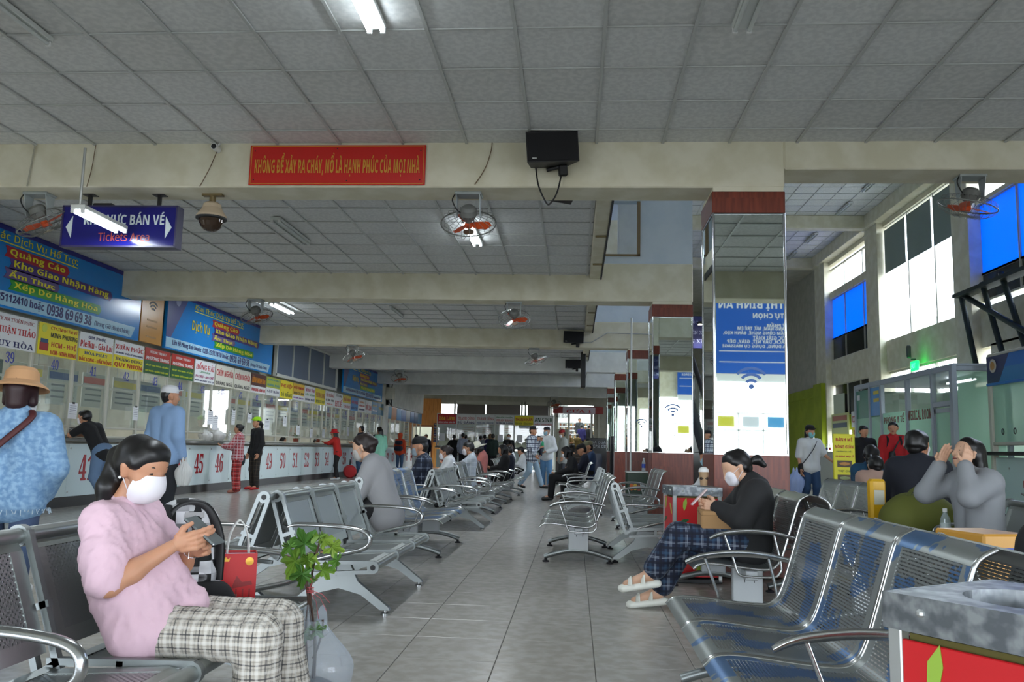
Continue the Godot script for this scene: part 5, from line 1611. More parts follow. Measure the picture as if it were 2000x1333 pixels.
	for z in [0.5, 1.0]:
		for y in [0.92]: lathe_disc(k, Vector3(-0.02, y, z), 0.018, M.alu, "bolt")
	for z in [0.35, 0.75, 1.15]:
		f = S()
		tube(f, arc(Vector3(-0.012, 1.55, z), Vector3(0, 0.05, 0), Vector3(0, 0, 0.035), 0, TAU, 12), 0.008, 6, false)
		obj("speak_hole", f.commit(), M.dark, k)
	# steel stair frame at the upper right
	var sf := thing("steel_stair_frame", "dark green steel frame of an outside stair at the upper right", "stairs", Vector3(8.6, 2.95, -14.6))
	for q in [[Vector3(0, 1.8, -4.6), Vector3(0.1, 0, -4.2)], [Vector3(0, 1.75, -4.5), Vector3(0, 0.2, -1.2)], [Vector3(0, 1.85, -3.6), Vector3(0.1, 0.05, -3.0)], [Vector3(0, 1.9, -2.8), Vector3(0.1, 0.05, -2.1)]]:
		f = S()
		tube(f, q, 0.06, 6)
		obj("bar", f.commit(), hexm("24302e", 0.5, 0.3), sf)
	obj("deck", mbox(Vector3(0.3, 0.08, 5.0)), hexm("24302e", 0.5, 0.3), sf, Vector3(0, 1.75, -2.2))
	# exit sign, flood light on the wall
	var ex := thing("exit_sign", "green lit exit sign on the lobby wall above the medical room", "sign", Vector3(8.86, 3.46, -22.55))
	obj("sign_case", mbox(Vector3(0.08, 0.26, 0.42), 0.02), M.exit_green, ex)
	text(ex, "EXIT", Vector3(-0.045, 0, 0), 0.3, 0.13, M.white, bt, "sansb", 0.004)
	var el := OmniLight3D.new()
	el.name = "exit_glow_light"
	el.light_color = Color(0.1, 1.0, 0.4)
	el.light_energy = 0.12
	el.light_size = 0.1
	el.omni_range = 20
	el.shadow_enabled = true
	el.position = Vector3(-0.12, 0, 0)
	ex.add_child(el)
	var fl := thing("flood_light", "dark flood light on the lobby wall beside the exit sign", "lamp", Vector3(8.8, 3.85, -22.75), -0.4)
	obj("housing", mbox(Vector3(0.1, 0.34, 0.26), 0.02), M.dark, fl)
	obj("lens", mbox(Vector3(0.012, 0.24, 0.18)), hexm("6f7876", 0.15), fl, Vector3(-0.055, 0, 0))
	obj("arm", mbox(Vector3(0.12, 0.04, 0.06)), M.dark, fl, Vector3(0.1, -0.2, 0))
	# snack menus and the yellow bread stand
	var mn := thing("snack_menu_board", "pale green snack menu board with red and blue bands", "sign", Vector3(8.9, 2.5, -29.0))
	obj("board", mbox(Vector3(0.04, 1.0, 1.8), 0.01), hexm("c9cf8a", 0.5), mn, Vector3(0, -0.5, 0))
	obj("red_band", mbox(Vector3(0.01, 0.16, 1.5)), hexm("a8563a", 0.5), mn, Vector3(-0.025, -0.16, 0))
	obj("navy_band", mbox(Vector3(0.01, 0.16, 1.5)), hexm("4a5a6a", 0.5), mn, Vector3(-0.025, -0.4, 0))
	var cm := thing("snack_price_sign", "white and yellow snack price sign reading COM", "sign", Vector3(8.9, 2.5, -27.2))
	obj("board", mbox(Vector3(0.04, 0.5, 1.2), 0.01), M.white, cm, Vector3(0, -0.25, 0))
	obj("yellow_half", mbox(Vector3(0.04, 0.5, 1.2), 0.01), M.yellow, cm, Vector3(0, -0.76, 0))
	text(cm, "COM - GÀ", Vector3(-0.025, -0.22, 0), 1.0, 0.26, M.red, bt, "sansb", 0.004)
	text(cm, "20.000", Vector3(-0.025, -0.72, 0), 0.8, 0.26, M.red, bt, "sansb", 0.004)
	var bs := thing("bread_stand_sign", "yellow upright sign for crisp bread rolls with two food pictures", "sign", Vector3(4.62, 0.28, -14.9), -0.05)
	obj("board", mbox(Vector3(0.36, 1.16, 0.05), 0.01), mat("stand_yellow", Color("e4dc2a"), 0.45), bs, Vector3(0, 0.58, 0))
	for l in [["BÁNH MÌ", 1.07, 0.27, 0.07, "b5161c"], ["NÓNG GIÒN", 0.95, 0.3, 0.07, "b5161c"], ["( NƯỚNG TẠI CHỖ )", 0.86, 0.26, 0.035, "55601a"], ["20.000đ Một Ổ", 0.78, 0.3, 0.05, "b5161c"], ["THỊT CHẢ", 0.53, 0.22, 0.05, "30301a"], ["XÍU MẠI", 0.29, 0.2, 0.05, "30301a"], ["ỐP LA", 0.1, 0.2, 0.05, "b5161c"]]:
		text(bs, l[0], Vector3(0, l[1], 0.028), l[2], l[3], hexm(l[4], 0.5), Basis(), "sansb", 0.003)
	for y in [0.65, 0.41]:
		obj("food_picture", mbox(Vector3(0.24, 0.11, 0.006), 0.002), hexm("5a4a3a", 0.5), bs, Vector3(0, y, 0.026))
		f = S()
		lathe(f, [Vector2(0, -0.035), Vector2(0.06, -0.02), Vector2(0.075, 0), Vector2(0.06, 0.02), Vector2(0, 0.035)], 12)
		var fd := obj("bread_roll", f.commit(), hexm("c08a4a" if y > 0.5 else "8f9a6a", 0.6), bs, Vector3(0, y, 0.03))
		fd.scale = Vector3(1.2, 0.9, 0.08)
	obj("stand", mbox(Vector3(0.3, 0.28, 0.2), 0.01), M.dark, bs, Vector3(0, -0.14, 0))
	# snack counter with bottles at the far lobby wall
	var sc := thing("snack_counter", "pale snack stall counter under the menu boards", "counter", Vector3(8.2, 0, -28.4))
	obj("body", mbox(Vector3(0.7, 1.2, 4.0), 0.02), hexm("a8ada0", 0.5), sc, Vector3(0, 0.6, 0))
	for i in 7:
		var b = bottle("drink_bottle", "small drink bottle on the snack stall counter, number %d from the near end" % (i + 1), Vector3(7.95, 1.2, -27.0 - i * 0.3), hexm(["b5161c", "22408a", "1d7a3a", "d8d8d8", "c87a2a", "b5161c", "22408a"][i], 0.3))
		b.set_meta("group", "bottles on the snack stall")

func bottle(called: String, label: String, at: Vector3, body: Material, s := 1.0):
	var t := thing(called, label, "bottle", at)
	t.scale = Vector3.ONE * s
	if not tex.has("bottle_a"):
		var st := S()
		lathe(st, [Vector2(0, 0), Vector2(0.03, 0), Vector2(0.033, 0.02), Vector2(0.033, 0.06)], 14)
		lathe(st, [Vector2(0.033, 0.13), Vector2(0.03, 0.16), Vector2(0.014, 0.195), Vector2(0.013, 0.21)], 14)
		tex["bottle_a"] = st.commit()
		st = S()
		lathe(st, [Vector2(0.0335, 0.06), Vector2(0.0335, 0.13)], 14)
		tex["bottle_b"] = st.commit()
		st = S()
		lathe(st, [Vector2(0.0145, 0.205), Vector2(0.0145, 0.228), Vector2(0, 0.23)], 12)
		tex["bottle_c"] = st.commit()
	obj("flask", tex["bottle_a"], glass("bottle_clear", Color(0.8, 0.88, 0.9), 0.25), t)
	obj("wrapper", tex["bottle_b"], body, t)
	obj("cap", tex["bottle_c"], M.white, t)
	return t

# ================================================================ BENCHES
# both kinds: seat faces local +x, length runs along local z, origin on the floor under the seat
const SEAT_W := 0.575

func bench_cast() -> Node3D:
	# flat perforated panels between cast side frames, tubes front and top, forked legs, looped arms
	var t := Node3D.new()
	var L := SEAT_W * 3
	for i in 3:
		var zc := (i - 1) * SEAT_W
		var w := SEAT_W - 0.06
		for part in [["seat", [Vector2(0.245, 0.335), Vector2(0.2, 0.348), Vector2(-0.16, 0.325), Vector2(-0.2, 0.33)]], ["backrest", [Vector2(-0.205, 0.375), Vector2(-0.225, 0.43), Vector2(-0.315, 0.68), Vector2(-0.335, 0.71)]]]:
			var pr: Array = part[1]
			var st := S()
			ribbon(st, pr, zc - w * 0.5, zc + w * 0.5, 0.004)
			# plain rims all round, standing a little proud of the holed sheet
			var rim := S()
			for e in [-1.0, 1.0]:
				var z: float = zc + e * (w * 0.5 - 0.028)
				ribbon(rim, pr, z - 0.03, z + 0.03, 0.008)
			ribbon(rim, [pr[0], pr[0].lerp(pr[1], 0.9)], zc - w * 0.5, zc + w * 0.5, 0.009)
			ribbon(rim, [pr[3].lerp(pr[2], 0.9), pr[3]], zc - w * 0.5, zc + w * 0.5, 0.009)
			var o := obj(part[0], rim.commit(), M.steel, t)
			obj("perforated_sheet", st.commit(), M.perf_round, o)
	for tb in [["front_tube", Vector2(0.262, 0.328), 0.026], ["top_tube", Vector2(-0.345, 0.728), 0.026]]:
		var st := S()
		tube(st, [Vector3(tb[1].x, tb[1].y, -L * 0.5), Vector3(tb[1].x, tb[1].y, L * 0.5)], tb[2], 14)
		for e in [-1.0, 1.0]:
			lathe(st, [Vector2(0.015, 0), Vector2(0.035, 0), Vector2(0.035, 0.02), Vector2(0.015, 0.02)], 14, Transform3D(Basis(Vector3(1, 0, 0), PI / 2), Vector3(tb[1].x, tb[1].y, e * (L * 0.5 + 0.0) + (-0.01 if e < 0 else -0.01))))
		obj(tb[0], st.commit(), M.steel, t)
		for e in [-1.0, 1.0]:
			var pl := S()
			lathe(pl, [Vector2(0, 0), Vector2(0.016, 0), Vector2(0.016, 0.004), Vector2(0, 0.004)], 12, Transform3D(Basis(Vector3(1, 0, 0), PI / 2 * e), Vector3(tb[1].x, tb[1].y, e * (L * 0.5 + 0.012))))
			obj("tube_plug", pl.commit(), M.black, t)
	for i in 4:
		var z: float = (i - 1.5) * SEAT_W
		var st := S()
		# slotted frame: back limb and seat limb, each of two bars joined by webs
		var segs := [[Vector2(-0.315, 0.735), Vector2(-0.175, 0.33)], [Vector2(-0.37, 0.71), Vector2(-0.245, 0.31)], [Vector2(-0.2, 0.345), Vector2(0.26, 0.355)], [Vector2(-0.2, 0.275), Vector2(0.25, 0.302)], [Vector2(-0.285, 0.5), Vector2(-0.23, 0.52)], [Vector2(0.03, 0.345), Vector2(0.03, 0.285)], [Vector2(-0.24, 0.3), Vector2(-0.18, 0.34)]]
		for s in segs:
			var d: Vector2 = s[1] - s[0]
			box(st, Vector3((s[0].x + s[1].x) * 0.5, (s[0].y + s[1].y) * 0.5, z), Vector3(d.length() + 0.02, 0.022, 0.026), Basis(Vector3(0, 0, 1), d.angle()))
		for c in [Vector2(-0.345, 0.728), Vector2(0.262, 0.328)]:
			lathe(st, [Vector2(0, -0.014), Vector2(0.036, -0.014), Vector2(0.036, 0.014), Vector2(0, 0.014)], 14, Transform3D(Basis(Vector3(1, 0, 0), PI / 2), Vector3(c.x, c.y, z)))
		obj("side_frame", st.commit(), M.steel_cast, t)
	for i in [0, 3]:
		var z: float = (i - 1.5) * SEAT_W
		var st := S()
		tube(st, smooth_curve([Vector3(-0.27, 0.55, z), Vector3(-0.2, 0.565, z), Vector3(0.05, 0.56, z), Vector3(0.2, 0.535, z), Vector3(0.235, 0.48, z), Vector3(0.19, 0.43, z), Vector3(0.0, 0.385, z), Vector3(-0.14, 0.345, z)], 5), 0.014, 8, true, Vector2(1.35, 0.85))
		obj("armrest", st.commit(), M.steel_edge, t)
	for e in [-1.0, 1.0]:
		var z: float = e * SEAT_W * 0.98
		var st := S()
		prism(st, [Vector2(-0.11, 0.30), Vector2(0.05, 0.30), Vector2(0.1, 0.2), Vector2(0.3, 0.05), Vector2(0.31, 0.03), Vector2(0.25, 0.03), Vector2(0.12, 0.12), Vector2(-0.02, 0.155), Vector2(-0.16, 0.12), Vector2(-0.29, 0.03), Vector2(-0.35, 0.03), Vector2(-0.34, 0.05), Vector2(-0.15, 0.2)], 0.04, Transform3D(Basis(), Vector3(0, 0, z)))
		var leg := obj("leg", st.commit(), M.steel_cast, t)
		for x in [0.28, -0.32]:
			var ft := S()
			lathe(ft, [Vector2(0.03, 0), Vector2(0.03, 0.012), Vector2(0.014, 0.018), Vector2(0.014, 0.04), Vector2(0, 0.04)], 12, Transform3D(Basis(), Vector3(x, 0, z)))
			obj("foot", ft.commit(), M.steel_edge if x > 0 else M.rubber, leg)
	return t

func bench_shell(blue: bool) -> Node3D:
	# three bent perforated shells on a beam, with pedestal panels, arched feet and bowed arms on struts
	var t := Node3D.new()
	var prof := smooth_curve([Vector2(0.315, 0.335), Vector2(0.27, 0.366), Vector2(0.18, 0.37), Vector2(0.0, 0.352), Vector2(-0.13, 0.345), Vector2(-0.19, 0.37), Vector2(-0.225, 0.43), Vector2(-0.27, 0.57), Vector2(-0.315, 0.72), Vector2(-0.34, 0.775), Vector2(-0.39, 0.805)], 4)
	for i in 3:
		var zc := (i - 1) * (SEAT_W + 0.005)
		var w := SEAT_W - 0.015
		var st := S()
		ribbon(st, prof.slice(5, prof.size() - 6), zc - w * 0.5 + 0.05, zc + w * 0.5 - 0.05, 0.004)
		var rim := S()
		for e in [-1.0, 1.0]:
			var z: float = zc + e * (w * 0.5 - 0.03)
			ribbon(rim, prof, z - 0.03, z + 0.03, 0.005)
		ribbon(rim, prof.slice(0, 6), zc - w * 0.5, zc + w * 0.5, 0.006)
		ribbon(rim, prof.slice(prof.size() - 7, prof.size()), zc - w * 0.5, zc + w * 0.5, 0.006)
		var o := obj("seat_shell", rim.commit(), M.lip_blue if blue and i != 2 else M.steel, t)
		obj("perforated_sheet", st.commit(), M.perf_slot_blue if blue else M.perf_slot, o)
		for e in [-1.0, 1.0]:
			var ed := S()
			var pts := []
			for p in prof: pts.append(Vector3(p.x, p.y, zc + e * w * 0.5))
			tube(ed, pts, 0.0085, 7)
			obj("edge_tube", ed.commit(), M.steel_edge, o)
	var L := SEAT_W * 3
	var bm := S()
	bbox(bm, Vector3(-0.05, 0.30, 0), Vector3(0.08, 0.06, L - 0.1), 0.006)
	for i in 3: bbox(bm, Vector3(-0.03, 0.335, (i - 1) * SEAT_W), Vector3(0.3, 0.02, 0.06), 0.004)
	obj("beam", bm.commit(), M.pedestal, t)
	for e in [-1.0, 1.0]:
		var z: float = e * SEAT_W * 1.15
		var ps := S()
		bbox(ps, Vector3(-0.05, 0.215, z), Vector3(0.19, 0.23, 0.05), 0.006)
		var pd := obj("pedestal", ps.commit(), M.pedestal, t)
		var gr := S()
		box(gr, Vector3(-0.09, 0.28, z + 0.026 * e), Vector3(0.005, 0.08, 0.003))
		box(gr, Vector3(-0.03, 0.28, z + 0.026 * e), Vector3(0.005, 0.08, 0.003))
		obj("groove", gr.commit(), M.dark, pd)
		var lg := S()
		tube(lg, smooth_curve([Vector3(0.27, 0.045, z), Vector3(0.18, 0.075, z), Vector3(0.05, 0.105, z), Vector3(-0.05, 0.11, z), Vector3(-0.16, 0.1, z), Vector3(-0.28, 0.07, z), Vector3(-0.36, 0.045, z)], 4), 0.03, 8, true, Vector2(1.0, 0.75))
		var leg := obj("leg", lg.commit(), M.steel_cast, t)
		for x in [0.255, -0.345]:
			var ft := S()
			lathe(ft, [Vector2(0.032, 0), Vector2(0.032, 0.012), Vector2(0.014, 0.018), Vector2(0.014, 0.05), Vector2(0, 0.05)], 12, Transform3D(Basis(), Vector3(x, 0, z)))
			obj("foot", ft.commit(), M.rubber, leg)
		var za: float = e * (L * 0.5 + 0.028)
		var ar := S()
		var cur := smooth_curve([Vector2(0.22, 0.525), Vector2(0.15, 0.555), Vector2(0.0, 0.575), Vector2(-0.15, 0.57), Vector2(-0.29, 0.545)], 4)
		var rr := []
		for q in cur.size(): rr.append(0.013 + 0.009 * sin(PI * q / (cur.size() - 1)))
		var pts3 := []
		for p in cur: pts3.append(Vector3(p.x, p.y, za))
		tube(ar, pts3, rr, 8, true, Vector2(1.6, 0.7))
		var am := obj("armrest", ar.commit(), M.steel_edge, t)
		var sr := S()
		tube(sr, smooth_curve([Vector3(0.13, 0.55, za), Vector3(0.075, 0.4, za), Vector3(0.05, 0.325, za), Vector3(0.0, 0.305, za), Vector3(-0.16, 0.305, za), Vector3(-0.2, 0.33, za), Vector3(-0.21, 0.38, za), Vector3(-0.17, 0.56, za)], 4), 0.008, 6)
		obj("strut", sr.commit(), M.steel_edge, am)
	return t

func build_benches():
	var protos := {"A": bench_cast(), "B": bench_shell(false), "C": bench_shell(true)}
	var list := [
		["A", -1.44, -2.93, 1, "steel bench with round holes where the woman in the pink shirt sits"],
		["A", -1.44, -5.88, 1, "empty steel bench with round holes behind the leafy cutting"],
		["A", -2.16, -5.75, -1, "steel bench facing the counter, back to the bench behind the leafy cutting"],
		["C", -1.53, -8.75, 1, "curved steel bench with blue worn seats on the left of the aisle"],
		["A", -2.25, -8.3, -1, "steel bench facing the counter where the woman in grey leans forward"],
		["A", -1.46, -11.6, 1, "steel bench with slotted frames, third cast one along the left of the aisle"],
		["A", -2.14, -11.5, -1, "steel bench facing the counter where the man in a black cap sits"],
		["B", -1.55, -14.35, 1, "curved steel bench on the left of the aisle, fifth from the front"],
		["A", -2.25, -14.3, -1, "steel bench facing the counter where the man in the pale shirt sits"],
		["B", -1.55, -16.9, 1, "curved steel bench on the left of the aisle, sixth from the front"],
		["A", -2.25, -17.0, -1, "steel bench facing the counter where the woman in a white sun hat sits"],
		["B", -1.5, -19.9, 1, "curved steel bench on the left of the aisle, nearest the walking man"],
		["C", 0.76, -3.28, -1, "large curved steel bench with blue film in the right foreground"],
		["B", 1.57, -3.15, 1, "curved steel bench turned to the lobby behind the right foreground bench"],
		["B", 1.06, -6.25, -1, "curved steel bench where the woman in plaid trousers sits"],
		["B", 1.86, -6.1, 1, "curved steel bench turned to the lobby behind the woman in plaid trousers"],
		["B", 0.0, -8.75, -1, "empty curved steel bench seen from its end right of the aisle"],
		["A", 0.72, -8.75, 1, "steel bench with a cast frame, back to the empty curved bench"],
		["A", 0.12, -14.7, -1, "steel bench with round holes beyond the empty curved bench"],
		["B", 0.85, -12.3, -1, "curved steel bench beside the green litter bin"],
		["B", -0.02, -17.6, -1, "curved steel bench where the person in black bends over a phone"],
		["B", 2.42, -8.75, -1, "curved steel bench facing the aisle before the yellow bread sign"],
		["A", 3.12, -8.75, 1, "steel bench turned to the lobby, back to the bench before the bread sign"],
		["A", 2.98, -5.9, -1, "steel bench where the woman in the grey jacket sits"],
		["B", 3.75, -5.8, 1, "curved steel bench turned to the lobby behind the woman in the grey jacket"],
	]
	for b in list:
		var o: Node3D = protos[b[0]].duplicate()
		o.name = numbered("waiting_bench")
		add_child(o)
		o.position = Vector3(b[1], 0, b[2])
		o.rotation.y = 0.0 if b[3] > 0 else PI
		tag(o, b[4], "bench", "steel waiting benches")
	for k in protos: protos[k].free()

# ================================================================ BINS, BAGS, SMALL THINGS
func litter_bin(at: Vector3, turn: float, label: String):
	var t := thing("litter_bin", label, "litter bin", at, turn)
	var h := 0.77
	var w := 0.40
	var red := mat("bin_red", Color("b8141a"), 0.45)
	for sx in [-1, 1]:
		for sz in [-1, 1]:
			obj("corner_post", mbox(Vector3(0.03, h - 0.03, 0.03), 0.003), M.alu, t, Vector3(sx * (w * 0.5 - 0.015), h * 0.5, sz * (w * 0.5 - 0.015)))
	for i in 4:
		var p := obj("side_panel", mbox(Vector3(w - 0.05, h - 0.14, 0.012), 0.002), red, t)
		p.transform = Transform3D(Basis(Vector3(0, 1, 0), i * PI / 2), Vector3(0, h * 0.5 - 0.02, 0) + Basis(Vector3(0, 1, 0), i * PI / 2) * Vector3(0, 0, w * 0.5 - 0.012))
		# printed leaves and a bottle neck
		for q in [[-0.12, 0.12, 0.4, "1f5a30"], [0.08, 0.23, -0.9, "9ab23a"], [0.13, 0.02, 0.9, "1f5a30"], [-0.1, 0.26, 1.4, "8aa83a"], [-0.02, -0.2, 1.2, "8aa83a"]]:
			var st := S()
			prism(st, [Vector2(-0.05, 0), Vector2(-0.02, 0.016), Vector2(0.02, 0.02), Vector2(0.06, 0.0), Vector2(0.02, -0.012), Vector2(-0.02, -0.01)], 0.002, Transform3D(Basis(Vector3(0, 0, 1), q[2]), Vector3(q[0], q[1], 0.0075)))
			obj("printed_leaf", st.commit(), hexm(q[3], 0.5), p)
		var bn := S()
		prism(bn, [Vector2(-0.03, -0.3), Vector2(0.05, -0.3), Vector2(0.05, -0.08), Vector2(0.022, -0.02), Vector2(0.022, 0.08), Vector2(-0.002, 0.08), Vector2(-0.002, -0.02), Vector2(-0.03, -0.08)], 0.002, Transform3D(Basis(), Vector3(0.02, 0.0, 0.0075)))
		obj("printed_bottle", bn.commit(), hexm("7f9a2a", 0.5), p)
	# metal top with a round mouth
	var st := S()
	var n := 32
	for k in n:
		var a0 := TAU * k / n
		var a1 := TAU * (k + 1) / n
		var q := []
		for a in [a0, a1]:
			var d := Vector2(cos(a), sin(a))
			var sc := (w * 0.5 + 0.005) / maxf(absf(d.x), absf(d.y))
			q.append([d * 0.135, d * sc])
		quad(st, Vector3(q[0][0].x, h, q[0][0].y), Vector3(q[0][1].x, h, q[0][1].y), Vector3(q[1][1].x, h, q[1][1].y), Vector3(q[1][0].x, h, q[1][0].y), Vector3.UP)
		quad(st, Vector3(q[0][0].x, h, q[0][0].y), Vector3(q[1][0].x, h, q[1][0].y), Vector3(q[1][0].x, h - 0.05, q[1][0].y), Vector3(q[0][0].x, h - 0.05, q[0][0].y), Vector3(-q[0][0].x, 0, -q[0][0].y))
	for i in 4:
		var b := Basis(Vector3(0, 1, 0), i * PI / 2)
		box(st, b * Vector3(0, h - 0.035, w * 0.5 + 0.003), Vector3(w + 0.012, 0.072, 0.006), b)
	textured("bin_metal", noise_tex(33, 0.03, Color("6f7479"), Color("a2a7aa"), 256, 4), 2.0, 0.4, 0.85, false)
	var top := obj("metal_top", st.commit(), M.bin_metal, t)
	for i in 4:
		var b := Basis(Vector3(0, 1, 0), i * PI / 2)
		for x in [-0.12, 0.12]: obj("rivet", mbox(Vector3(0.016, 0.016, 0.016), 0.005), M.alu, top, b * Vector3(x, h - 0.03, w * 0.5 + 0.008))
	obj("liner", mbox(Vector3(w - 0.06, 0.02, w - 0.06)), hexm("5a5220", 0.7), t, Vector3(0, h - 0.09, 0))
	obj("base_plate", mbox(Vector3(w, 0.03, w), 0.004), M.dark, t, Vector3(0, 0.02, 0))
	return t

func plastic_bag(called: String, label: String, at: Vector3, w: float, h: float, m: Material, sd: int, content: Material = null):
	# soft carrier bag: puckered lathe with wrinkles and two ears
	var t := thing(called, label, "bag", at)
	var n := FastNoiseLite.new()
	n.seed = sd
	n.frequency = 1.4
	var st := S()
	var rows := 22
	var sides := 40
	var P := []
	for i in rows + 1:
		var v := float(i) / rows
		var r := w * 0.5 * (0.55 + 0.75 * sin(PI * clampf(v * 0.72 + 0.1, 0, 1)) - 0.62 * smoothstep(0.55, 1.0, v))
		if i == 0: r = w * 0.16
		var ring := []
		for k in sides:
			var a := TAU * k / sides
			var wr := 1.0 + 0.10 * n.get_noise_2d(cos(a) * 3.0 + 7.0, sin(a) * 3.0) + 0.07 * sin(a * 9.0 + v * 3.0) * smoothstep(0.1, 0.9, v)
			ring.append(Vector3(cos(a) * r * wr, v * h, sin(a) * r * wr * 0.7))
		P.append(ring)
	for i in rows:
		for k in sides:
			var k2 := (k + 1) % sides
			quad(st, P[i][k], P[i][k2], P[i + 1][k2], P[i + 1][k], Vector3(P[i][k].x, 0, P[i][k].z))
	obj("film", st.commit(), m, t)
	for s in [-1.0, 1.0]:
		st = S()
		var ear := []
		for q in 9: ear.append(Vector2(s * w * 0.12 + w * 0.09 * cos(PI * q / 8.0), h * 0.96 + h * 0.2 * sin(PI * q / 8.0)))
		ear.append(Vector2(s * w * 0.12 - w * 0.06, h * 0.9))
		ear.append(Vector2(s * w * 0.12 + w * 0.06, h * 0.9))
		prism(st, ear, 0.008)
		obj("ear", st.commit(), m, t)
	if content:
		st = S()
		lathe(st, [Vector2(0, 0.01), Vector2(w * 0.33, 0.01), Vector2(w * 0.38, 0.1), Vector2(w * 0.35, h * 0.38), Vector2(w * 0.2, h * 0.42), Vector2(0, h * 0.42)], 20, Transform3D(Basis().scaled(Vector3(1, 1, 0.62)), Vector3.ZERO))
		obj("contents", st.commit(), content, t)
	return t

func fig_leaf(r: float, sd: int) -> Mesh:
	# lobed leaf, gently cupped
	var key := "leaf%s_%d" % [r, sd]
	if tex.has(key): return tex[key]
	var rg := RandomNumberGenerator.new()
	rg.seed = sd
	var st := S()
	var n := 40
	var edge := []
	for k in n:
		var a := TAU * k / n
		var lob := 0.68 + 0.22 * cos(5.0 * (a - PI / 2)) + 0.06 * cos(15.0 * a) + rg.randf_range(-0.04, 0.04)
		if absf(wrapf(a - 1.5 * PI, -PI, PI)) < 0.25: lob *= 0.35
		var p := Vector2(cos(a), sin(a) * 1.1) * r * lob
		edge.append(Vector3(p.x, p.y, -0.35 * r * pow(p.length() / r, 2) + rg.randf_range(-0.015, 0.015)))
	var c := Vector3(0, -r * 0.15, 0.01)
	for ring in 2:
		for k in n:
			var k2 := (k + 1) % n
			var a0: Vector3 = edge[k]
			var a1: Vector3 = edge[k2]
			var m0 := c.lerp(a0, 0.55) + Vector3(0, 0, 0.02 * r)
			var m1 := c.lerp(a1, 0.55) + Vector3(0, 0, 0.02 * r)
			if ring == 0: tri(st, c, m0, m1, Vector3(0, 0, 1))
			else: quad(st, m0, a0, a1, m1, Vector3(0, 0, 1))
	st.index()
	tex[key] = st.commit()
	return tex[key]

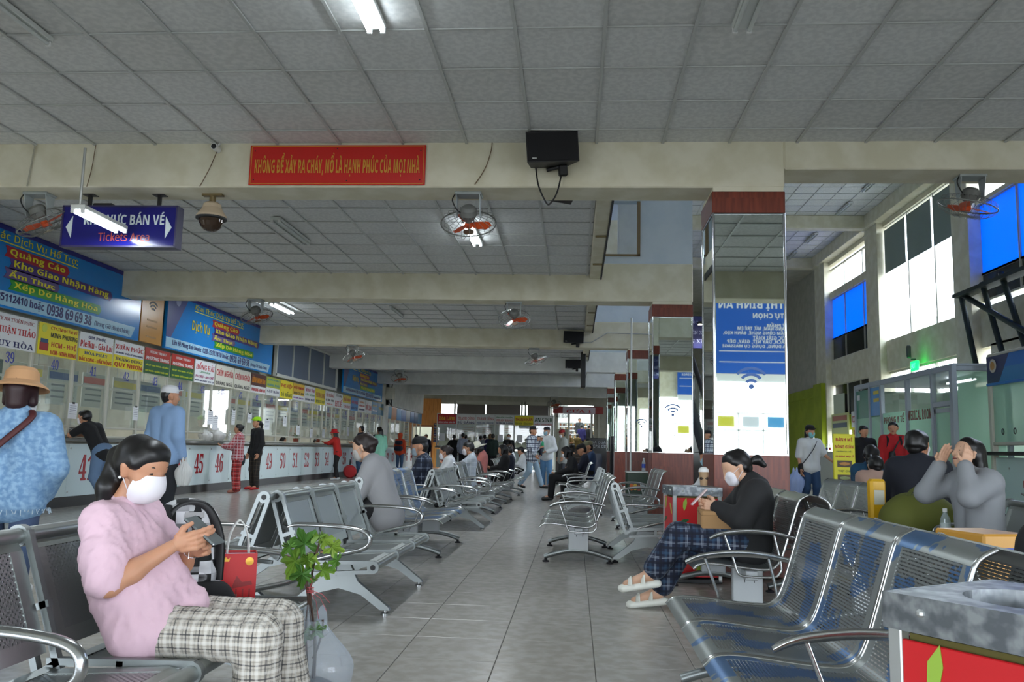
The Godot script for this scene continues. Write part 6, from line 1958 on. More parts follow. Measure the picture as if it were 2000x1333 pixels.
func build_bins_and_bags():
	litter_bin(Vector3(0.93, 0, -1.80), 0.62, "red litter bin with a dented metal top in the right foreground")
	litter_bin(Vector3(0.99, 0, -7.25), 0.10, "red litter bin with printed leaves beside the woman in plaid trousers")
	var cup := thing("milk_tea_cup", "clear takeaway cup with brown drink on the red litter bin", "cup", Vector3(1.11, 0.775, -7.38))
	var st := S()
	lathe(st, [Vector2(0, 0), Vector2(0.03, 0), Vector2(0.042, 0.11), Vector2(0.044, 0.115)], 16)
	obj("cup", st.commit(), hexm("a88a6a", 0.3), cup)
	st = S()
	lathe(st, [Vector2(0.045, 0.115), Vector2(0.04, 0.14), Vector2(0.02, 0.155), Vector2(0, 0.157)], 16)
	obj("lid", st.commit(), M.white, cup)
	obj("band", mbox(Vector3(0.07, 0.03, 0.07), 0.01), hexm("2a1a14", 0.5), cup, Vector3(0, 0.06, 0))
	# green litter bin
	var g := thing("green_litter_bin", "dark green litter bin with a heap of food scraps printed on it", "litter bin", Vector3(1.13, 0, -15.1))
	obj("body", mbox(Vector3(0.43, 0.68, 0.36), 0.015), hexm("10301f", 0.4), g, Vector3(0, 0.35, 0))
	obj("rim", mbox(Vector3(0.45, 0.03, 0.38), 0.008), M.alu, g, Vector3(0, 0.695, 0))
	var rg := RandomNumberGenerator.new()
	rg.seed = 5
	for i in 9:
		st = S()
		lathe(st, [Vector2(0, 0), Vector2(0.035, 0), Vector2(0.028, 0.004), Vector2(0, 0.006)], 8, Transform3D(Basis(Vector3(1, 0, 0), PI / 2), Vector3.ZERO))
		obj("printed_scrap", st.commit(), hexm(["c8662a", "c8a23a", "8a4a3a", "a8b0b4", "6a8a3a"][i % 5], 0.5), g, Vector3(-0.13 + (i % 5) * 0.065, 0.40 + (i / 5) * 0.045 + rg.randf() * 0.02, 0.181))
	text(g, "RÁC THẢI THƯỜNG", Vector3(0, 0.2, 0.182), 0.34, 0.045, hexm("b0b8b2", 0.5), Basis(), "sansb", 0.003)
	bottle("water_bottle", "clear water bottle with a blue label on the green litter bin", Vector3(1.22, 0.71, -15.05), hexm("1c3f9a", 0.3), 1.0)
	# on the counter
	for i in 2:
		plastic_bag("carrier_bag", "white plastic bag on the ticket counter, %s of two" % ["left", "right"][i], Vector3(-7.72, 1.055, -17.15 - i * 0.5), 0.24 if i == 0 else 0.34, 0.22 if i == 0 else 0.25, glass("bag_white", Color(0.85, 0.85, 0.84), 0.75, 0.4), 3 + i)
	bottle("water_bottle", "small clear bottle beside the white bags on the ticket counter", Vector3(-7.6, 1.055, -18.1), M.white, 1.0)
	for i in 2:
		var pt := thing("potted_plant", "small potted plant behind the ticket glass, %s of two" % ["nearer", "farther"][i], "plant", Vector3(-7.95, 1.055, -23.6 - i * 2.2))
		st = S()
		lathe(st, [Vector2(0, 0), Vector2(0.07, 0), Vector2(0.09, 0.14), Vector2(0, 0.14)], 12)
		obj("pot", st.commit(), hexm("8a3a24", 0.6), pt)
		for k in 6:
			var lf := obj("leaf", fig_leaf(0.07, k), hexm("5a6a2a", 0.5), pt, Vector3(cos(k * 1.1) * 0.05, 0.2 + 0.03 * (k % 3), sin(k * 1.1) * 0.05))
			lf.rotation = Vector3(-0.6, k * 1.1, 0.3)
	# red duffel bag on the floor beside the man in navy
	var db := thing("duffel_bag", "red duffel bag with black handles on the floor by the counter", "bag", Vector3(-7.15, 0, -26.6), 0.3)
	st = S()
	lathe(st, [Vector2(0, -0.35), Vector2(0.17, -0.34), Vector2(0.2, -0.25), Vector2(0.21, 0.25), Vector2(0.17, 0.34), Vector2(0, 0.35)], 16, Transform3D(Basis(Vector3(1, 0, 0), PI / 2), Vector3(0, 0.21, 0)))
	obj("body", st.commit(), hexm("a8161c", 0.7), db)
	st = S()
	tube(st, arc(Vector3(0, 0.38, 0), Vector3(0, 0, 0.18), Vector3(0, 0.2, 0), 0, PI, 10), 0.014, 6)
	obj("handle", st.commit(), M.black, db)
	# ---------- on the bench beside the woman in pink
	# red paper gift bag
	var gb := thing("gift_bag", "red paper gift bag with gold festive print and white cord handles", "bag", Vector3(-1.345, 0.352, -3.36), 0.42)
	var red := mat("gift_red", Color("c1161b"), 0.4)
	var gw := 0.145
	var gd := 0.115
	var gh := 0.255
	for q in [[Vector3(0, gh * 0.5, gd * 0.5), Vector3(gw, gh, 0.003), "front"], [Vector3(0, gh * 0.5, -gd * 0.5), Vector3(gw, gh, 0.003), "back"], [Vector3(gw * 0.5, gh * 0.5, 0), Vector3(0.003, gh, gd), "side"], [Vector3(-gw * 0.5, gh * 0.5, 0), Vector3(0.003, gh, gd), "side"], [Vector3(0, 0.003, 0), Vector3(gw, 0.004, gd), "bottom"]]:
		obj("paper_" + q[2], mbox(q[1]), red, gb, q[0])
	obj("white_lining", mbox(Vector3(gw - 0.008, gh - 0.012, gd - 0.008)), hexm("c9c3d8", 0.8), gb, Vector3(0, gh * 0.5 - 0.004, 0))
	for s in [-1, 1]:
		st = S()
		tube(st, smooth_curve([Vector3(-0.042, gh - 0.01, s * gd * 0.46), Vector3(-0.034, gh + 0.07, s * gd * 0.4), Vector3(0.0, gh + 0.125, s * gd * 0.12), Vector3(0.034, gh + 0.07, s * gd * 0.4), Vector3(0.042, gh - 0.01, s * gd * 0.46)], 6), 0.0032, 6)
		obj("cord_handle", st.commit(), hexm("d6d6d2", 0.7), gb)
	var gold := mat("gold_print", Color("d6a23a"), 0.35, 0.4)
	var dim := hexm("8e1a1c", 0.45)
	var zf := gd * 0.5 + 0.002
	for q in [[-0.045, 0.225, 0.014], [0.045, 0.225, 0.016], [-0.03, 0.105, 0.018], [-0.045, 0.05, 0.014]]:
		st = S()
		if q[2] == 0.016: lathe(st, [Vector2(0, 0), Vector2(q[2], 0), Vector2(0, 0.001)], 14, Transform3D(Basis(Vector3(1, 0, 0), PI / 2), Vector3(q[0], q[1], zf)))
		elif q[0] == -0.045 and q[1] > 0.2:
			prism(st, [Vector2(-0.012, 0), Vector2(0.012, 0), Vector2(0.016, 0.016), Vector2(0.008, 0.008), Vector2(0, 0.018), Vector2(-0.008, 0.008), Vector2(-0.016, 0.016)], 0.001, Transform3D(Basis(), Vector3(q[0], q[1], zf)))
		else: tube(st, arc(Vector3(q[0], q[1], zf), Vector3(q[2], 0, 0), Vector3(0, q[2] * 1.2, 0), 0, TAU, 18), 0.0012, 4, false)
		obj("gold_motif", st.commit(), gold, gb)
	# a printed roof, lanterns and a small gold beast
	st = S()
	prism(st, [Vector2(-0.02, 0.12), Vector2(0.06, 0.135), Vector2(0.055, 0.15), Vector2(0.02, 0.145), Vector2(0.0, 0.17), Vector2(-0.012, 0.14)], 0.001, Transform3D(Basis(), Vector3(0, 0, zf)))
	for x in [0.0, 0.025, 0.05]: box(st, Vector3(x, 0.09, zf), Vector3(0.006, 0.06, 0.001))
	obj("printed_roof", st.commit(), dim, gb)
	st = S()
	prism(st, [Vector2(0.03, 0.015), Vector2(0.036, 0.035), Vector2(0.026, 0.052), Vector2(0.03, 0.068), Vector2(0.042, 0.064), Vector2(0.044, 0.05), Vector2(0.058, 0.044), Vector2(0.064, 0.02), Vector2(0.056, 0.01), Vector2(0.05, 0.028), Vector2(0.04, 0.014)], 0.001, Transform3D(Basis(), Vector3(0, 0, zf)))
	obj("printed_beast", st.commit(), gold, gb)
	st = S()
	prism(st, [Vector2(-0.012, 0.07), Vector2(-0.005, 0.06), Vector2(0.004, 0.08), Vector2(0.004, 0.1), Vector2(-0.01, 0.1)], 0.001, Transform3D(Basis(), Vector3(0, 0, zf)))
	obj("printed_lantern", st.commit(), hexm("4a8a80", 0.5), gb)
	for y in [0.185, 0.176, 0.075, 0.065, 0.055, 0.045, 0.035]:
		obj("side_print", mbox(Vector3(0.001, 0.002, 0.05)), gold, gb, Vector3(-gw * 0.5 - 0.002, y, 0))
	st = S()
	prism(st, [Vector2(-0.014, 0), Vector2(0.014, 0), Vector2(0.018, 0.018), Vector2(0.009, 0.009), Vector2(0, 0.02), Vector2(-0.009, 0.009), Vector2(-0.018, 0.018)], 0.001, Transform3D(Basis(Vector3(0, 1, 0), -PI / 2), Vector3(-gw * 0.5 - 0.002, 0.195, 0)))
	obj("crown_print", st.commit(), gold, gb)
	# chequered backpack
	var bp := thing("chequered_backpack", "black and white chequered backpack leaning on the bench back", "backpack", Vector3(-1.50, 0.46, -3.22), 0.5)
	var im := Image.create(64, 64, false, Image.FORMAT_RGB8)
	for x in 64:
		for y in 64: im.set_pixel(x, y, Color(0.85, 0.85, 0.86) if ((x / 32) + (y / 32)) % 2 == 0 else Color(0.02, 0.02, 0.025))
	var ck := mat("chequer", Color.WHITE, 0.75)
	ck.albedo_texture = image_tex(im)
	ck.uv1_triplanar = true
	ck.uv1_scale = Vector3.ONE * 11.0
	obj("body", sdf([[Vector3(0, 0.09, 0), Vector3(0, 0.28, 0), 0.1, 0.085], [Vector3(-0.05, 0.08, 0.01), Vector3(-0.045, 0.28, 0), 0.085, 0.07], [Vector3(0.06, 0.08, 0.01), Vector3(0.05, 0.27, 0), 0.085, 0.07]], 0.012, 0.03), ck, bp)
	obj("front_pocket", sdf([[Vector3(-0.05, 0.08, 0.085), Vector3(0.06, 0.08, 0.085), 0.055, 0.055], [Vector3(-0.04, 0.15, 0.075), Vector3(0.05, 0.15, 0.075), 0.045, 0.045]], 0.012, 0.03), ck, bp)
	st = S()
	tube(st, smooth_curve([Vector3(-0.1, 0.05, 0.08), Vector3(-0.1, 0.22, 0.085), Vector3(-0.03, 0.33, 0.055), Vector3(0.06, 0.33, 0.055), Vector3(0.115, 0.22, 0.08), Vector3(0.12, 0.06, 0.08)], 5), 0.016, 6, true, Vector2(1.3, 0.5))
	obj("black_binding", st.commit(), M.black, bp)
	for x in [-0.075, 0.03]:
		st = S()
		tube(st, smooth_curve([Vector3(x, 0.34, 0.05), Vector3(x, 0.27, 0.1), Vector3(x, 0.12, 0.14)], 4), 0.012, 6, true, Vector2(1.4, 0.4))
		obj("strap", st.commit(), M.black_soft, bp)
	obj("woven_label", mbox(Vector3(0.07, 0.022, 0.004), 0.002), hexm("9a9a9a", 0.6), bp, Vector3(0.02, 0.305, 0.085))
	# black shoulder bag under it
	var sb := thing("black_bag", "black zip bag with a metal ring beneath the chequered backpack", "bag", Vector3(-1.40, 0.36, -3.13), 0.35)
	obj("body", sdf([[Vector3(-0.08, 0.07, 0), Vector3(0.08, 0.07, 0), 0.068, 0.068], [Vector3(-0.075, 0.115, 0), Vector3(0.075, 0.115, 0), 0.05, 0.05]], 0.01, 0.02), M.black_soft, sb)
	st = S()
	tube(st, arc(Vector3(-0.03, 0.15, 0.045), Vector3(0.016, 0, 0), Vector3(0, -0.012, 0.01), 0, PI, 10), 0.0025, 6)
	obj("ring", st.commit(), M.chrome, sb)
	st = S()
	bbox(st, Vector3(0.05, 0.09, 0.069), Vector3(0.01, 0.034, 0.004), 0.002)
	obj("zip_pull", st.commit(), M.chrome, sb)
	obj("zip_line", mbox(Vector3(0.15, 0.003, 0.003)), M.dark, sb, Vector3(0, 0.108, 0.067))
	obj("red_tag", mbox(Vector3(0.03, 0.075, 0.02), 0.004), red, sb, Vector3(0.105, 0.05, 0.05))
	# plant cutting in a clear bag on the floor
	var film := glass("bag_film", Color(0.80, 0.85, 0.90), 0.30, 0.22)
	plastic_bag("clear_bag", "clear plastic bag of dark soil standing on the floor before the bench", Vector3(-0.99, 0.0, -3.28), 0.235, 0.37, film, 11, hexm("12151c", 0.8))
	var cut := thing("fig_cutting", "leafy fig cutting tied with pink string standing in the clear bag", "plant", Vector3(-0.99, 0.14, -3.28))
	var bark := hexm("4a3328", 0.7)
	var stems := [[Vector3(0, 0, 0), Vector3(0.005, 0.12, 0), Vector3(-0.012, 0.22, 0), Vector3(-0.03, 0.32, 0), Vector3(-0.042, 0.40, 0), Vector3(-0.03, 0.46, 0.0)], [Vector3(0.012, 0, 0.01), Vector3(0.01, 0.15, 0.01), Vector3(-0.02, 0.30, 0.0), Vector3(-0.025, 0.39, -0.01), Vector3(-0.008, 0.48, 0.0), Vector3(0.008, 0.54, 0.0)], [Vector3(-0.02, 0.06, 0), Vector3(-0.035, 0.2, 0), Vector3(-0.03, 0.3, 0), Vector3(-0.045, 0.37, 0)], [Vector3(0.0, 0.09, 0), Vector3(0.02, 0.13, 0.01), Vector3(0.035, 0.2, 0.01), Vector3(0.034, 0.235, 0.01)]]
	for s in stems:
		st = S()
		tube(st, smooth_curve(s, 4), 0.0045, 6)
		obj("stem", st.commit(), bark, cut)
	var greens := [hexm("3f6a2a", 0.5), hexm("4f7a2c", 0.5), hexm("64852e", 0.5), hexm("7a9438", 0.5)]
	for m in greens:
		m.backlight_enabled = true
		m.backlight = Color(0.35, 0.45, 0.1)
	for l in [[Vector3(-0.055, 0.525, 0.01), 0.068, 0, Vector3(-0.25, 0.1, 0.5)], [Vector3(-0.115, 0.505, 0.0), 0.055, 1, Vector3(-0.5, -0.3, 1.2)], [Vector3(-0.085, 0.445, 0.02), 0.072, 2, Vector3(-0.1, -0.1, 2.6)], [Vector3(-0.05, 0.40, 0.03), 0.06, 0, Vector3(0.1, 0.1, 3.0)], [Vector3(0.0, 0.545, -0.01), 0.045, 2, Vector3(-0.9, 0.3, -0.3)], [Vector3(0.03, 0.535, 0.0), 0.042, 3, Vector3(-0.9, 0.2, -1.0)], [Vector3(0.06, 0.505, 0.0), 0.048, 3, Vector3(-0.3, 0.3, -1.8)], [Vector3(0.07, 0.455, 0.0), 0.04, 1, Vector3(0.1, 0.9, 2.9)], [Vector3(0.03, 0.42, 0.01), 0.045, 2, Vector3(-0.5, 0.2, -1.4)], [Vector3(-0.02, 0.465, 0.02), 0.04, 3, Vector3(-0.8, 0, 0.6)], [Vector3(-0.03, 0.18, 0.03), 0.042, 0, Vector3(0, 0.1, 3.1)], [Vector3(0.02, 0.20, 0.03), 0.038, 1, Vector3(-0.3, 0.2, -1.2)], [Vector3(-0.03, 0.46, 0.04), 0.035, 2, Vector3(-0.2, 0.1, 2.0)]]:
		var lf := obj("leaf", fig_leaf(l[1], int(l[1] * 1000)), greens[l[2]], cut, l[0])
		lf.rotation = l[3]
	st = S()
	for k in 4: tube(st, arc(Vector3(-0.024, 0.335 + k * 0.006, 0.002), Vector3(0.014, 0, 0), Vector3(0, 0.002, 0.014), 0, TAU, 10), 0.0018, 4, false)
	for e in [Vector3(0.05, 0.27, 0.02), Vector3(0.02, 0.24, 0.02), Vector3(0.06, 0.3, 0.015), Vector3(-0.02, 0.39, 0.02)]:
		tube(st, [Vector3(-0.024, 0.345, 0.015), (Vector3(-0.024, 0.345, 0.02) + e) * 0.5 + Vector3(0.01, 0.01, 0), e], 0.0014, 4)
	obj("pink_string", st.commit(), hexm("b0484e", 0.7), cut)
	# ---------- lobby side
	var ol := thing("olive_bag", "bulging olive green travel bag on the bench beside the woman in grey", "bag", Vector3(2.72, 0.36, -6.95), 0.3)
	obj("body", sdf([[Vector3(-0.16, 0.2, 0), Vector3(0.16, 0.2, 0), 0.17, 0.17], [Vector3(-0.1, 0.3, 0), Vector3(0.12, 0.28, 0), 0.12, 0.12]], 0.02, 0.06), hexm("5a5f22", 0.8), ol)
	st = S()
	tube(st, arc(Vector3(0, 0.38, 0.05), Vector3(0.14, 0, 0), Vector3(0, 0.09, 0.02), 0, PI, 10), 0.016, 6)
	obj("handle", st.commit(), hexm("4a4f1c", 0.8), ol)
	bottle("water_bottle", "clear bottle with a white cap against the olive bag", Vector3(2.78, 0.43, -6.62), hexm("b8c4c0", 0.3), 1.1)
	var yb := thing("snack_packet", "yellow snack packet propped beside the olive bag", "packet", Vector3(2.52, 0.36, -7.3), 0.2)
	obj("packet", mbox(Vector3(0.14, 0.42, 0.08), 0.02), hexm("d8a81c", 0.35), yb, Vector3(0, 0.3, 0))
	obj("label_patch", mbox(Vector3(0.09, 0.12, 0.004), 0.002), hexm("c8c8b8", 0.5), yb, Vector3(0, 0.36, 0.042))
	var cb := thing("taped_carton", "small carton wrapped in yellow and blue tape on a bench", "box", Vector3(1.84, 0.37, -4.0), 0.3)
	obj("carton", mbox(Vector3(0.26, 0.36, 0.3), 0.01), hexm("c8923a", 0.35), cb, Vector3(0, 0.18, 0))
	obj("blue_tape", mbox(Vector3(0.264, 0.04, 0.304), 0.01), hexm("2a4a9a", 0.35), cb, Vector3(0, 0.29, 0))
	var bk := thing("black_backpack", "black backpack standing on the bench at the right edge", "backpack", Vector3(1.75, 0.37, -3.2), 0.1)
	obj("body", sdf([[Vector3(0, 0.14, -0.08), Vector3(0, 0.36, -0.06), 0.15, 0.12], [Vector3(0, 0.14, 0.1), Vector3(0, 0.35, 0.08), 0.15, 0.12]], 0.02, 0.05), M.black_soft, bk)
	st = S()
	tube(st, arc(Vector3(0, 0.47, 0), Vector3(0, 0, 0.06), Vector3(0, 0.06, 0), 0, PI, 8), 0.012, 6)
	obj("handle", st.commit(), M.black, bk)
	plastic_bag("carrier_bag", "white plastic bag hanging by the man in black before the medical room", Vector3(5.28, 0.35, -16.6), 0.3, 0.42, glass("bag_white", Color(0.85, 0.85, 0.84), 0.75, 0.4), 8)
	plastic_bag("carrier_bag", "white and blue plastic bag carried by the woman in the white top", Vector3(4.05, 0.35, -15.9), 0.24, 0.42, hexm("8a9cc4", 0.4), 9)

# ================================================================ PEOPLE: smooth surfaces grown from tapered bones
func sdf(bones: Array, cell: float, k: float) -> ArrayMesh:
	var acc := {"v": PackedVector3Array(), "n": PackedVector3Array(), "i": PackedInt32Array()}
	sdf_into(acc, bones, cell, k)
	return acc_mesh(acc)

func acc_mesh(acc: Dictionary) -> ArrayMesh:
	var a := []
	a.resize(Mesh.ARRAY_MAX)
	a[Mesh.ARRAY_VERTEX] = acc.v
	a[Mesh.ARRAY_NORMAL] = acc.n
	a[Mesh.ARRAY_INDEX] = acc.i
	var uv := PackedVector2Array()
	uv.resize(acc.v.size())
	a[Mesh.ARRAY_TEX_UV] = uv
	var m := ArrayMesh.new()
	if acc.v.size(): m.add_surface_from_arrays(Mesh.PRIMITIVE_TRIANGLES, a)
	return m

func sdf_into(acc: Dictionary, bones: Array, cell: float, k: float):
	# bones: [a, b, radius at a, radius at b]; a negative radius carves
	var lo := Vector3.ONE * 1e9
	var hi := Vector3.ONE * -1e9
	for b in bones:
		var r := maxf(absf(b[2]), absf(b[3])) + 2.5 * cell
		for p in [b[0], b[1]]:
			lo = lo.min(p - Vector3.ONE * r)
			hi = hi.max(p + Vector3.ONE * r)
	var nx := int((hi.x - lo.x) / cell) + 2
	var ny := int((hi.y - lo.y) / cell) + 2
	var nz := int((hi.z - lo.z) / cell) + 2
	var sxy := nx * ny
	var f := PackedFloat32Array()
	f.resize(nx * ny * nz)
	f.fill(10.0)
	var inv := 1.0 / cell
	for b in bones:
		var A: Vector3 = b[0]
		var B: Vector3 = b[1]
		var ra: float = b[2]
		var rb: float = b[3]
		var grow := maxf(absf(ra), absf(rb)) + k + 2.0 * cell
		var l := (A.min(B) - Vector3.ONE * grow - lo) * inv
		var h := (A.max(B) + Vector3.ONE * grow - lo) * inv
		var x0 := maxi(0, int(l.x))
		var y0 := maxi(0, int(l.y))
		var z0 := maxi(0, int(l.z))
		var x1 := mini(nx - 1, int(h.x) + 1)
		var y1 := mini(ny - 1, int(h.y) + 1)
		var z1 := mini(nz - 1, int(h.z) + 1)
		var d := B - A
		var dd := maxf(d.length_squared(), 1e-9)
		var dr := rb - ra
		for z in range(z0, z1 + 1):
			for y in range(y0, y1 + 1):
				var at := z * sxy + y * nx
				var p := Vector3(lo.x + x0 * cell, lo.y + y * cell, lo.z + z * cell) - A
				for x in range(x0, x1 + 1):
					var t := clampf(p.dot(d) / dd, 0.0, 1.0)
					var v := (p - d * t).length() - (ra + dr * t)
					p.x += cell
					var e := f[at + x]
					if e > 9.0:
						f[at + x] = v
					else:
						var w := maxf(k - absf(v - e), 0.0)
						f[at + x] = minf(v, e) - w * w * 0.25 / k
	# surface nets
	var ids := PackedInt32Array()
	ids.resize(nx * ny * nz)
	ids.fill(-1)
	var vs: PackedVector3Array = acc.v
	var ns: PackedVector3Array = acc.n
	var ix: PackedInt32Array = acc.i
	var far := 1.8 * cell
	for z in nz - 1:
		for y in ny - 1:
			var row := z * sxy + y * nx
			for x in nx - 1:
				var i := row + x
				var a := f[i]
				if a > far or a < -far: continue
				var b1 := f[i + 1]
				var c1 := f[i + nx]
				var d1 := f[i + nx + 1]
				var e1 := f[i + sxy]
				var f1 := f[i + sxy + 1]
				var g1 := f[i + sxy + nx]
				var h1 := f[i + sxy + nx + 1]
				var neg := int(a < 0) + int(b1 < 0) + int(c1 < 0) + int(d1 < 0) + int(e1 < 0) + int(f1 < 0) + int(g1 < 0) + int(h1 < 0)
				if neg == 0 or neg == 8: continue
				var s := Vector3.ZERO
				var n := 0
				if (a < 0) != (b1 < 0):
					s += Vector3(a / (a - b1), 0, 0)
					n += 1
				if (c1 < 0) != (d1 < 0):
					s += Vector3(c1 / (c1 - d1), 1, 0)
					n += 1
				if (e1 < 0) != (f1 < 0):
					s += Vector3(e1 / (e1 - f1), 0, 1)
					n += 1
				if (g1 < 0) != (h1 < 0):
					s += Vector3(g1 / (g1 - h1), 1, 1)
					n += 1
				if (a < 0) != (c1 < 0):
					s += Vector3(0, a / (a - c1), 0)
					n += 1
				if (b1 < 0) != (d1 < 0):
					s += Vector3(1, b1 / (b1 - d1), 0)
					n += 1
				if (e1 < 0) != (g1 < 0):
					s += Vector3(0, e1 / (e1 - g1), 1)
					n += 1
				if (f1 < 0) != (h1 < 0):
					s += Vector3(1, f1 / (f1 - h1), 1)
					n += 1
				if (a < 0) != (e1 < 0):
					s += Vector3(0, 0, a / (a - e1))
					n += 1
				if (b1 < 0) != (f1 < 0):
					s += Vector3(1, 0, b1 / (b1 - f1))
					n += 1
				if (c1 < 0) != (g1 < 0):
					s += Vector3(0, 1, c1 / (c1 - g1))
					n += 1
				if (d1 < 0) != (h1 < 0):
					s += Vector3(1, 1, d1 / (d1 - h1))
					n += 1
				ids[i] = vs.size()
				vs.append(lo + (Vector3(x, y, z) + s / n) * cell)
				ns.append(Vector3(b1 + d1 + f1 + h1 - a - c1 - e1 - g1, c1 + d1 + g1 + h1 - a - b1 - e1 - f1, e1 + f1 + g1 + h1 - a - b1 - c1 - d1).normalized())
	for z in range(1, nz - 1):
		for y in range(1, ny - 1):
			var row := z * sxy + y * nx
			for x in range(1, nx - 1):
				var i := row + x
				var a := f[i]
				if a > far or a < -far: continue
				var sa := a < 0
				if sa != (f[i + 1] < 0):
					var q0 := ids[i]
					var q1 := ids[i - nx]
					var q2 := ids[i - nx - sxy]
					var q3 := ids[i - sxy]
					if q0 >= 0 and q1 >= 0 and q2 >= 0 and q3 >= 0:
						if not sa: ix.append_array(PackedInt32Array([q0, q1, q2, q0, q2, q3]))
						else: ix.append_array(PackedInt32Array([q0, q2, q1, q0, q3, q2]))
				if sa != (f[i + nx] < 0):
					var q0 := ids[i]
					var q1 := ids[i - sxy]
					var q2 := ids[i - sxy - 1]
					var q3 := ids[i - 1]
					if q0 >= 0 and q1 >= 0 and q2 >= 0 and q3 >= 0:
						if not sa: ix.append_array(PackedInt32Array([q0, q1, q2, q0, q2, q3]))
						else: ix.append_array(PackedInt32Array([q0, q2, q1, q0, q3, q2]))
				if sa != (f[i + sxy] < 0):
					var q0 := ids[i]
					var q1 := ids[i - 1]
					var q2 := ids[i - 1 - nx]
					var q3 := ids[i - nx]
					if q0 >= 0 and q1 >= 0 and q2 >= 0 and q3 >= 0:
						if not sa: ix.append_array(PackedInt32Array([q0, q1, q2, q0, q2, q3]))
						else: ix.append_array(PackedInt32Array([q0, q2, q1, q0, q3, q2]))
	acc.v = vs
	acc.n = ns
	acc.i = ix

# ---------------------------------------------------------------- joints
func stand(o := {}) -> Dictionary:
	var j := {"hipL": Vector3(0.085, 0.86, 0), "hipR": Vector3(-0.085, 0.86, 0), "kneeL": Vector3(0.09, 0.47, 0.02), "kneeR": Vector3(-0.09, 0.47, 0.02), "ankL": Vector3(0.09, 0.085, -0.02), "ankR": Vector3(-0.09, 0.085, -0.02), "toeL": Vector3(0.11, 0.035, 0.14), "toeR": Vector3(-0.11, 0.035, 0.14),
		"shL": Vector3(0.165, 1.335, -0.01), "shR": Vector3(-0.165, 1.335, -0.01), "elL": Vector3(0.21, 1.06, -0.03), "elR": Vector3(-0.21, 1.06, -0.03), "wrL": Vector3(0.215, 0.83, 0.06), "wrR": Vector3(-0.215, 0.83, 0.06), "neck": Vector3(0, 1.39, -0.01), "head": Vector3(0, 1.53, 0.02), "face": Vector3(0, -0.05, 1)}
	for k in o: j[k] = o[k]
	return j

func sit(o := {}) -> Dictionary:
	var j := {"hipL": Vector3(0.085, 0.45, 0), "hipR": Vector3(-0.085, 0.45, 0), "kneeL": Vector3(0.1, 0.45, 0.42), "kneeR": Vector3(-0.1, 0.45, 0.42), "ankL": Vector3(0.1, 0.085, 0.4), "ankR": Vector3(-0.1, 0.085, 0.4), "toeL": Vector3(0.11, 0.035, 0.55), "toeR": Vector3(-0.11, 0.035, 0.55),
		"shL": Vector3(0.155, 0.83, -0.03), "shR": Vector3(-0.155, 0.83, -0.03), "elL": Vector3(0.2, 0.62, 0.08), "elR": Vector3(-0.2, 0.62, 0.08), "wrL": Vector3(0.06, 0.6, 0.26), "wrR": Vector3(-0.06, 0.6, 0.26), "neck": Vector3(0, 0.88, -0.03), "head": Vector3(0, 0.99, 0.03), "face": Vector3(0, -0.45, 1)}
	for k in o: j[k] = o[k]
	return j

func torso(J: Dictionary, r := 0.0, low := 0.0) -> Array:
	var sl: Vector3 = J.shL
	var sr: Vector3 = J.shR
	var hl: Vector3 = J.hipL
	var hr: Vector3 = J.hipR
	var sm := (sl + sr) * 0.5
	var hm := (hl + hr) * 0.5
	var b := []
	b.append([sl.lerp(sr, 0.1), sr.lerp(sl, 0.1), 0.062 + r, 0.062 + r])
	for s in [[sl, hl], [sr, hr]]:
		var top: Vector3 = s[0].lerp(sm, 0.5) + (hm - sm) * 0.18
		var bot: Vector3 = s[1].lerp(hm, 0.3)
		var mid := top.lerp(bot, 0.55)
		b.append([top, mid, 0.093 + r, 0.082 + r])
		b.append([mid, bot + (hm - sm).normalized() * low, 0.082 + r, 0.098 + r + low * 0.15])
	b.append([hl.lerp(hr, 0.15), hr.lerp(hl, 0.15), 0.098 + r, 0.098 + r])
	b.append([sm, J.neck, 0.06 + r, 0.05 + r])
	return b

func head_bones(c: Vector3, fd: Vector3, s := 1.0) -> Array:
	# c: middle of the head between the ears; fd: where the nose points
	fd = fd.normalized()
	var side := Vector3.UP.cross(fd).normalized()
	var up := fd.cross(side).normalized()
	var b := []
	b.append([c - fd * 0.018 * s + up * 0.025 * s, c + fd * 0.018 * s + up * 0.028 * s, 0.079 * s, 0.074 * s])
	b.append([c + fd * 0.035 * s - up * 0.015 * s, c + fd * 0.045 * s - up * 0.055 * s, 0.055 * s, 0.044 * s])
	b.append([c + fd * 0.05 * s - up * 0.075 * s, c + fd * 0.055 * s - up * 0.088 * s, 0.03 * s, 0.022 * s])
	for e in [-1.0, 1.0]:
		b.append([c + fd * 0.045 * s + side * 0.033 * s * e - up * 0.02 * s, c + fd * 0.04 * s + side * 0.03 * s * e - up * 0.05 * s, 0.028 * s, 0.024 * s])
		b.append([c + side * 0.076 * s * e + up * 0.012 * s - fd * 0.004 * s, c + side * 0.073 * s * e - up * 0.022 * s, 0.016 * s, 0.011 * s])
	b.append([c + fd * 0.088 * s + up * 0.008 * s, c + fd * 0.102 * s - up * 0.028 * s, 0.009 * s, 0.014 * s])
	return b

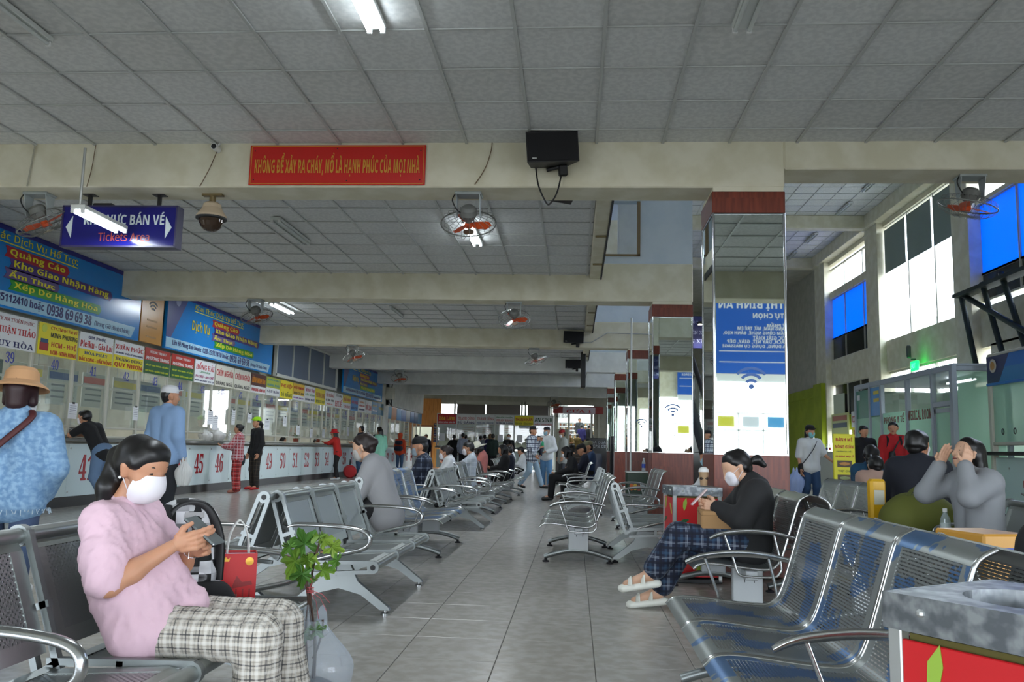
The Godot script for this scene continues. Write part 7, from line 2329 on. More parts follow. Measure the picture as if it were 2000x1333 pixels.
func hand_bones(w: Vector3, dir: Vector3, palm: Vector3, thumb: Vector3, curl: float, s := 1.0) -> Array:
	# w: wrist; dir: along the palm; palm: the way the palm faces; thumb: the side of the thumb
	dir = dir.normalized()
	thumb = (thumb - dir * thumb.dot(dir)).normalized()
	palm = (palm - dir * palm.dot(dir) - thumb * palm.dot(thumb)).normalized()
	var b := []
	b.append([w, w + dir * 0.03 * s, 0.022 * s, 0.02 * s])
	for i in 4:
		var o := thumb * (0.027 - 0.018 * i) * s
		var base := w + dir * (0.078 - absf(i - 1.2) * 0.004) * s + o
		b.append([w + dir * 0.025 * s + o * 0.7, base, 0.0145 * s, 0.0115 * s])
		var l: float = [0.036, 0.041, 0.038, 0.029][i] * s
		var a := curl * (0.5 + 0.12 * i)
		var d1 := (dir * cos(a) + palm * sin(a)).normalized()
		var p1 := base + d1 * l
		var d2 := (dir * cos(a * 2.1) + palm * sin(a * 2.1)).normalized()
		var p2 := p1 + d2 * l * 0.72
		var d3 := (dir * cos(a * 2.9) + palm * sin(a * 2.9)).normalized()
		b.append([base, p1, 0.0095 * s, 0.0088 * s])
		b.append([p1, p2, 0.0088 * s, 0.008 * s])
		b.append([p2, p2 + d3 * l * 0.5, 0.008 * s, 0.0068 * s])
	var tb := w + dir * 0.02 * s + thumb * 0.026 * s
	var t1 := tb + (dir * 0.6 + thumb * 0.7 + palm * 0.25).normalized() * 0.036 * s
	var t2 := t1 + (dir * 0.85 + thumb * 0.2 + palm * (0.25 + curl * 0.3)).normalized() * 0.032 * s
	b.append([w + dir * 0.012 * s, tb, 0.016 * s, 0.014 * s])
	b.append([tb, t1, 0.0125 * s, 0.0105 * s])
	b.append([t1, t2, 0.0105 * s, 0.008 * s])
	return b

func limb_pairs(J: Dictionary) -> Array:
	return [["shL", "elL", "wrL", "hipL", "kneeL", "ankL", "toeL", 1.0], ["shR", "elR", "wrR", "hipR", "kneeR", "ankR", "toeR", -1.0]]

func person(label: String, at: Vector3, turn: float, J: Dictionary, L: Dictionary):
	# a figure facing local +z: one skin surface, with clothing, hair and so on over it
	var t := thing("person", label, "person", at, turn, L.get("group", ""))
	var s: float = L.get("scale", 1.0)
	t.scale = Vector3.ONE * s
	var cell: float = L.get("cell", 0.024)
	var fat: float = L.get("fat", 0.0)
	var skin: Material = M[L.get("skin", "skin")]
	var acc := {"v": PackedVector3Array(), "n": PackedVector3Array(), "i": PackedInt32Array()}
	var body := torso(J, fat)
	var fd: Vector3 = J.face.normalized()
	body.append([J.neck - Vector3(0, 0.02, 0), J.head - fd * 0.01 - Vector3(0, 0.03, 0), 0.05, 0.05])
	for p in limb_pairs(J):
		body.append([J[p[0]], J[p[1]], 0.047 + fat * 0.5, 0.039 + fat * 0.4])
		body.append([J[p[1]], J[p[2]], 0.038 + fat * 0.3, 0.026])
		body.append([J[p[3]], J[p[4]], 0.082 + fat, 0.056 + fat * 0.5])
		body.append([J[p[4]], J[p[5]], 0.053 + fat * 0.4, 0.036])
		body.append([J[p[5]], J[p[6]], 0.038, 0.028])
	sdf_into(acc, body, cell, 0.035)
	sdf_into(acc, head_bones(J.head, fd), L.get("head_cell", 0.012), 0.022)
	for p in limb_pairs(J):
		var e: float = p[7]
		var dir: Vector3 = J.get("dir" + p[2], (J[p[2]] - J[p[1]]).normalized())
		var palm: Vector3 = J.get("palm" + p[2], Vector3(-e, 0, 0))
		var th: Vector3 = J.get("thumb" + p[2], Vector3(0, 0.2, 1))
		sdf_into(acc, hand_bones(J[p[2]], dir, palm, th, L.get("curl", 0.55)), L.get("hand_cell", 0.008), 0.008)
	obj("body", acc_mesh(acc), skin, t)
	# clothing
	var lo: float = L.get("loose", 0.014)
	if L.has("top"):
		var b := torso(J, fat + lo, L.get("hem", 0.03))
		var sl: float = L.get("sleeve", 2.0)
		for p in limb_pairs(J):
			var a: Vector3 = J[p[0]]
			var c: Vector3 = J[p[1]]
			var d: Vector3 = J[p[2]]
			var cuff: float = L.get("cuff", 0.0)
			if sl > 0: b.append([a, a.lerp(c, minf(sl, 1.0)), 0.05 + fat * 0.5 + lo, 0.045 + fat * 0.4 + lo + (cuff if sl <= 1 else 0.0)])
			if sl > 1: b.append([c, c.lerp(d, minf(sl - 1.0, 1.0) * 0.94), 0.043 + fat * 0.3 + lo, 0.034 + lo * 0.7 + cuff])
		if L.get("hood", false):
			var bk: Vector3 = J.neck - Vector3(fd.x, 0, fd.z).normalized() * 0.06
			b.append([bk + Vector3(0.07, -0.01, 0), bk + Vector3(-0.07, -0.01, 0), 0.05, 0.05])
		obj("top", sdf(b, cell, 0.03), L.top, t)
	if L.has("bottom"):
		var b := []
		var lg: float = L.get("leg", 1.0)
		var pl: float = L.get("pant_loose", 0.014)
		b.append([J.hipL.lerp(J.hipR, 0.1) + Vector3(0, 0.04, 0), J.hipR.lerp(J.hipL, 0.1) + Vector3(0, 0.04, 0), 0.099 + fat + pl * 0.6, 0.099 + fat + pl * 0.6])
		for p in limb_pairs(J):
			b.append([J[p[3]], J[p[4]], 0.09 + fat + pl * 0.5, 0.061 + fat * 0.5 + pl])
			if lg > 0.5: b.append([J[p[4]], J[p[4]].lerp(J[p[5]], (lg - 0.5) * 2.0 * 0.96), 0.06 + fat * 0.4 + pl, 0.045 + pl * 1.3])
		obj("trousers", sdf(b, cell, 0.03), L.bottom, t)
	if L.has("shoe"):
		for p in limb_pairs(J):
			var dn := Vector3(0, 0.008, 0)
			obj("shoe", sdf([[J[p[5]] - Vector3(0, 0.035, 0) - (J[p[6]] - J[p[5]]).normalized() * 0.02, J[p[6]] - dn * 0, 0.043, 0.034]], maxf(cell * 0.6, 0.01), 0.02), L.shoe, t)
	if L.has("hair"): hair(t, J, L, fd)
	if L.has("hat"): hat(t, J, L, fd)
	if L.has("mask"):
		var side := Vector3.UP.cross(fd).normalized()
		var up := fd.cross(side).normalized()
		var c: Vector3 = J.head
		var hb := [[c + fd * 0.062 - up * 0.02 + side * 0.028, c + fd * 0.062 - up * 0.02 - side * 0.028, 0.038, 0.038], [c + fd * 0.062 - up * 0.065 + side * 0.018, c + fd * 0.062 - up * 0.065 - side * 0.018, 0.037, 0.037], [c + fd * 0.10 - up * 0.03, c + fd * 0.09 - up * 0.07, 0.014, 0.014]]
		var mk := obj("face_mask", sdf(hb, 0.009, 0.02), L.mask, t)
		var st := S()
		for e in [-1.0, 1.0]:
			tube(st, [c + fd * 0.06 - up * 0.012 + side * 0.062 * e, c + side * 0.086 * e + up * 0.012], 0.002, 4)
			tube(st, [c + fd * 0.055 - up * 0.07 + side * 0.052 * e, c + side * 0.086 * e - up * 0.02], 0.002, 4)
		obj("ear_loop", st.commit(), L.mask, mk)
	if L.get("features", true):
		var side := Vector3.UP.cross(fd).normalized()
		var up := fd.cross(side).normalized()
		for e in [-1.0, 1.0]:
			var st := S()
			tube(st, [J.head + fd * 0.079 + side * (0.018 * e) + up * 0.004, J.head + fd * 0.081 + side * (0.031 * e) + up * 0.006, J.head + fd * 0.073 + side * (0.043 * e) + up * 0.004], [0.003, 0.0065, 0.003], 6)
			obj("eye", st.commit(), M.hair, t)
			st = S()
			tube(st, [J.head + fd * 0.084 + side * (0.014 * e) + up * 0.026, J.head + fd * 0.082 + side * (0.032 * e) + up * 0.031, J.head + fd * 0.07 + side * (0.047 * e) + up * 0.026], [0.003, 0.0035, 0.002], 5)
			obj("eyebrow", st.commit(), M.hair, t)
		if not L.has("mask"):
			var st := S()
			tube(st, [J.head + fd * 0.085 + side * 0.022 - up * 0.055, J.head + fd * 0.096 - up * 0.054, J.head + fd * 0.085 - side * 0.022 - up * 0.055], [0.003, 0.0065, 0.003], 6)
			obj("mouth", st.commit(), mat("lip", Color("8a4a44"), 0.5), t)
	return t

func hair(t: Node, J: Dictionary, L: Dictionary, fd: Vector3):
	var side := Vector3.UP.cross(fd).normalized()
	var up := fd.cross(side).normalized()
	var c: Vector3 = J.head
	var style: String = L.get("style", "short")
	var b := []
	b.append([c - fd * 0.03 + up * 0.045, c + fd * 0.012 + up * 0.058, 0.077, 0.066])
	b.append([c - fd * 0.045 + up * 0.0, c - fd * 0.045 - up * 0.02, 0.066, 0.055])
	if style != "crop":
		for e in [-1.0, 1.0]: b.append([c + side * 0.05 * e + up * 0.05 + fd * 0.01, c + side * 0.062 * e - fd * 0.025 - up * 0.005, 0.034, 0.028])
	if style == "short" or style == "fringe": b.append([c + fd * 0.045 + up * 0.07 + side * 0.03, c + fd * 0.045 + up * 0.068 - side * 0.03, 0.03, 0.03])
	var down := Vector3(0, -1, 0)
	var back := -Vector3(fd.x, 0, fd.z).normalized()
	if style == "long":
		b.append([c + back * 0.055, c + back * 0.085 + down * 0.16, 0.068, 0.06])
		b.append([c + back * 0.085 + down * 0.16, c + back * 0.09 + down * 0.33, 0.06, 0.045])
		for e in [-1.0, 1.0]: b.append([c + side * 0.06 * e + back * 0.03, c + side * 0.06 * e + back * 0.06 + down * 0.18, 0.035, 0.03])
	if style == "pony":
		b.append([c + back * 0.08 + up * 0.03, c + back * 0.13 + down * 0.03, 0.03, 0.034])
		b.append([c + back * 0.13 + down * 0.03, c + back * 0.13 + down * 0.2, 0.034, 0.016])
	if style == "bun": b.append([c + back * 0.085 + up * 0.05, c + back * 0.105 + up * 0.055, 0.042, 0.038])
	if style == "bob":
		for e in [-1.0, 1.0]: b.append([c + side * 0.066 * e + up * 0.02, c + side * 0.07 * e + down * 0.07 + fd * 0.01, 0.035, 0.032])
		b.append([c + back * 0.06, c + back * 0.06 + down * 0.08, 0.07, 0.06])
	obj("hair", sdf(b, L.get("hair_cell", 0.013), 0.025), L.hair, t)

func hat(t: Node, J: Dictionary, L: Dictionary, fd: Vector3):
	var side := Vector3.UP.cross(fd).normalized()
	var up := fd.cross(side).normalized()
	var c: Vector3 = J.head + up * 0.055 - fd * 0.008
	var kind: String = L.hat[0]
	var m: Material = L.hat[1]
	var bs := Basis(side, up, fd)
	var st := S()
	if kind == "cap":
		lathe(st, [Vector2(0.092, -0.005), Vector2(0.095, 0.02), Vector2(0.085, 0.06), Vector2(0.06, 0.085), Vector2(0, 0.093)], 18, Transform3D(bs.scaled_local(Vector3(0.92, 1, 1.08)), c))
		var o := obj("cap", st.commit(), m, t)
		st = S()
		var pv := []
		for q in 13:
			var a := PI * q / 12.0
			pv.append(Vector2(cos(a) * 0.078, sin(a) * 0.085 + 0.07))
		prism(st, pv, 0.006, Transform3D(Basis(side, fd, -up) * Basis(Vector3(1, 0, 0), -0.18), c + up * 0.008))
		obj("peak", st.commit(), m, o)
	elif kind == "bucket":
		lathe(st, [Vector2(0.165, -0.05), Vector2(0.155, -0.035), Vector2(0.102, 0.0), Vector2(0.095, 0.06), Vector2(0.075, 0.085), Vector2(0, 0.092)], 22, Transform3D(bs, c))
		obj("bucket_hat", st.commit(), m, t)
	elif kind == "sun":
		lathe(st, [Vector2(0.2, -0.04), Vector2(0.19, -0.025), Vector2(0.1, 0.0), Vector2(0.092, 0.07), Vector2(0.07, 0.09), Vector2(0, 0.095)], 24, Transform3D(bs, c))
		obj("sun_hat", st.commit(), m, t)
	elif kind == "hood":
		obj("hood_up", sdf([[c - fd * 0.03 + up * 0.0, c + fd * 0.0 + up * 0.02, 0.1, 0.085], [c - fd * 0.05, c - fd * 0.05 - up * 0.14, 0.085, 0.075]], 0.016, 0.03), m, t)

func pack(t: Node, J: Dictionary, m: Material, s := 1.0):
	# rucksack on the back
	var sm: Vector3 = (J.shL + J.shR) * 0.5
	var o := sm + Vector3(0, -0.2, -0.17)
	obj("rucksack", sdf([[o + Vector3(-0.08, 0.13, 0), o + Vector3(0.08, 0.13, 0), 0.085 * s, 0.085 * s], [o + Vector3(-0.09, -0.12, -0.02), o + Vector3(0.09, -0.12, -0.02), 0.1 * s, 0.1 * s]], 0.022, 0.05), m, t)
	var st := S()
	for e in [-1, 1]: tube(st, smooth_curve([o + Vector3(e * 0.09, 0.15, 0.05), sm + Vector3(e * 0.1, 0.07, 0.0), sm + Vector3(e * 0.11, -0.03, 0.11), sm + Vector3(e * 0.12, -0.25, 0.05)], 4), 0.022, 6, true, Vector2(1.2, 0.5))
	obj("strap", st.commit(), m, t)

func cloth(key: String, c: Color, rough := 0.85) -> StandardMaterial3D:
	var m := mat(key, c, rough)
	m.rim_enabled = true
	m.rim = 0.15
	m.rim_tint = 0.6
	return m

func plaid(key: String, base: Color, stripe: Array, n: int, scale: float, world := false) -> StandardMaterial3D:
	# woven checks: stripe = [[offset, width, colour, strength], ...] in 0..1 of the repeat, both ways
	var im := Image.create(n, n, false, Image.FORMAT_RGB8)
	for x in n:
		for y in n:
			var c := base
			for s in stripe:
				var u := float(x) / n
				var v := float(y) / n
				if absf(wrapf(u - s[0], -0.5, 0.5)) < s[1] * 0.5: c = c.lerp(s[2], s[3])
				if absf(wrapf(v - s[0], -0.5, 0.5)) < s[1] * 0.5: c = c.lerp(s[2], s[3])
			im.set_pixel(x, y, c)
	var m := mat(key, Color.WHITE, 0.88)
	m.albedo_texture = image_tex(im)
	m.uv1_triplanar = true
	m.uv1_triplanar_sharpness = 4.0
	m.uv1_scale = Vector3.ONE * scale
	return m

func build_people():
	woman_pink()
	woman_plaid()
	woman_grey_jacket()
	woman_denim()
	crowd()

func woman_pink():
	# seated on the left bench, bent over her phone
	var at := Vector3(-1.45, 0, -2.85)
	var J := {"hipL": Vector3(0.08, 0.42, 0.02), "hipR": Vector3(-0.08, 0.42, 0.02), "kneeL": Vector3(0.085, 0.425, 0.44), "kneeR": Vector3(-0.115, 0.415, 0.43), "ankL": Vector3(0.085, 0.085, 0.49), "ankR": Vector3(-0.115, 0.085, 0.43), "toeL": Vector3(0.09, 0.035, 0.62), "toeR": Vector3(-0.12, 0.035, 0.56),
		"shL": Vector3(0.125, 0.775, -0.085), "shR": Vector3(-0.165, 0.775, -0.095), "elL": Vector3(0.13, 0.585, 0.045), "elR": Vector3(-0.235, 0.585, -0.02), "wrL": Vector3(0.05, 0.665, 0.125), "wrR": Vector3(-0.105, 0.70, 0.125), "neck": Vector3(-0.015, 0.83, -0.1), "head": Vector3(-0.02, 0.945, -0.045), "face": Vector3(-0.38, -0.42, 1.0)}
	var fd: Vector3 = J.face.normalized()
	var t := thing("person", "woman in a pink T-shirt and white mask looking at her phone", "person", at, PI / 2 + 0.05)
	var acc := {"v": PackedVector3Array(), "n": PackedVector3Array(), "i": PackedInt32Array()}
	var body := torso(J, -0.012)
	body.append([J.neck - Vector3(0, 0.03, 0), J.head - Vector3(0, 0.05, 0) - fd * 0.02, 0.042, 0.044])
	for p in limb_pairs(J):
		body.append([J[p[0]], J[p[1]], 0.042, 0.034])
		body.append([J[p[1]], J[p[1]].lerp(J[p[2]], 0.35), 0.033, 0.034])
		body.append([J[p[1]].lerp(J[p[2]], 0.35), J[p[2]], 0.034, 0.0215])
		body.append([J[p[3]], J[p[4]], 0.07, 0.05])
		body.append([J[p[4]], J[p[5]], 0.048, 0.034])
		body.append([J[p[5]], J[p[6]], 0.035, 0.026])
	sdf_into(acc, body, 0.011, 0.025)
	sdf_into(acc, head_bones(J.head, fd, 0.93), 0.0045, 0.018)
	# both hands round the phone
	var hr := hand_bones(J.wrR, Vector3(0.25, 0.25, 1.0), Vector3(0.9, 0.1, -0.3), Vector3(-0.1, 1, 0.2), 0.75, 0.92)
	var hl := hand_bones(J.wrL, Vector3(-0.45, 0.35, 0.9), Vector3(-0.6, 0.5, -0.2), Vector3(-0.2, 1, 0.0), 0.7, 0.92)
	sdf_into(acc, hr, 0.004, 0.006)
	sdf_into(acc, hl, 0.004, 0.006)
	obj("body", acc_mesh(acc), M.skin, t)
	# loose T-shirt with wide short sleeves
	var pink := cloth("pink_cotton", Color("d3b2bf"))
	var b := []
	var sm: Vector3 = (J.shL + J.shR) * 0.5
	b.append([J.shL.lerp(J.shR, 0.06), J.shR.lerp(J.shL, 0.06), 0.062, 0.064])
	b.append([Vector3(0.075, 0.73, -0.075), Vector3(0.08, 0.55, -0.03), 0.09, 0.105])
	b.append([Vector3(-0.105, 0.73, -0.085), Vector3(-0.1, 0.55, -0.03), 0.092, 0.108])
	b.append([Vector3(-0.015, 0.70, -0.06), Vector3(-0.01, 0.56, 0.03), 0.1, 0.105])
	b.append([Vector3(0.075, 0.55, -0.02), Vector3(0.08, 0.45, 0.03), 0.105, 0.115])
	b.append([Vector3(-0.1, 0.55, -0.02), Vector3(-0.09, 0.425, 0.03), 0.107, 0.11])
	b.append([Vector3(0, 0.53, 0.05), Vector3(0.02, 0.485, 0.13), 0.095, 0.075])
	b.append([Vector3(-0.08, 0.5, 0.04), Vector3(-0.11, 0.43, 0.1), 0.095, 0.07])
	b.append([J.neck - Vector3(0, 0.045, 0), J.neck + Vector3(0, -0.012, 0.006), 0.072, 0.05])
	for p in limb_pairs(J):
		b.append([J[p[0]], J[p[0]].lerp(J[p[1]], 0.55), 0.06, 0.068])
		b.append([J[p[0]].lerp(J[p[1]], 0.5), J[p[0]].lerp(J[p[1]], 0.86) + Vector3(0, 0, -0.01), 0.066, 0.066])
	var sh := obj("t_shirt", fold(sdf(b, 0.0085, 0.028), 0.006, 17.0, 3), pink, t)
	# faded print on the chest
	var pr := S()
	var rg := RandomNumberGenerator.new()
	rg.seed = 9
	var blot := []
	for q in 18:
		var a := TAU * q / 18
		blot.append(Vector2(cos(a) * 0.05, sin(a) * 0.075) * rg.randf_range(0.7, 1.1))
	# ponytailed hair drawn back from the face
	var side := Vector3.UP.cross(fd).normalized()
	var up := fd.cross(side).normalized()
	var c: Vector3 = J.head
	var hb := []
	hb.append([c - fd * 0.032 + up * 0.036, c + fd * 0.012 + up * 0.048, 0.076, 0.066])
	hb.append([c - fd * 0.048 - up * 0.0, c - fd * 0.04 - up * 0.025, 0.062, 0.05])
	for e in [-1.0, 1.0]:
		hb.append([c + side * 0.05 * e + up * 0.04 + fd * 0.01, c + side * 0.058 * e - fd * 0.03 + up * 0.005, 0.032, 0.026])
		hb.append([c + side * 0.03 * e + up * 0.068 + fd * 0.035, c + side * 0.06 * e + up * 0.03 + fd * 0.03, 0.028, 0.016])
	hb.append([c - fd * 0.085 + up * 0.03, c - fd * 0.115 + up * 0.0, 0.03, 0.034])
	hb.append([c - fd * 0.115 + up * 0.0, Vector3(-0.03, 0.88, -0.155), 0.034, 0.034])
	hb.append([Vector3(-0.03, 0.88, -0.155), Vector3(-0.035, 0.80, -0.165), 0.034, 0.022])
	obj("hair", sdf(hb, 0.006, 0.02), M.hair, t)
	# trousers
	var pm := plaid("tartan_beige", Color("b3aca0"), [[0.06, 0.10, Color("2a2c30"), 0.62], [0.3, 0.03, Color("3a3c40"), 0.5], [0.36, 0.03, Color("3a3c40"), 0.5], [0.6, 0.2, Color("e0ded8"), 0.5], [0.82, 0.03, Color("6a625c"), 0.4]], 96, 23.0)
	var lb := []
	lb.append([J.hipL.lerp(J.hipR, 0.1) + Vector3(0, 0.02, 0), J.hipR.lerp(J.hipL, 0.1) + Vector3(0, 0.02, 0), 0.094, 0.094])
	for p in limb_pairs(J):
		lb.append([J[p[3]], J[p[4]], 0.089, 0.074])
		lb.append([J[p[4]], J[p[4]].lerp(J[p[5]], 0.5), 0.073, 0.072])
		lb.append([J[p[4]].lerp(J[p[5]], 0.5), J[p[5]] + Vector3(0, 0.05, 0), 0.074, 0.085])
	obj("trousers", fold(sdf(lb, 0.0095, 0.02), 0.005, 15.0, 7), pm, t)
	for p in limb_pairs(J):
		obj("shoe", sdf([[J[p[5]] - Vector3(0, 0.045, 0.02), J[p[6]], 0.04, 0.032]], 0.01, 0.02), M.white, t)
	# white folded mask with ear loops
	var mk := S()
	var mc := c * 1.0
	var W := func(x: float, y: float, z: float) -> Vector3: return mc + (side * x + up * y + fd * z) * 0.93
	var rows := [[0.014, 0.105, 0.05, 0.045], [-0.012, 0.118, 0.062, 0.04], [-0.04, 0.125, 0.068, 0.038], [-0.072, 0.118, 0.062, 0.036], [-0.105, 0.082, 0.035, 0.03]]
	for i in rows.size() - 1:
		var r0: Array = rows[i]
		var r1: Array = rows[i + 1]
		for q in 12:
			var a0 := lerpf(-1.0, 1.0, q / 12.0)
			var a1 := lerpf(-1.0, 1.0, (q + 1) / 12.0)
			var P := func(r: Array, a: float) -> Vector3: return W.call(r[2] * sin(a * 1.35) / sin(1.35) * 1.02, r[0] - 0.012 * a * a, r[3] + (r[1] - r[3]) * pow(cos(a * 1.45), 0.85) if absf(a) < 1.0 else r[3])
			quad(mk, P.call(r0, a0), P.call(r0, a1), P.call(r1, a1), P.call(r1, a0), fd)
	mk.index()
	mk.generate_normals()
	var mm := obj("face_mask", mk.commit(), mat("mask_white", Color("dcd9de"), 0.8), t)
	var lp := S()
	for e in [-1.0, 1.0]:
		tube(lp, [W.call(0.052 * e, 0.0, 0.045), W.call(0.083 * e, 0.03, -0.005)], 0.0018, 5)
		tube(lp, [W.call(0.058 * e, -0.07, 0.03), W.call(0.083 * e, -0.015, -0.005)], 0.0018, 5)
	obj("ear_loop", lp.commit(), M.mask_white, mm)
	for e in [-1.0, 1.0]:
		var ey := S()
		tube(ey, [W.call(0.016 * e, 0.014, 0.083), W.call(0.03 * e, 0.016, 0.084), W.call(0.044 * e, 0.014, 0.074)], [0.0015, 0.0042, 0.0015], 8)
		obj("eye", ey.commit(), M.hair, t)
		ey = S()
		tube(ey, [W.call(0.014 * e, 0.036, 0.086), W.call(0.032 * e, 0.041, 0.083), W.call(0.05 * e, 0.035, 0.068)], [0.0018, 0.0026, 0.0012], 6)
		obj("eyebrow", ey.commit(), M.hair_brown, t)
	var er := S()
	lathe(er, [Vector2(0, -0.006), Vector2(0.005, -0.003), Vector2(0.006, 0.001), Vector2(0, 0.006)], 10, Transform3D(Basis(), W.call(-0.088, -0.03, 0.002)))
	obj("pearl_earring", er.commit(), M.white, t)
	var nk := S()
	tube(nk, arc(J.neck + Vector3(0, 0.0, 0.005), Vector3(0.052, 0, 0), Vector3(0, -0.018, 0.05), 0, TAU, 26), 0.0016, 5, false)
	obj("necklace", nk.commit(), M.chrome, t)
	var br := S()
	tube(br, arc(J.wrL.lerp(J.elL, 0.1), Vector3(0.026, 0.01, 0), Vector3(0, 0.012, -0.024), 0, TAU, 18), 0.0018, 5, false)
	tube(br, [J.wrL + Vector3(-0.025, 0.0, 0.0), J.wrL + Vector3(-0.028, -0.025, 0.0)], 0.0015, 4)
	obj("bracelet", br.commit(), M.chrome, t)
	# the phone, held between both hands
	var ph := thing("phone", "clear-cased phone held by the woman in pink", "phone", t.transform * Vector3(-0.045, 0.745, 0.20))
	ph.rotation = Vector3(-0.95, PI / 2 - 0.25, 0.1)
	obj("case", mbox(Vector3(0.07, 0.145, 0.009), 0.004), mat("phone_back", Color("7f8688"), 0.15, 0.5), ph)
	obj("screen", mbox(Vector3(0.064, 0.136, 0.001)), mat("phone_glass", Color("15181b"), 0.08), ph, Vector3(0, 0, -0.005))
	# print lies on the shirt front
	for q in [[Vector3(-0.055, 0.70, 0.052), 0.03, "9fb4c6"], [Vector3(-0.045, 0.66, 0.066), 0.036, "a9a0b4"], [Vector3(-0.06, 0.60, 0.085), 0.038, "9fb4c6"], [Vector3(-0.035, 0.575, 0.10), 0.03, "a8a4b8"]]:
		pass

func fold(m: ArrayMesh, amp: float, freq: float, sd: int) -> ArrayMesh:
	# push a cloth surface in and out along its normals in long soft creases
	var a := m.surface_get_arrays(0)
	var v: PackedVector3Array = a[Mesh.ARRAY_VERTEX]
	var n: PackedVector3Array = a[Mesh.ARRAY_NORMAL]
	var nz := FastNoiseLite.new()
	nz.seed = sd
	nz.frequency = 1.0
	nz.fractal_octaves = 2
	nz.fractal_type = FastNoiseLite.FRACTAL_RIDGED
	var out := v.duplicate()
	for i in v.size():
		var p := v[i]
		var q := Vector3(p.x * 0.7 + p.y * 0.5, p.y * 0.9 - p.z * 0.6, p.z * 0.8 + p.x * 0.4) * freq
		out[i] = p + n[i] * (nz.get_noise_3d(q.x, q.y * 0.45, q.z) * amp)
	var ix: PackedInt32Array = a[Mesh.ARRAY_INDEX]
	var nn := PackedVector3Array()
	nn.resize(v.size())
	for i in range(0, ix.size(), 3):
		var g := (out[ix[i + 1]] - out[ix[i]]).cross(out[ix[i + 2]] - out[ix[i]])
		nn[ix[i]] += g
		nn[ix[i + 1]] += g
		nn[ix[i + 2]] += g
	for i in v.size():
		var g := nn[i].normalized()
		if g.dot(n[i]) < 0: g = -g
		nn[i] = g if g.length_squared() > 0.5 else n[i]
	a[Mesh.ARRAY_VERTEX] = out
	a[Mesh.ARRAY_NORMAL] = nn
	var r := ArrayMesh.new()
	r.add_surface_from_arrays(Mesh.PRIMITIVE_TRIANGLES, a)
	return r

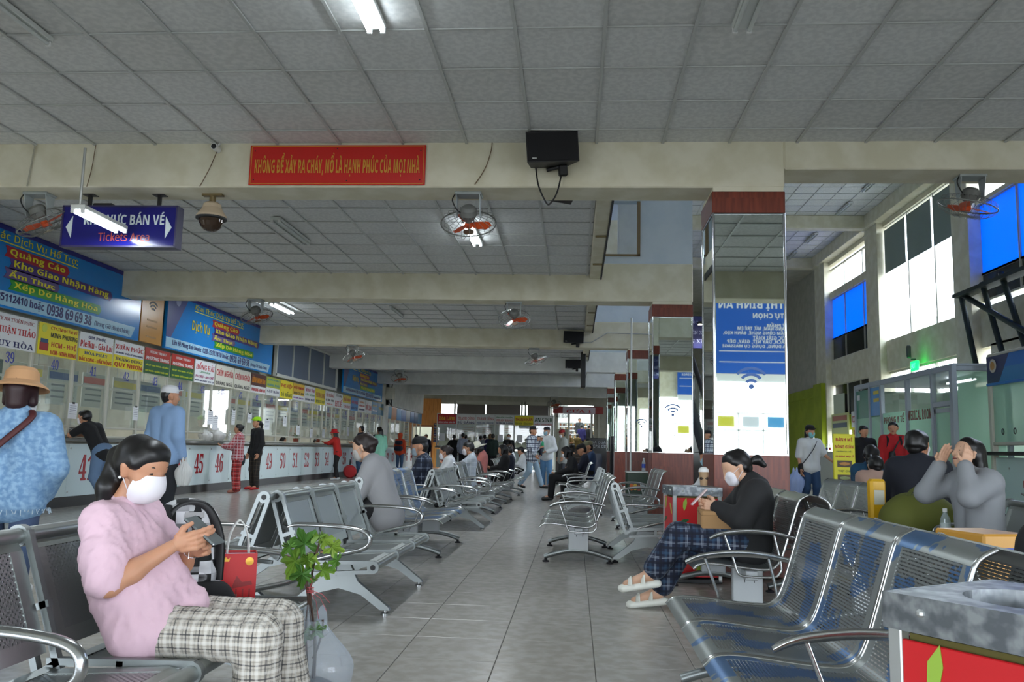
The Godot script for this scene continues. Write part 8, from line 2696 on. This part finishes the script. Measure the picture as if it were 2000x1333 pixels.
func woman_plaid():
	var at := Vector3(1.2, 0, -5.8)
	var J := {"hipL": Vector3(0.085, 0.45, 0.02), "hipR": Vector3(-0.085, 0.45, 0.02), "kneeL": Vector3(0.03, 0.50, 0.50), "kneeR": Vector3(-0.09, 0.42, 0.46), "ankL": Vector3(0.0, 0.235, 0.68), "ankR": Vector3(-0.1, 0.105, 0.62), "toeL": Vector3(0.0, 0.165, 0.84), "toeR": Vector3(-0.09, 0.045, 0.78),
		"shL": Vector3(0.15, 0.80, -0.0), "shR": Vector3(-0.15, 0.80, 0.0), "elL": Vector3(0.185, 0.625, 0.12), "elR": Vector3(-0.17, 0.63, 0.15), "wrL": Vector3(0.055, 0.69, 0.25), "wrR": Vector3(-0.04, 0.685, 0.26), "neck": Vector3(0, 0.86, 0.02), "head": Vector3(0.0, 0.955, 0.105), "face": Vector3(0.12, -0.5, 1.0),
		"dirwrL": Vector3(-0.3, 0.25, 1), "dirwrR": Vector3(0.3, 0.3, 1), "palmwrL": Vector3(-0.8, 0.3, 0), "palmwrR": Vector3(0.8, 0.3, 0), "thumbwrL": Vector3(0, 1, 0), "thumbwrR": Vector3(0, 1, 0)}
	var navy := plaid("tartan_navy", Color("141c33"), [[0.1, 0.16, Color("2c4a63"), 0.6], [0.36, 0.02, Color("b8c0c8"), 0.7], [0.41, 0.02, Color("b8c0c8"), 0.7], [0.46, 0.02, Color("b8c0c8"), 0.7], [0.75, 0.16, Color("0a0f1f"), 0.7]], 128, 10.0)
	var t = person("woman in a black hoodie and navy plaid trousers holding a phone", at, -PI / 2, J, {"skin": "skin_light", "top": cloth("black_fleece", Color("17181a")), "sleeve": 2.0, "bottom": navy, "leg": 0.93, "pant_loose": 0.026, "hair": M.hair, "style": "none", "cell": 0.013, "head_cell": 0.006, "hand_cell": 0.005, "hair_cell": 0.008, "mask": mat("mask_print", Color("d4d2d8"), 0.8), "loose": 0.03, "hem": 0.05, "hood": true, "curl": 0.8})
	var fd: Vector3 = J.face.normalized()
	var c: Vector3 = J.head
	var side := Vector3.UP.cross(fd).normalized()
	var up := fd.cross(side).normalized()
	obj("ponytail", sdf([[c - fd * 0.10 + up * 0.0, c - fd * 0.15 - up * 0.01, 0.022, 0.032], [c - fd * 0.15 - up * 0.01, c - fd * 0.175 - up * 0.06, 0.032, 0.02], [c - fd * 0.02 + up * 0.1, c + fd * 0.015 + up * 0.108, 0.022, 0.02]], 0.008, 0.015), M.hair, t)
	# white sandals
	for p in [["ankL", "toeL"], ["ankR", "toeR"]]:
		var a: Vector3 = J[p[0]]
		var b: Vector3 = J[p[1]]
		var d := (b - a).normalized()
		var heel := a - Vector3(0, 0.055, 0) - Vector3(d.x, 0, d.z).normalized() * 0.045
		var tip := b + d * 0.035 - Vector3(0, 0.012, 0)
		var sn := obj("sandal", sdf([[heel, tip, 0.026, 0.026], [heel + Vector3(0.015, 0, 0), tip + Vector3(0.018, 0, -0.01), 0.024, 0.022], [heel - Vector3(0.015, 0, 0), tip - Vector3(0.018, 0, 0.01), 0.024, 0.022]], 0.008, 0.012), mat("sandal_white", Color("dadbd2"), 0.6), t)
		var st := S()
		for f in [0.42, 0.78]:
			var m := heel.lerp(tip, f) + Vector3(0, 0.018, 0)
			tube(st, arc(m, Vector3(0.045, 0, 0), Vector3(0, 0.062 - 0.03 * f, 0), 0, PI, 10), 0.012, 6, true, Vector2(1.8, 0.5))
		obj("sandal_strap", st.commit(), M.sandal_white, sn)
	var ph := thing("phone", "pale pink phone held by the woman in plaid trousers", "phone", t.transform * Vector3(0.01, 0.755, 0.36))
	ph.rotation = Vector3(0.75, PI / 2, 0)
	obj("case", mbox(Vector3(0.07, 0.15, 0.009), 0.004), hexm("c9b0b0", 0.3), ph)
	obj("screen", mbox(Vector3(0.064, 0.14, 0.001)), M.phone_glass, ph, Vector3(0, 0, 0.005))
	var kb := thing("kraft_bag", "brown kraft paper bag on the lap of the woman in plaid trousers", "bag", t.transform * Vector3(0.0, 0.535, 0.24))
	kb.rotation = Vector3(0, PI / 2, 0.12)
	obj("paper", mbox(Vector3(0.2, 0.17, 0.24), 0.01), hexm("9a7850", 0.85), kb, Vector3(0, 0.06, 0))
	obj("fold_line", mbox(Vector3(0.204, 0.004, 0.244)), hexm("80623e", 0.85), kb, Vector3(0, 0.12, 0))

func woman_grey_jacket():
	var at := Vector3(2.86, 0, -6.2)
	var J := sit({"hipL": Vector3(0.09, 0.46, 0.02), "hipR": Vector3(-0.09, 0.46, 0.02), "shL": Vector3(0.165, 0.895, 0.02), "shR": Vector3(-0.16, 0.895, 0.06), "elL": Vector3(0.24, 0.80, 0.21), "elR": Vector3(-0.20, 0.80, 0.30), "wrL": Vector3(0.125, 1.01, 0.17), "wrR": Vector3(-0.10, 1.01, 0.235), "neck": Vector3(0, 0.95, 0.05), "head": Vector3(0.0, 1.085, 0.085), "face": Vector3(0.1, 0.28, 1.0), "dirwrL": Vector3(-0.15, 0.9, -0.35), "dirwrR": Vector3(0.2, 0.9, -0.3), "palmwrL": Vector3(-1, 0, -0.2), "palmwrR": Vector3(1, 0, -0.2), "thumbwrL": Vector3(0, 0.2, 1), "thumbwrR": Vector3(0, 0.1, 1)})
	person("woman in a grey zip jacket with long black hair, hands raised to her face", at, -PI / 2 + 0.05, J, {"skin": "skin_light", "top": cloth("grey_jersey", Color("83868a")), "sleeve": 2.0, "bottom": cloth("dark_cotton", Color("24262a")), "hair": M.hair, "style": "long", "shoe": M.black, "cell": 0.015, "head_cell": 0.006, "hand_cell": 0.0055, "loose": 0.026, "hem": 0.06, "curl": 0.3, "hood": true, "fat": 0.008})

func woman_denim():
	var at := Vector3(-3.72, 0, -5.35)
	var J := stand({"shR": Vector3(-0.185, 1.03, -0.01), "shL": Vector3(0.185, 1.03, -0.01), "elR": Vector3(-0.25, 0.78, -0.03), "elL": Vector3(0.22, 0.78, -0.03), "wrR": Vector3(-0.14, 0.58, 0.14), "wrL": Vector3(0.1, 0.6, 0.14), "neck": Vector3(0, 1.10, 0), "head": Vector3(0, 1.255, 0.03), "hipL": Vector3(0.1, 0.66, 0), "hipR": Vector3(-0.1, 0.66, 0), "kneeL": Vector3(0.1, 0.38, 0.04), "kneeR": Vector3(-0.1, 0.38, 0.0), "face": Vector3(0, -0.15, 1)})
	var dn := textured("denim", noise_tex(41, 0.03, Color("5f83a8"), Color("86a6c2"), 256, 4), 3.0, 0.85, 0.0, false)
	var t = person("woman in a tan bucket hat and pale denim jacket at the left edge", at, PI + 0.3, J, {"skin": "skin", "top": dn, "sleeve": 1.8, "bottom": cloth("denim_dark", Color("3a4a66")), "hair": mat("hair_red", Color("2a1014"), 0.5), "style": "bob", "hat": ["bucket", cloth("tan_felt", Color("b48a62"))], "shoe": M.white, "cell": 0.017, "head_cell": 0.009, "hand_cell": 0.007, "loose": 0.035, "hem": 0.08, "cuff": 0.012, "scale": 1.08})
	var st := S()
	tube(st, smooth_curve([Vector3(-0.10, 1.13, -0.05), Vector3(-0.12, 1.08, -0.13), Vector3(0.0, 0.95, -0.15), Vector3(0.15, 0.8, -0.13), Vector3(0.2, 0.72, 0.0)], 5), 0.016, 6, true, Vector2(1.3, 0.4))
	obj("bag_strap", st.commit(), hexm("4a1c1e", 0.6), t)
	# frayed hems
	st = S()
	var rg := RandomNumberGenerator.new()
	rg.seed = 4
	for k in 60:
		var a := TAU * k / 60
		var p := Vector3(cos(a) * 0.235, 0.535, sin(a) * 0.165)
		tube(st, [p, p + Vector3(rg.randf_range(-0.01, 0.01), -rg.randf_range(0.01, 0.035), rg.randf_range(-0.01, 0.01))], 0.003, 4)
	obj("frayed_hem", st.commit(), hexm("a8b8c4", 0.9), t)

func crowd():
	var jeans := cloth("jeans", Color("3c5878"))
	var jeans_pale := cloth("jeans_pale", Color("8fa6b8"))
	var blk := cloth("black_cloth", Color("121215"))
	var nvy := cloth("navy_cloth", Color("181c2e"))
	var wht := cloth("white_cloth", Color("c9cbcc"))
	var mw := mat("mask_white", Color("dcd9de"), 0.8)
	var mb := mat("mask_blue", Color("8fb4c4"), 0.8)
	var sk := "skin"
	# man in the blue shirt, back to the camera
	var t = person("man in a light blue shirt and white cap, back to the camera", Vector3(-5.0, 0, -10.0), PI - 0.3, stand({"face": Vector3(-0.55, 0, 1), "wrL": Vector3(0.23, 0.84, 0.03)}), {"scale": 1.03, "top": cloth("blue_shirt", Color("7f9cc0")), "bottom": cloth("charcoal", Color("202228")), "hair": M.hair, "style": "crop", "hat": ["cap", cloth("cap_white", Color("d2d3d6"))], "shoe": M.black, "cell": 0.018, "head_cell": 0.009, "loose": 0.03, "hem": 0.05, "skin": sk})
	plastic_bag("carrier_bag", "small white bag carried by the man in the light blue shirt", Vector3(-4.72, 0.5, -9.95), 0.16, 0.3, glass("bag_white", Color(0.85, 0.85, 0.84), 0.75, 0.4), 6)
	# man leaning on the counter
	person("young man in a black T-shirt leaning on the counter at window 40", Vector3(-7.18, 0, -12.35), -PI / 2 - 0.1, stand({"hipL": Vector3(0.085, 0.84, -0.02), "hipR": Vector3(-0.085, 0.84, -0.02), "shL": Vector3(0.16, 1.22, 0.2), "shR": Vector3(-0.16, 1.22, 0.2), "neck": Vector3(0, 1.26, 0.25), "head": Vector3(0, 1.36, 0.33), "elL": Vector3(0.22, 1.09, 0.38), "elR": Vector3(-0.22, 1.09, 0.38), "wrL": Vector3(0.05, 1.1, 0.52), "wrR": Vector3(-0.05, 1.1, 0.52), "kneeL": Vector3(0.09, 0.47, 0.02), "ankL": Vector3(0.11, 0.085, -0.25), "toeL": Vector3(0.12, 0.035, -0.1), "face": Vector3(0.1, -0.1, 1)}), {"top": blk, "sleeve": 0.8, "bottom": cloth("jeans_mid", Color("5f7896")), "hair": M.hair, "shoe": nvy, "mask": mw, "cell": 0.018, "head_cell": 0.01})
	# clerks inside
	for k in 5:
		var zz: float = [-11.75, -14.2, -21.8, -25.0, -28.3][k]
		person("ticket clerk seated behind the glass at window %d" % int(34 + (-5.35 - zz)), Vector3(-8.85, 0.12, zz), PI / 2, sit({"face": Vector3(0, -0.2, 1)}), {"top": cloth("clerk_%d" % k, [Color("2a2024"), Color("a8501c"), Color("3a4a5a"), Color("8a3a2a"), Color("4a4a3a")][k]), "hair": M.hair, "style": ["bob", "bun", "short", "bob", "short"][k], "cell": 0.026, "bottom": blk, "group": "ticket clerks"})
	# two women at window 46
	t = person("woman in a red and white striped blouse resting a hand on the counter", Vector3(-7.0, 0, -17.15), -PI / 2 + 0.2, stand({"wrL": Vector3(0.12, 1.12, 0.34), "elL": Vector3(0.22, 1.1, 0.15), "wrR": Vector3(-0.1, 1.1, 0.36), "elR": Vector3(-0.24, 1.06, 0.14)}), {"scale": 0.86, "top": plaid("zebra_red", Color("9a3a42"), [[0.25, 0.3, Color("c8b8b8"), 0.8]], 32, 14.0), "bottom": plaid("red_floral", Color("b02a2a"), [[0.3, 0.25, Color("5a1a1a"), 0.7], [0.7, 0.1, Color("c8a8a0"), 0.7]], 32, 9.0), "hair": M.hair, "style": "bun", "shoe": hexm("a86a5a", 0.7), "cell": 0.022, "pant_loose": 0.03, "loose": 0.03})
	obj("shoulder_bag", sdf([[Vector3(-0.22, 0.85, -0.06), Vector3(-0.22, 0.74, -0.04), 0.09, 0.1]], 0.02, 0.02), mat("teal_dark", Color("15242a"), 0.8), t)
	person("woman in black with a lime green cap at the counter", Vector3(-7.1, 0, -18.4), -PI / 2 + 0.9, stand(), {"scale": 0.97, "top": blk, "bottom": plaid("dark_floral", Color("26221e"), [[0.3, 0.15, Color("5a4a3a"), 0.6]], 32, 12.0), "hair": M.hair, "style": "pony", "hat": ["cap", cloth("cap_lime", Color("9ad41a"))], "shoe": M.red, "cell": 0.022})
	person("girl in a red hat and red jacket leaning at window 53", Vector3(-7.0, 0, -24.6), -PI / 2, stand({"shL": Vector3(0.15, 1.3, 0.08), "shR": Vector3(-0.15, 1.3, 0.08), "neck": Vector3(0, 1.36, 0.1), "head": Vector3(0, 1.48, 0.15), "elL": Vector3(0.2, 1.16, 0.25), "wrL": Vector3(0.05, 1.17, 0.42), "elR": Vector3(-0.2, 1.16, 0.25), "wrR": Vector3(-0.05, 1.17, 0.42), "kneeR": Vector3(-0.07, 0.46, 0.08)}), {"scale": 0.93, "top": cloth("red_jacket", Color("b3201a")), "bottom": blk, "hair": M.hair, "style": "long", "hat": ["bucket", cloth("red_hat", Color("b8101c"))], "shoe": wht, "cell": 0.024, "pant_loose": 0.004})
	person("man in a navy polo and jeans resting an arm on the counter", Vector3(-7.1, 0, -27.7), -PI / 2 - 0.3, stand({"elR": Vector3(-0.2, 1.12, 0.15), "wrR": Vector3(-0.12, 1.1, 0.4)}), {"scale": 1.02, "top": nvy, "sleeve": 0.8, "bottom": jeans, "hair": M.hair, "style": "crop", "shoe": M.dark, "cell": 0.024, "fat": 0.015})
	person("man in a dark cap facing the hall from the counter", Vector3(-6.9, 0, -29.4), 0.3, stand(), {"scale": 1.02, "top": nvy, "bottom": jeans, "hair": M.hair, "style": "crop", "hat": ["cap", cloth("cap_dark", Color("2a2018"))], "shoe": M.dark, "cell": 0.026})
	t = person("woman with long hair in a mint green puffer jacket", Vector3(-6.3, 0, -27.0), -PI / 2 - 0.5, stand(), {"scale": 0.97, "top": cloth("mint", Color("8fd0b4")), "bottom": blk, "hair": M.hair, "style": "long", "shoe": M.black, "cell": 0.024, "loose": 0.05, "hem": 0.1, "hood": true})
	t = person("person in an orange hood with a navy rucksack at the far windows", Vector3(-6.95, 0, -33.3), PI - 0.15, stand(), {"scale": 0.94, "top": cloth("orange_jacket", Color("c2401e")), "bottom": jeans, "hair": M.hair, "style": "crop", "hat": ["hood", cloth("orange_hood", Color("cc4a22"))], "shoe": M.dark, "cell": 0.026, "pant_loose": 0.004})
	pack(t, stand(), nvy, 1.1)
	t = person("woman in a pale pink cardigan holding a red bag by the wood wall", Vector3(-7.0, 0, -37.0), PI, stand(), {"scale": 0.96, "top": cloth("dusty_pink", Color("a88a88")), "bottom": wht, "hair": M.hair, "style": "long", "shoe": M.dark, "cell": 0.028, "hem": 0.12})
	obj("red_bag", sdf([[Vector3(-0.12, 0.62, 0.12), Vector3(0.12, 0.62, 0.12), 0.12, 0.12]], 0.03, 0.02), M.red, t)
	person("man in dark clothes standing in the far wooden doorway", Vector3(-7.1, 0, -40.0), 0.2, stand(), {"scale": 1.0, "top": nvy, "bottom": blk, "hair": M.hair, "cell": 0.03})
	# queue at the far counter
	var q := [[-5.55, -38.6, "person in black with hand on hip in the far queue", blk, blk, "short"], [-5.15, -39.6, "person in dark red half hidden in the far queue", cloth("maroon", Color("3a1418")), blk, "short"], [-5.0, -37.6, "man in a pale blue-grey shirt in the far queue", cloth("pale_shirt", Color("9aa3b4")), blk, "short"], [-4.45, -39.8, "person with brown hair in grey in the far queue", cloth("mid_grey", Color("84868a")), blk, "bun"], [-4.1, -38.4, "man in a grey shirt in the far queue", cloth("slate", Color("7a8088")), blk, "short"], [-3.75, -37.4, "woman with light hair in navy in the far queue", cloth("violet_navy", Color("22204a")), blk, "bob"], [-3.3, -34.0, "man in dark green with a rucksack in the far queue", cloth("dark_green", Color("20302c")), blk, "short"], [-2.75, -35.2, "man in black with a white mask facing the hall", blk, blk, "short"]]
	for i in q.size():
		var L := {"scale": 0.99 + 0.02 * (i % 3), "top": q[i][3], "bottom": q[i][4], "hair": M.hair if i != 5 else hexm("6a4a2a", 0.5), "style": q[i][5], "cell": 0.028, "shoe": M.dark, "group": "people at the far counter"}
		if i == 7: L["mask"] = mw
		var o := {}
		if i == 0: o = {"elL": Vector3(0.34, 1.06, -0.05), "wrL": Vector3(0.16, 0.93, 0.03)}
		person(q[i][2], Vector3(q[i][0], 0, q[i][1]), 0.1 if i == 7 else PI + 0.2 * sin(i * 2.0), stand(o), L)
	# seated along the left rows, turned to the counter
	var bend := {"shL": Vector3(0.155, 0.80, 0.1), "shR": Vector3(-0.155, 0.80, 0.1), "neck": Vector3(0, 0.84, 0.14), "head": Vector3(0, 0.955, 0.21), "elL": Vector3(0.19, 0.58, 0.2), "elR": Vector3(-0.19, 0.58, 0.2), "wrL": Vector3(0.05, 0.52, 0.36), "wrR": Vector3(-0.05, 0.52, 0.36), "face": Vector3(0, -0.35, 1)}
	person("woman in a grey blazer and mask leaning forward on the bench", Vector3(-1.72, 0, -7.7), -PI / 2, sit(bend), {"scale": 1.07, "skin": "skin_light", "top": cloth("grey_blazer", Color("8b8b8d")), "bottom": blk, "hair": M.hair_brown, "style": "bun", "shoe": M.black, "mask": mat("mask_grey", Color("a3a09c"), 0.8), "cell": 0.016, "head_cell": 0.007, "hair_cell": 0.009, "loose": 0.028, "hem": 0.08})
	person("man in a black cap and navy check shirt seated facing the counter", Vector3(-2.0, 0, -11.0), -PI / 2, sit({"face": Vector3(0.1, -0.15, 1)}), {"scale": 1.04, "top": plaid("navy_check", Color("1c2438"), [[0.3, 0.1, Color("8a94a4"), 0.6], [0.7, 0.2, Color("0c1220"), 0.6]], 64, 9.0), "bottom": jeans, "hair": M.hair, "style": "crop", "hat": ["cap", blk], "mask": mat("mask_grey_blue", Color("8b9aa4"), 0.8), "shoe": M.dark, "cell": 0.02})
	person("woman with a bun in a white blouse seated facing the counter", Vector3(-2.05, 0, -13.6), -PI / 2, sit({"face": Vector3(0.1, -0.2, 1), "head": Vector3(0, 0.955, 0.04)}), {"scale": 1.0, "top": wht, "bottom": jeans, "hair": M.hair_brown, "style": "bun", "mask": mw, "shoe": M.dark, "cell": 0.022})
	person("man with a white mask and pale patterned shirt seated facing the counter", Vector3(-1.85, 0, -14.9), -PI / 2 + 0.1, sit({"face": Vector3(0.1, -0.15, 1), "elL": Vector3(0.2, 0.7, 0.16), "wrL": Vector3(0.08, 0.72, 0.38)}), {"scale": 1.04, "top": plaid("pale_pattern", Color("aab2ba"), [[0.3, 0.2, Color("c8cdd2"), 0.7]], 32, 14.0), "bottom": nvy, "hair": M.hair, "style": "short", "mask": mw, "shoe": M.dark, "cell": 0.02})
	person("woman in a white sun hat and coral blouse seated facing the counter", Vector3(-1.9, 0, -17.2), -PI / 2, sit({"head": Vector3(0, 0.96, 0.08)}), {"scale": 1.07, "top": cloth("coral", Color("b06a62")), "bottom": blk, "hair": M.hair, "style": "bob", "hat": ["sun", cloth("hat_ivory", Color("cfcdbc"))], "mask": mw, "shoe": M.dark, "cell": 0.022})
	person("person with black hair in black seated beyond the white sun hat", Vector3(-1.55, 0, -18.6), -PI / 2, sit({"face": Vector3(0.1, -0.3, 1)}), {"scale": 1.03, "top": blk, "bottom": blk, "hair": M.hair, "style": "bob", "cell": 0.024})
	person("second person in black on the far left bench", Vector3(-1.5, 0, -19.6), -PI / 2, sit(), {"scale": 1.0, "top": nvy, "bottom": blk, "hair": M.hair, "style": "short", "cell": 0.026})
	person("brown haired person in white on the far left bench", Vector3(-1.7, 0, -22.5), -PI / 2, sit(), {"scale": 1.05, "top": wht, "bottom": blk, "hair": hexm("3a2418", 0.5), "style": "short", "cell": 0.026})
	person("person in white and black seated behind the walking man", Vector3(-1.45, 0, -23.4), -PI / 2, sit({"face": Vector3(0, -0.5, 1)}), {"scale": 1.0, "top": wht, "bottom": blk, "hair": M.hair, "style": "short", "cell": 0.026})
	# walking and standing in the aisle
	person("man in a black cap, checked shirt and pale jeans walking to the right", Vector3(-1.15, 0, -22.9), PI / 2 - 0.35, stand({"kneeL": Vector3(0.09, 0.48, 0.14), "ankL": Vector3(0.09, 0.09, 0.27), "toeL": Vector3(0.1, 0.045, 0.43), "kneeR": Vector3(-0.09, 0.47, -0.03), "ankR": Vector3(-0.09, 0.11, -0.3), "toeR": Vector3(-0.09, 0.035, -0.16), "elR": Vector3(-0.22, 1.1, 0.02), "wrR": Vector3(-0.2, 0.9, 0.18), "elL": Vector3(0.2, 1.08, 0.06), "wrL": Vector3(0.1, 1.28, 0.2)}), {"scale": 1.0, "top": plaid("bw_check", Color("c2c8d0"), [[0.2, 0.28, Color("20263a"), 0.75], [0.6, 0.06, Color("20263a"), 0.7]], 64, 9.0), "bottom": jeans_pale, "hair": M.hair, "style": "crop", "hat": ["cap", blk], "shoe": M.black, "cell": 0.02, "head_cell": 0.011, "hem": 0.08, "loose": 0.025})
	person("man in a white jacket, dark cap and blue jeans carrying a child", Vector3(-0.78, 0, -23.7), -0.25, stand({"elR": Vector3(-0.25, 1.06, 0.03), "wrR": Vector3(-0.1, 0.98, 0.2), "elL": Vector3(0.25, 1.06, 0.03), "wrL": Vector3(0.05, 0.98, 0.2), "face": Vector3(-0.3, 0, 1)}), {"scale": 1.01, "top": cloth("white_jacket", Color("cdd0d2")), "bottom": cloth("jeans_blue", Color("5a86ae")), "hair": M.hair, "style": "crop", "hat": ["cap", cloth("cap_ink", Color("14181f"))], "mask": mb, "shoe": cloth("maroon_shoe", Color("4a1c20")), "cell": 0.02, "head_cell": 0.011, "loose": 0.03})
	person("small child in a mint green top carried by the man in the white jacket", Vector3(-0.98, 0.74, -23.42), -0.2, sit({"shL": Vector3(0.12, 0.68, 0), "shR": Vector3(-0.12, 0.68, 0), "neck": Vector3(0, 0.71, 0), "head": Vector3(0, 0.83, 0.02), "elL": Vector3(0.16, 0.55, 0.06), "elR": Vector3(-0.16, 0.55, 0.06), "wrL": Vector3(0.1, 0.5, 0.16), "wrR": Vector3(-0.1, 0.5, 0.16), "face": Vector3(0, 0, 1), "kneeL": Vector3(0.09, 0.36, 0.16), "kneeR": Vector3(-0.09, 0.36, 0.16), "ankL": Vector3(0.09, 0.22, 0.1), "ankR": Vector3(-0.09, 0.22, 0.1), "toeL": Vector3(0.09, 0.2, 0.16), "toeR": Vector3(-0.09, 0.2, 0.16)}), {"scale": 0.72, "top": cloth("mint_child", Color("2f9a6a")), "sleeve": 0.8, "bottom": nvy, "hair": M.hair, "style": "crop", "cell": 0.022})
	person("man in a red cap, white mask and pale grey T-shirt standing in the aisle", Vector3(-0.36, 0, -26.0), -PI / 2 + 0.3, stand({"face": Vector3(0.0, -0.25, 1)}), {"scale": 1.0, "top": cloth("pale_grey_tee", Color("a9aca6")), "sleeve": 0.85, "bottom": cloth("grey_trousers", Color("3a3c40")), "hair": M.hair, "style": "crop", "hat": ["cap", cloth("cap_red", Color("8e1c20"))], "mask": mw, "shoe": M.dark, "cell": 0.022, "hem": 0.12, "loose": 0.03})
	person("person in black with striped track trousers bent over a phone", Vector3(0.0, 0, -17.7), -PI / 2, sit({"shL": Vector3(0.155, 0.80, 0.05), "shR": Vector3(-0.155, 0.80, 0.05), "neck": Vector3(0, 0.84, 0.09), "head": Vector3(0, 0.94, 0.16), "face": Vector3(0, -0.6, 1), "wrL": Vector3(0.05, 0.52, 0.36), "wrR": Vector3(-0.05, 0.52, 0.36), "ankL": Vector3(0.1, 0.085, 0.45), "ankR": Vector3(-0.1, 0.085, 0.45), "toeL": Vector3(0.1, 0.035, 0.6), "toeR": Vector3(-0.1, 0.035, 0.6)}), {"scale": 1.06, "top": blk, "bottom": cloth("track", Color("0e0e12")), "hair": M.hair, "style": "bob", "mask": mw, "shoe": M.black, "cell": 0.02})
	person("person in a black cap seated beyond the one bent over a phone", Vector3(0.2, 0, -19.0), -PI / 2, sit(), {"scale": 1.06, "top": nvy, "bottom": blk, "hair": M.hair, "hat": ["cap", blk], "style": "crop", "cell": 0.024})
	person("man in a camouflage cap and blue shirt on the far right bench", Vector3(0.36, 0, -19.9), -PI / 2 + 0.1, sit({"face": Vector3(0, -0.2, 1)}), {"scale": 1.13, "top": cloth("denim_blue", Color("2a3f62")), "bottom": blk, "hair": M.hair, "hat": ["cap", cloth("camo", Color("6a6a54"))], "style": "crop", "cell": 0.024})
	# on the gate stairs
	for i in 5:
		person("dark figure on the stairs behind the gate, %s" % ["in an ochre top", "in a second ochre top", "in violet", "in black at the right", "highest up in grey"][i], Vector3([-0.25, 0.15, 0.35, 0.75, 0.25][i], 0.85 if i < 4 else 1.2, -44.0 - 0.3 * i), [0.3, 2.8, PI, PI - 0.3, 0.0][i], sit() if i < 2 else stand(), {"top": cloth("stairs_%d" % i, [Color("5a4416"), Color("5a4a1c"), Color("24205a"), Color("101012"), Color("33383a")][i]), "bottom": blk, "hair": M.hair, "cell": 0.032, "scale": 0.95, "features": false, "group": "people on the gate stairs"})
	# man between the first two columns
	person("man in a black cap and white shirt sitting between the mirrored columns", Vector3(1.62, 0, -10.2), -PI / 2 + 0.2, sit({"face": Vector3(0, -0.3, 1)}), {"scale": 1.02, "top": wht, "bottom": blk, "hair": M.hair, "hat": ["cap", blk], "style": "crop", "mask": mb, "cell": 0.02})
	# lobby walkers
	t = person("woman in a white top, blue jeans, black cap and mask walking in the lobby", Vector3(4.35, 0, -16.0), 0.15, stand({"elL": Vector3(0.25, 1.12, 0.05), "wrL": Vector3(0.33, 1.0, 0.2), "kneeL": Vector3(0.08, 0.48, 0.1), "ankR": Vector3(-0.09, 0.1, -0.16), "toeR": Vector3(-0.1, 0.035, 0.0), "face": Vector3(0.1, -0.1, 1)}), {"scale": 0.97, "top": wht, "sleeve": 0.9, "bottom": cloth("jeans_deep", Color("274264")), "hair": M.hair, "style": "long", "hat": ["cap", blk], "mask": mat("mask_teal", Color("7ab8bc"), 0.8), "shoe": wht, "cell": 0.018, "head_cell": 0.009, "loose": 0.028, "hem": 0.0})
	var st := S()
	tube(st, smooth_curve([Vector3(0.12, 1.38, 0.06), Vector3(0.0, 1.2, 0.14), Vector3(-0.16, 0.98, 0.12), Vector3(-0.2, 0.9, 0.02)], 4), 0.008, 5)
	obj("bag_strap", st.commit(), M.dark, t)
	obj("hanging_bag", sdf([[Vector3(-0.2, 0.9, 0.03), Vector3(-0.2, 0.8, 0.03), 0.05, 0.06]], 0.018, 0.02), blk, t)
	person("man in a black polo walking before the medical room", Vector3(5.62, 0, -16.9), -0.1, stand({"kneeL": Vector3(0.09, 0.48, 0.08), "face": Vector3(0.3, -0.15, 1)}), {"scale": 1.01, "top": blk, "sleeve": 0.85, "bottom": blk, "hair": M.hair, "style": "short", "shoe": M.dark, "cell": 0.02, "head_cell": 0.01, "loose": 0.02})
	t = person("man in a red jacket with a black chest bag and rucksack", Vector3(5.85, 0, -16.0), -0.1, stand({"elL": Vector3(0.24, 1.08, -0.02), "wrL": Vector3(0.3, 0.86, 0.05), "face": Vector3(-0.3, -0.1, 1), "kneeR": Vector3(-0.09, 0.48, 0.1)}), {"scale": 1.04, "top": cloth("red_zip", Color("a3141a")), "bottom": blk, "hair": M.hair, "style": "short", "shoe": M.dark, "cell": 0.018, "head_cell": 0.009, "loose": 0.024})
	pack(t, stand(), blk, 0.9)
	obj("chest_bag", sdf([[Vector3(-0.06, 1.08, 0.15), Vector3(-0.06, 0.95, 0.15), 0.055, 0.065]], 0.018, 0.02), M.black, t)
	st = S()
	tube(st, smooth_curve([Vector3(0.13, 1.39, 0.05), Vector3(0.03, 1.25, 0.13), Vector3(-0.05, 1.1, 0.16)], 4), 0.012, 5)
	obj("bag_strap", st.commit(), M.dark, t)
	person("boy in a dark jacket seated with his back to the camera", Vector3(3.02, 0, -7.7), PI - 0.35, sit({"head": Vector3(0, 1.0, 0.0), "face": Vector3(-0.5, -0.05, 1)}), {"scale": 1.16, "top": cloth("ink_jacket", Color("131722")), "bottom": jeans, "hair": M.hair, "style": "short", "cell": 0.016, "head_cell": 0.008, "hair_cell": 0.009, "mask": mw, "loose": 0.03})
	person("child with black hair peeping over the bench back", Vector3(3.42, 0, -9.9), 2.6, sit({"head": Vector3(0, 0.95, 0.0), "face": Vector3(0.5, -0.1, 1)}), {"scale": 1.0, "skin": "skin_light", "top": cloth("pale_pink_kid", Color("b8988a")), "bottom": blk, "hair": M.hair, "style": "short", "cell": 0.018, "head_cell": 0.009})
	person("woman with tied black hair in blue seated behind the child", Vector3(3.6, 0, -10.6), 2.4, sit({"face": Vector3(0.2, -0.3, 1)}), {"scale": 1.08, "top": cloth("teal_blue", Color("1a4a6a")), "bottom": blk, "hair": M.hair, "style": "pony", "cell": 0.02})
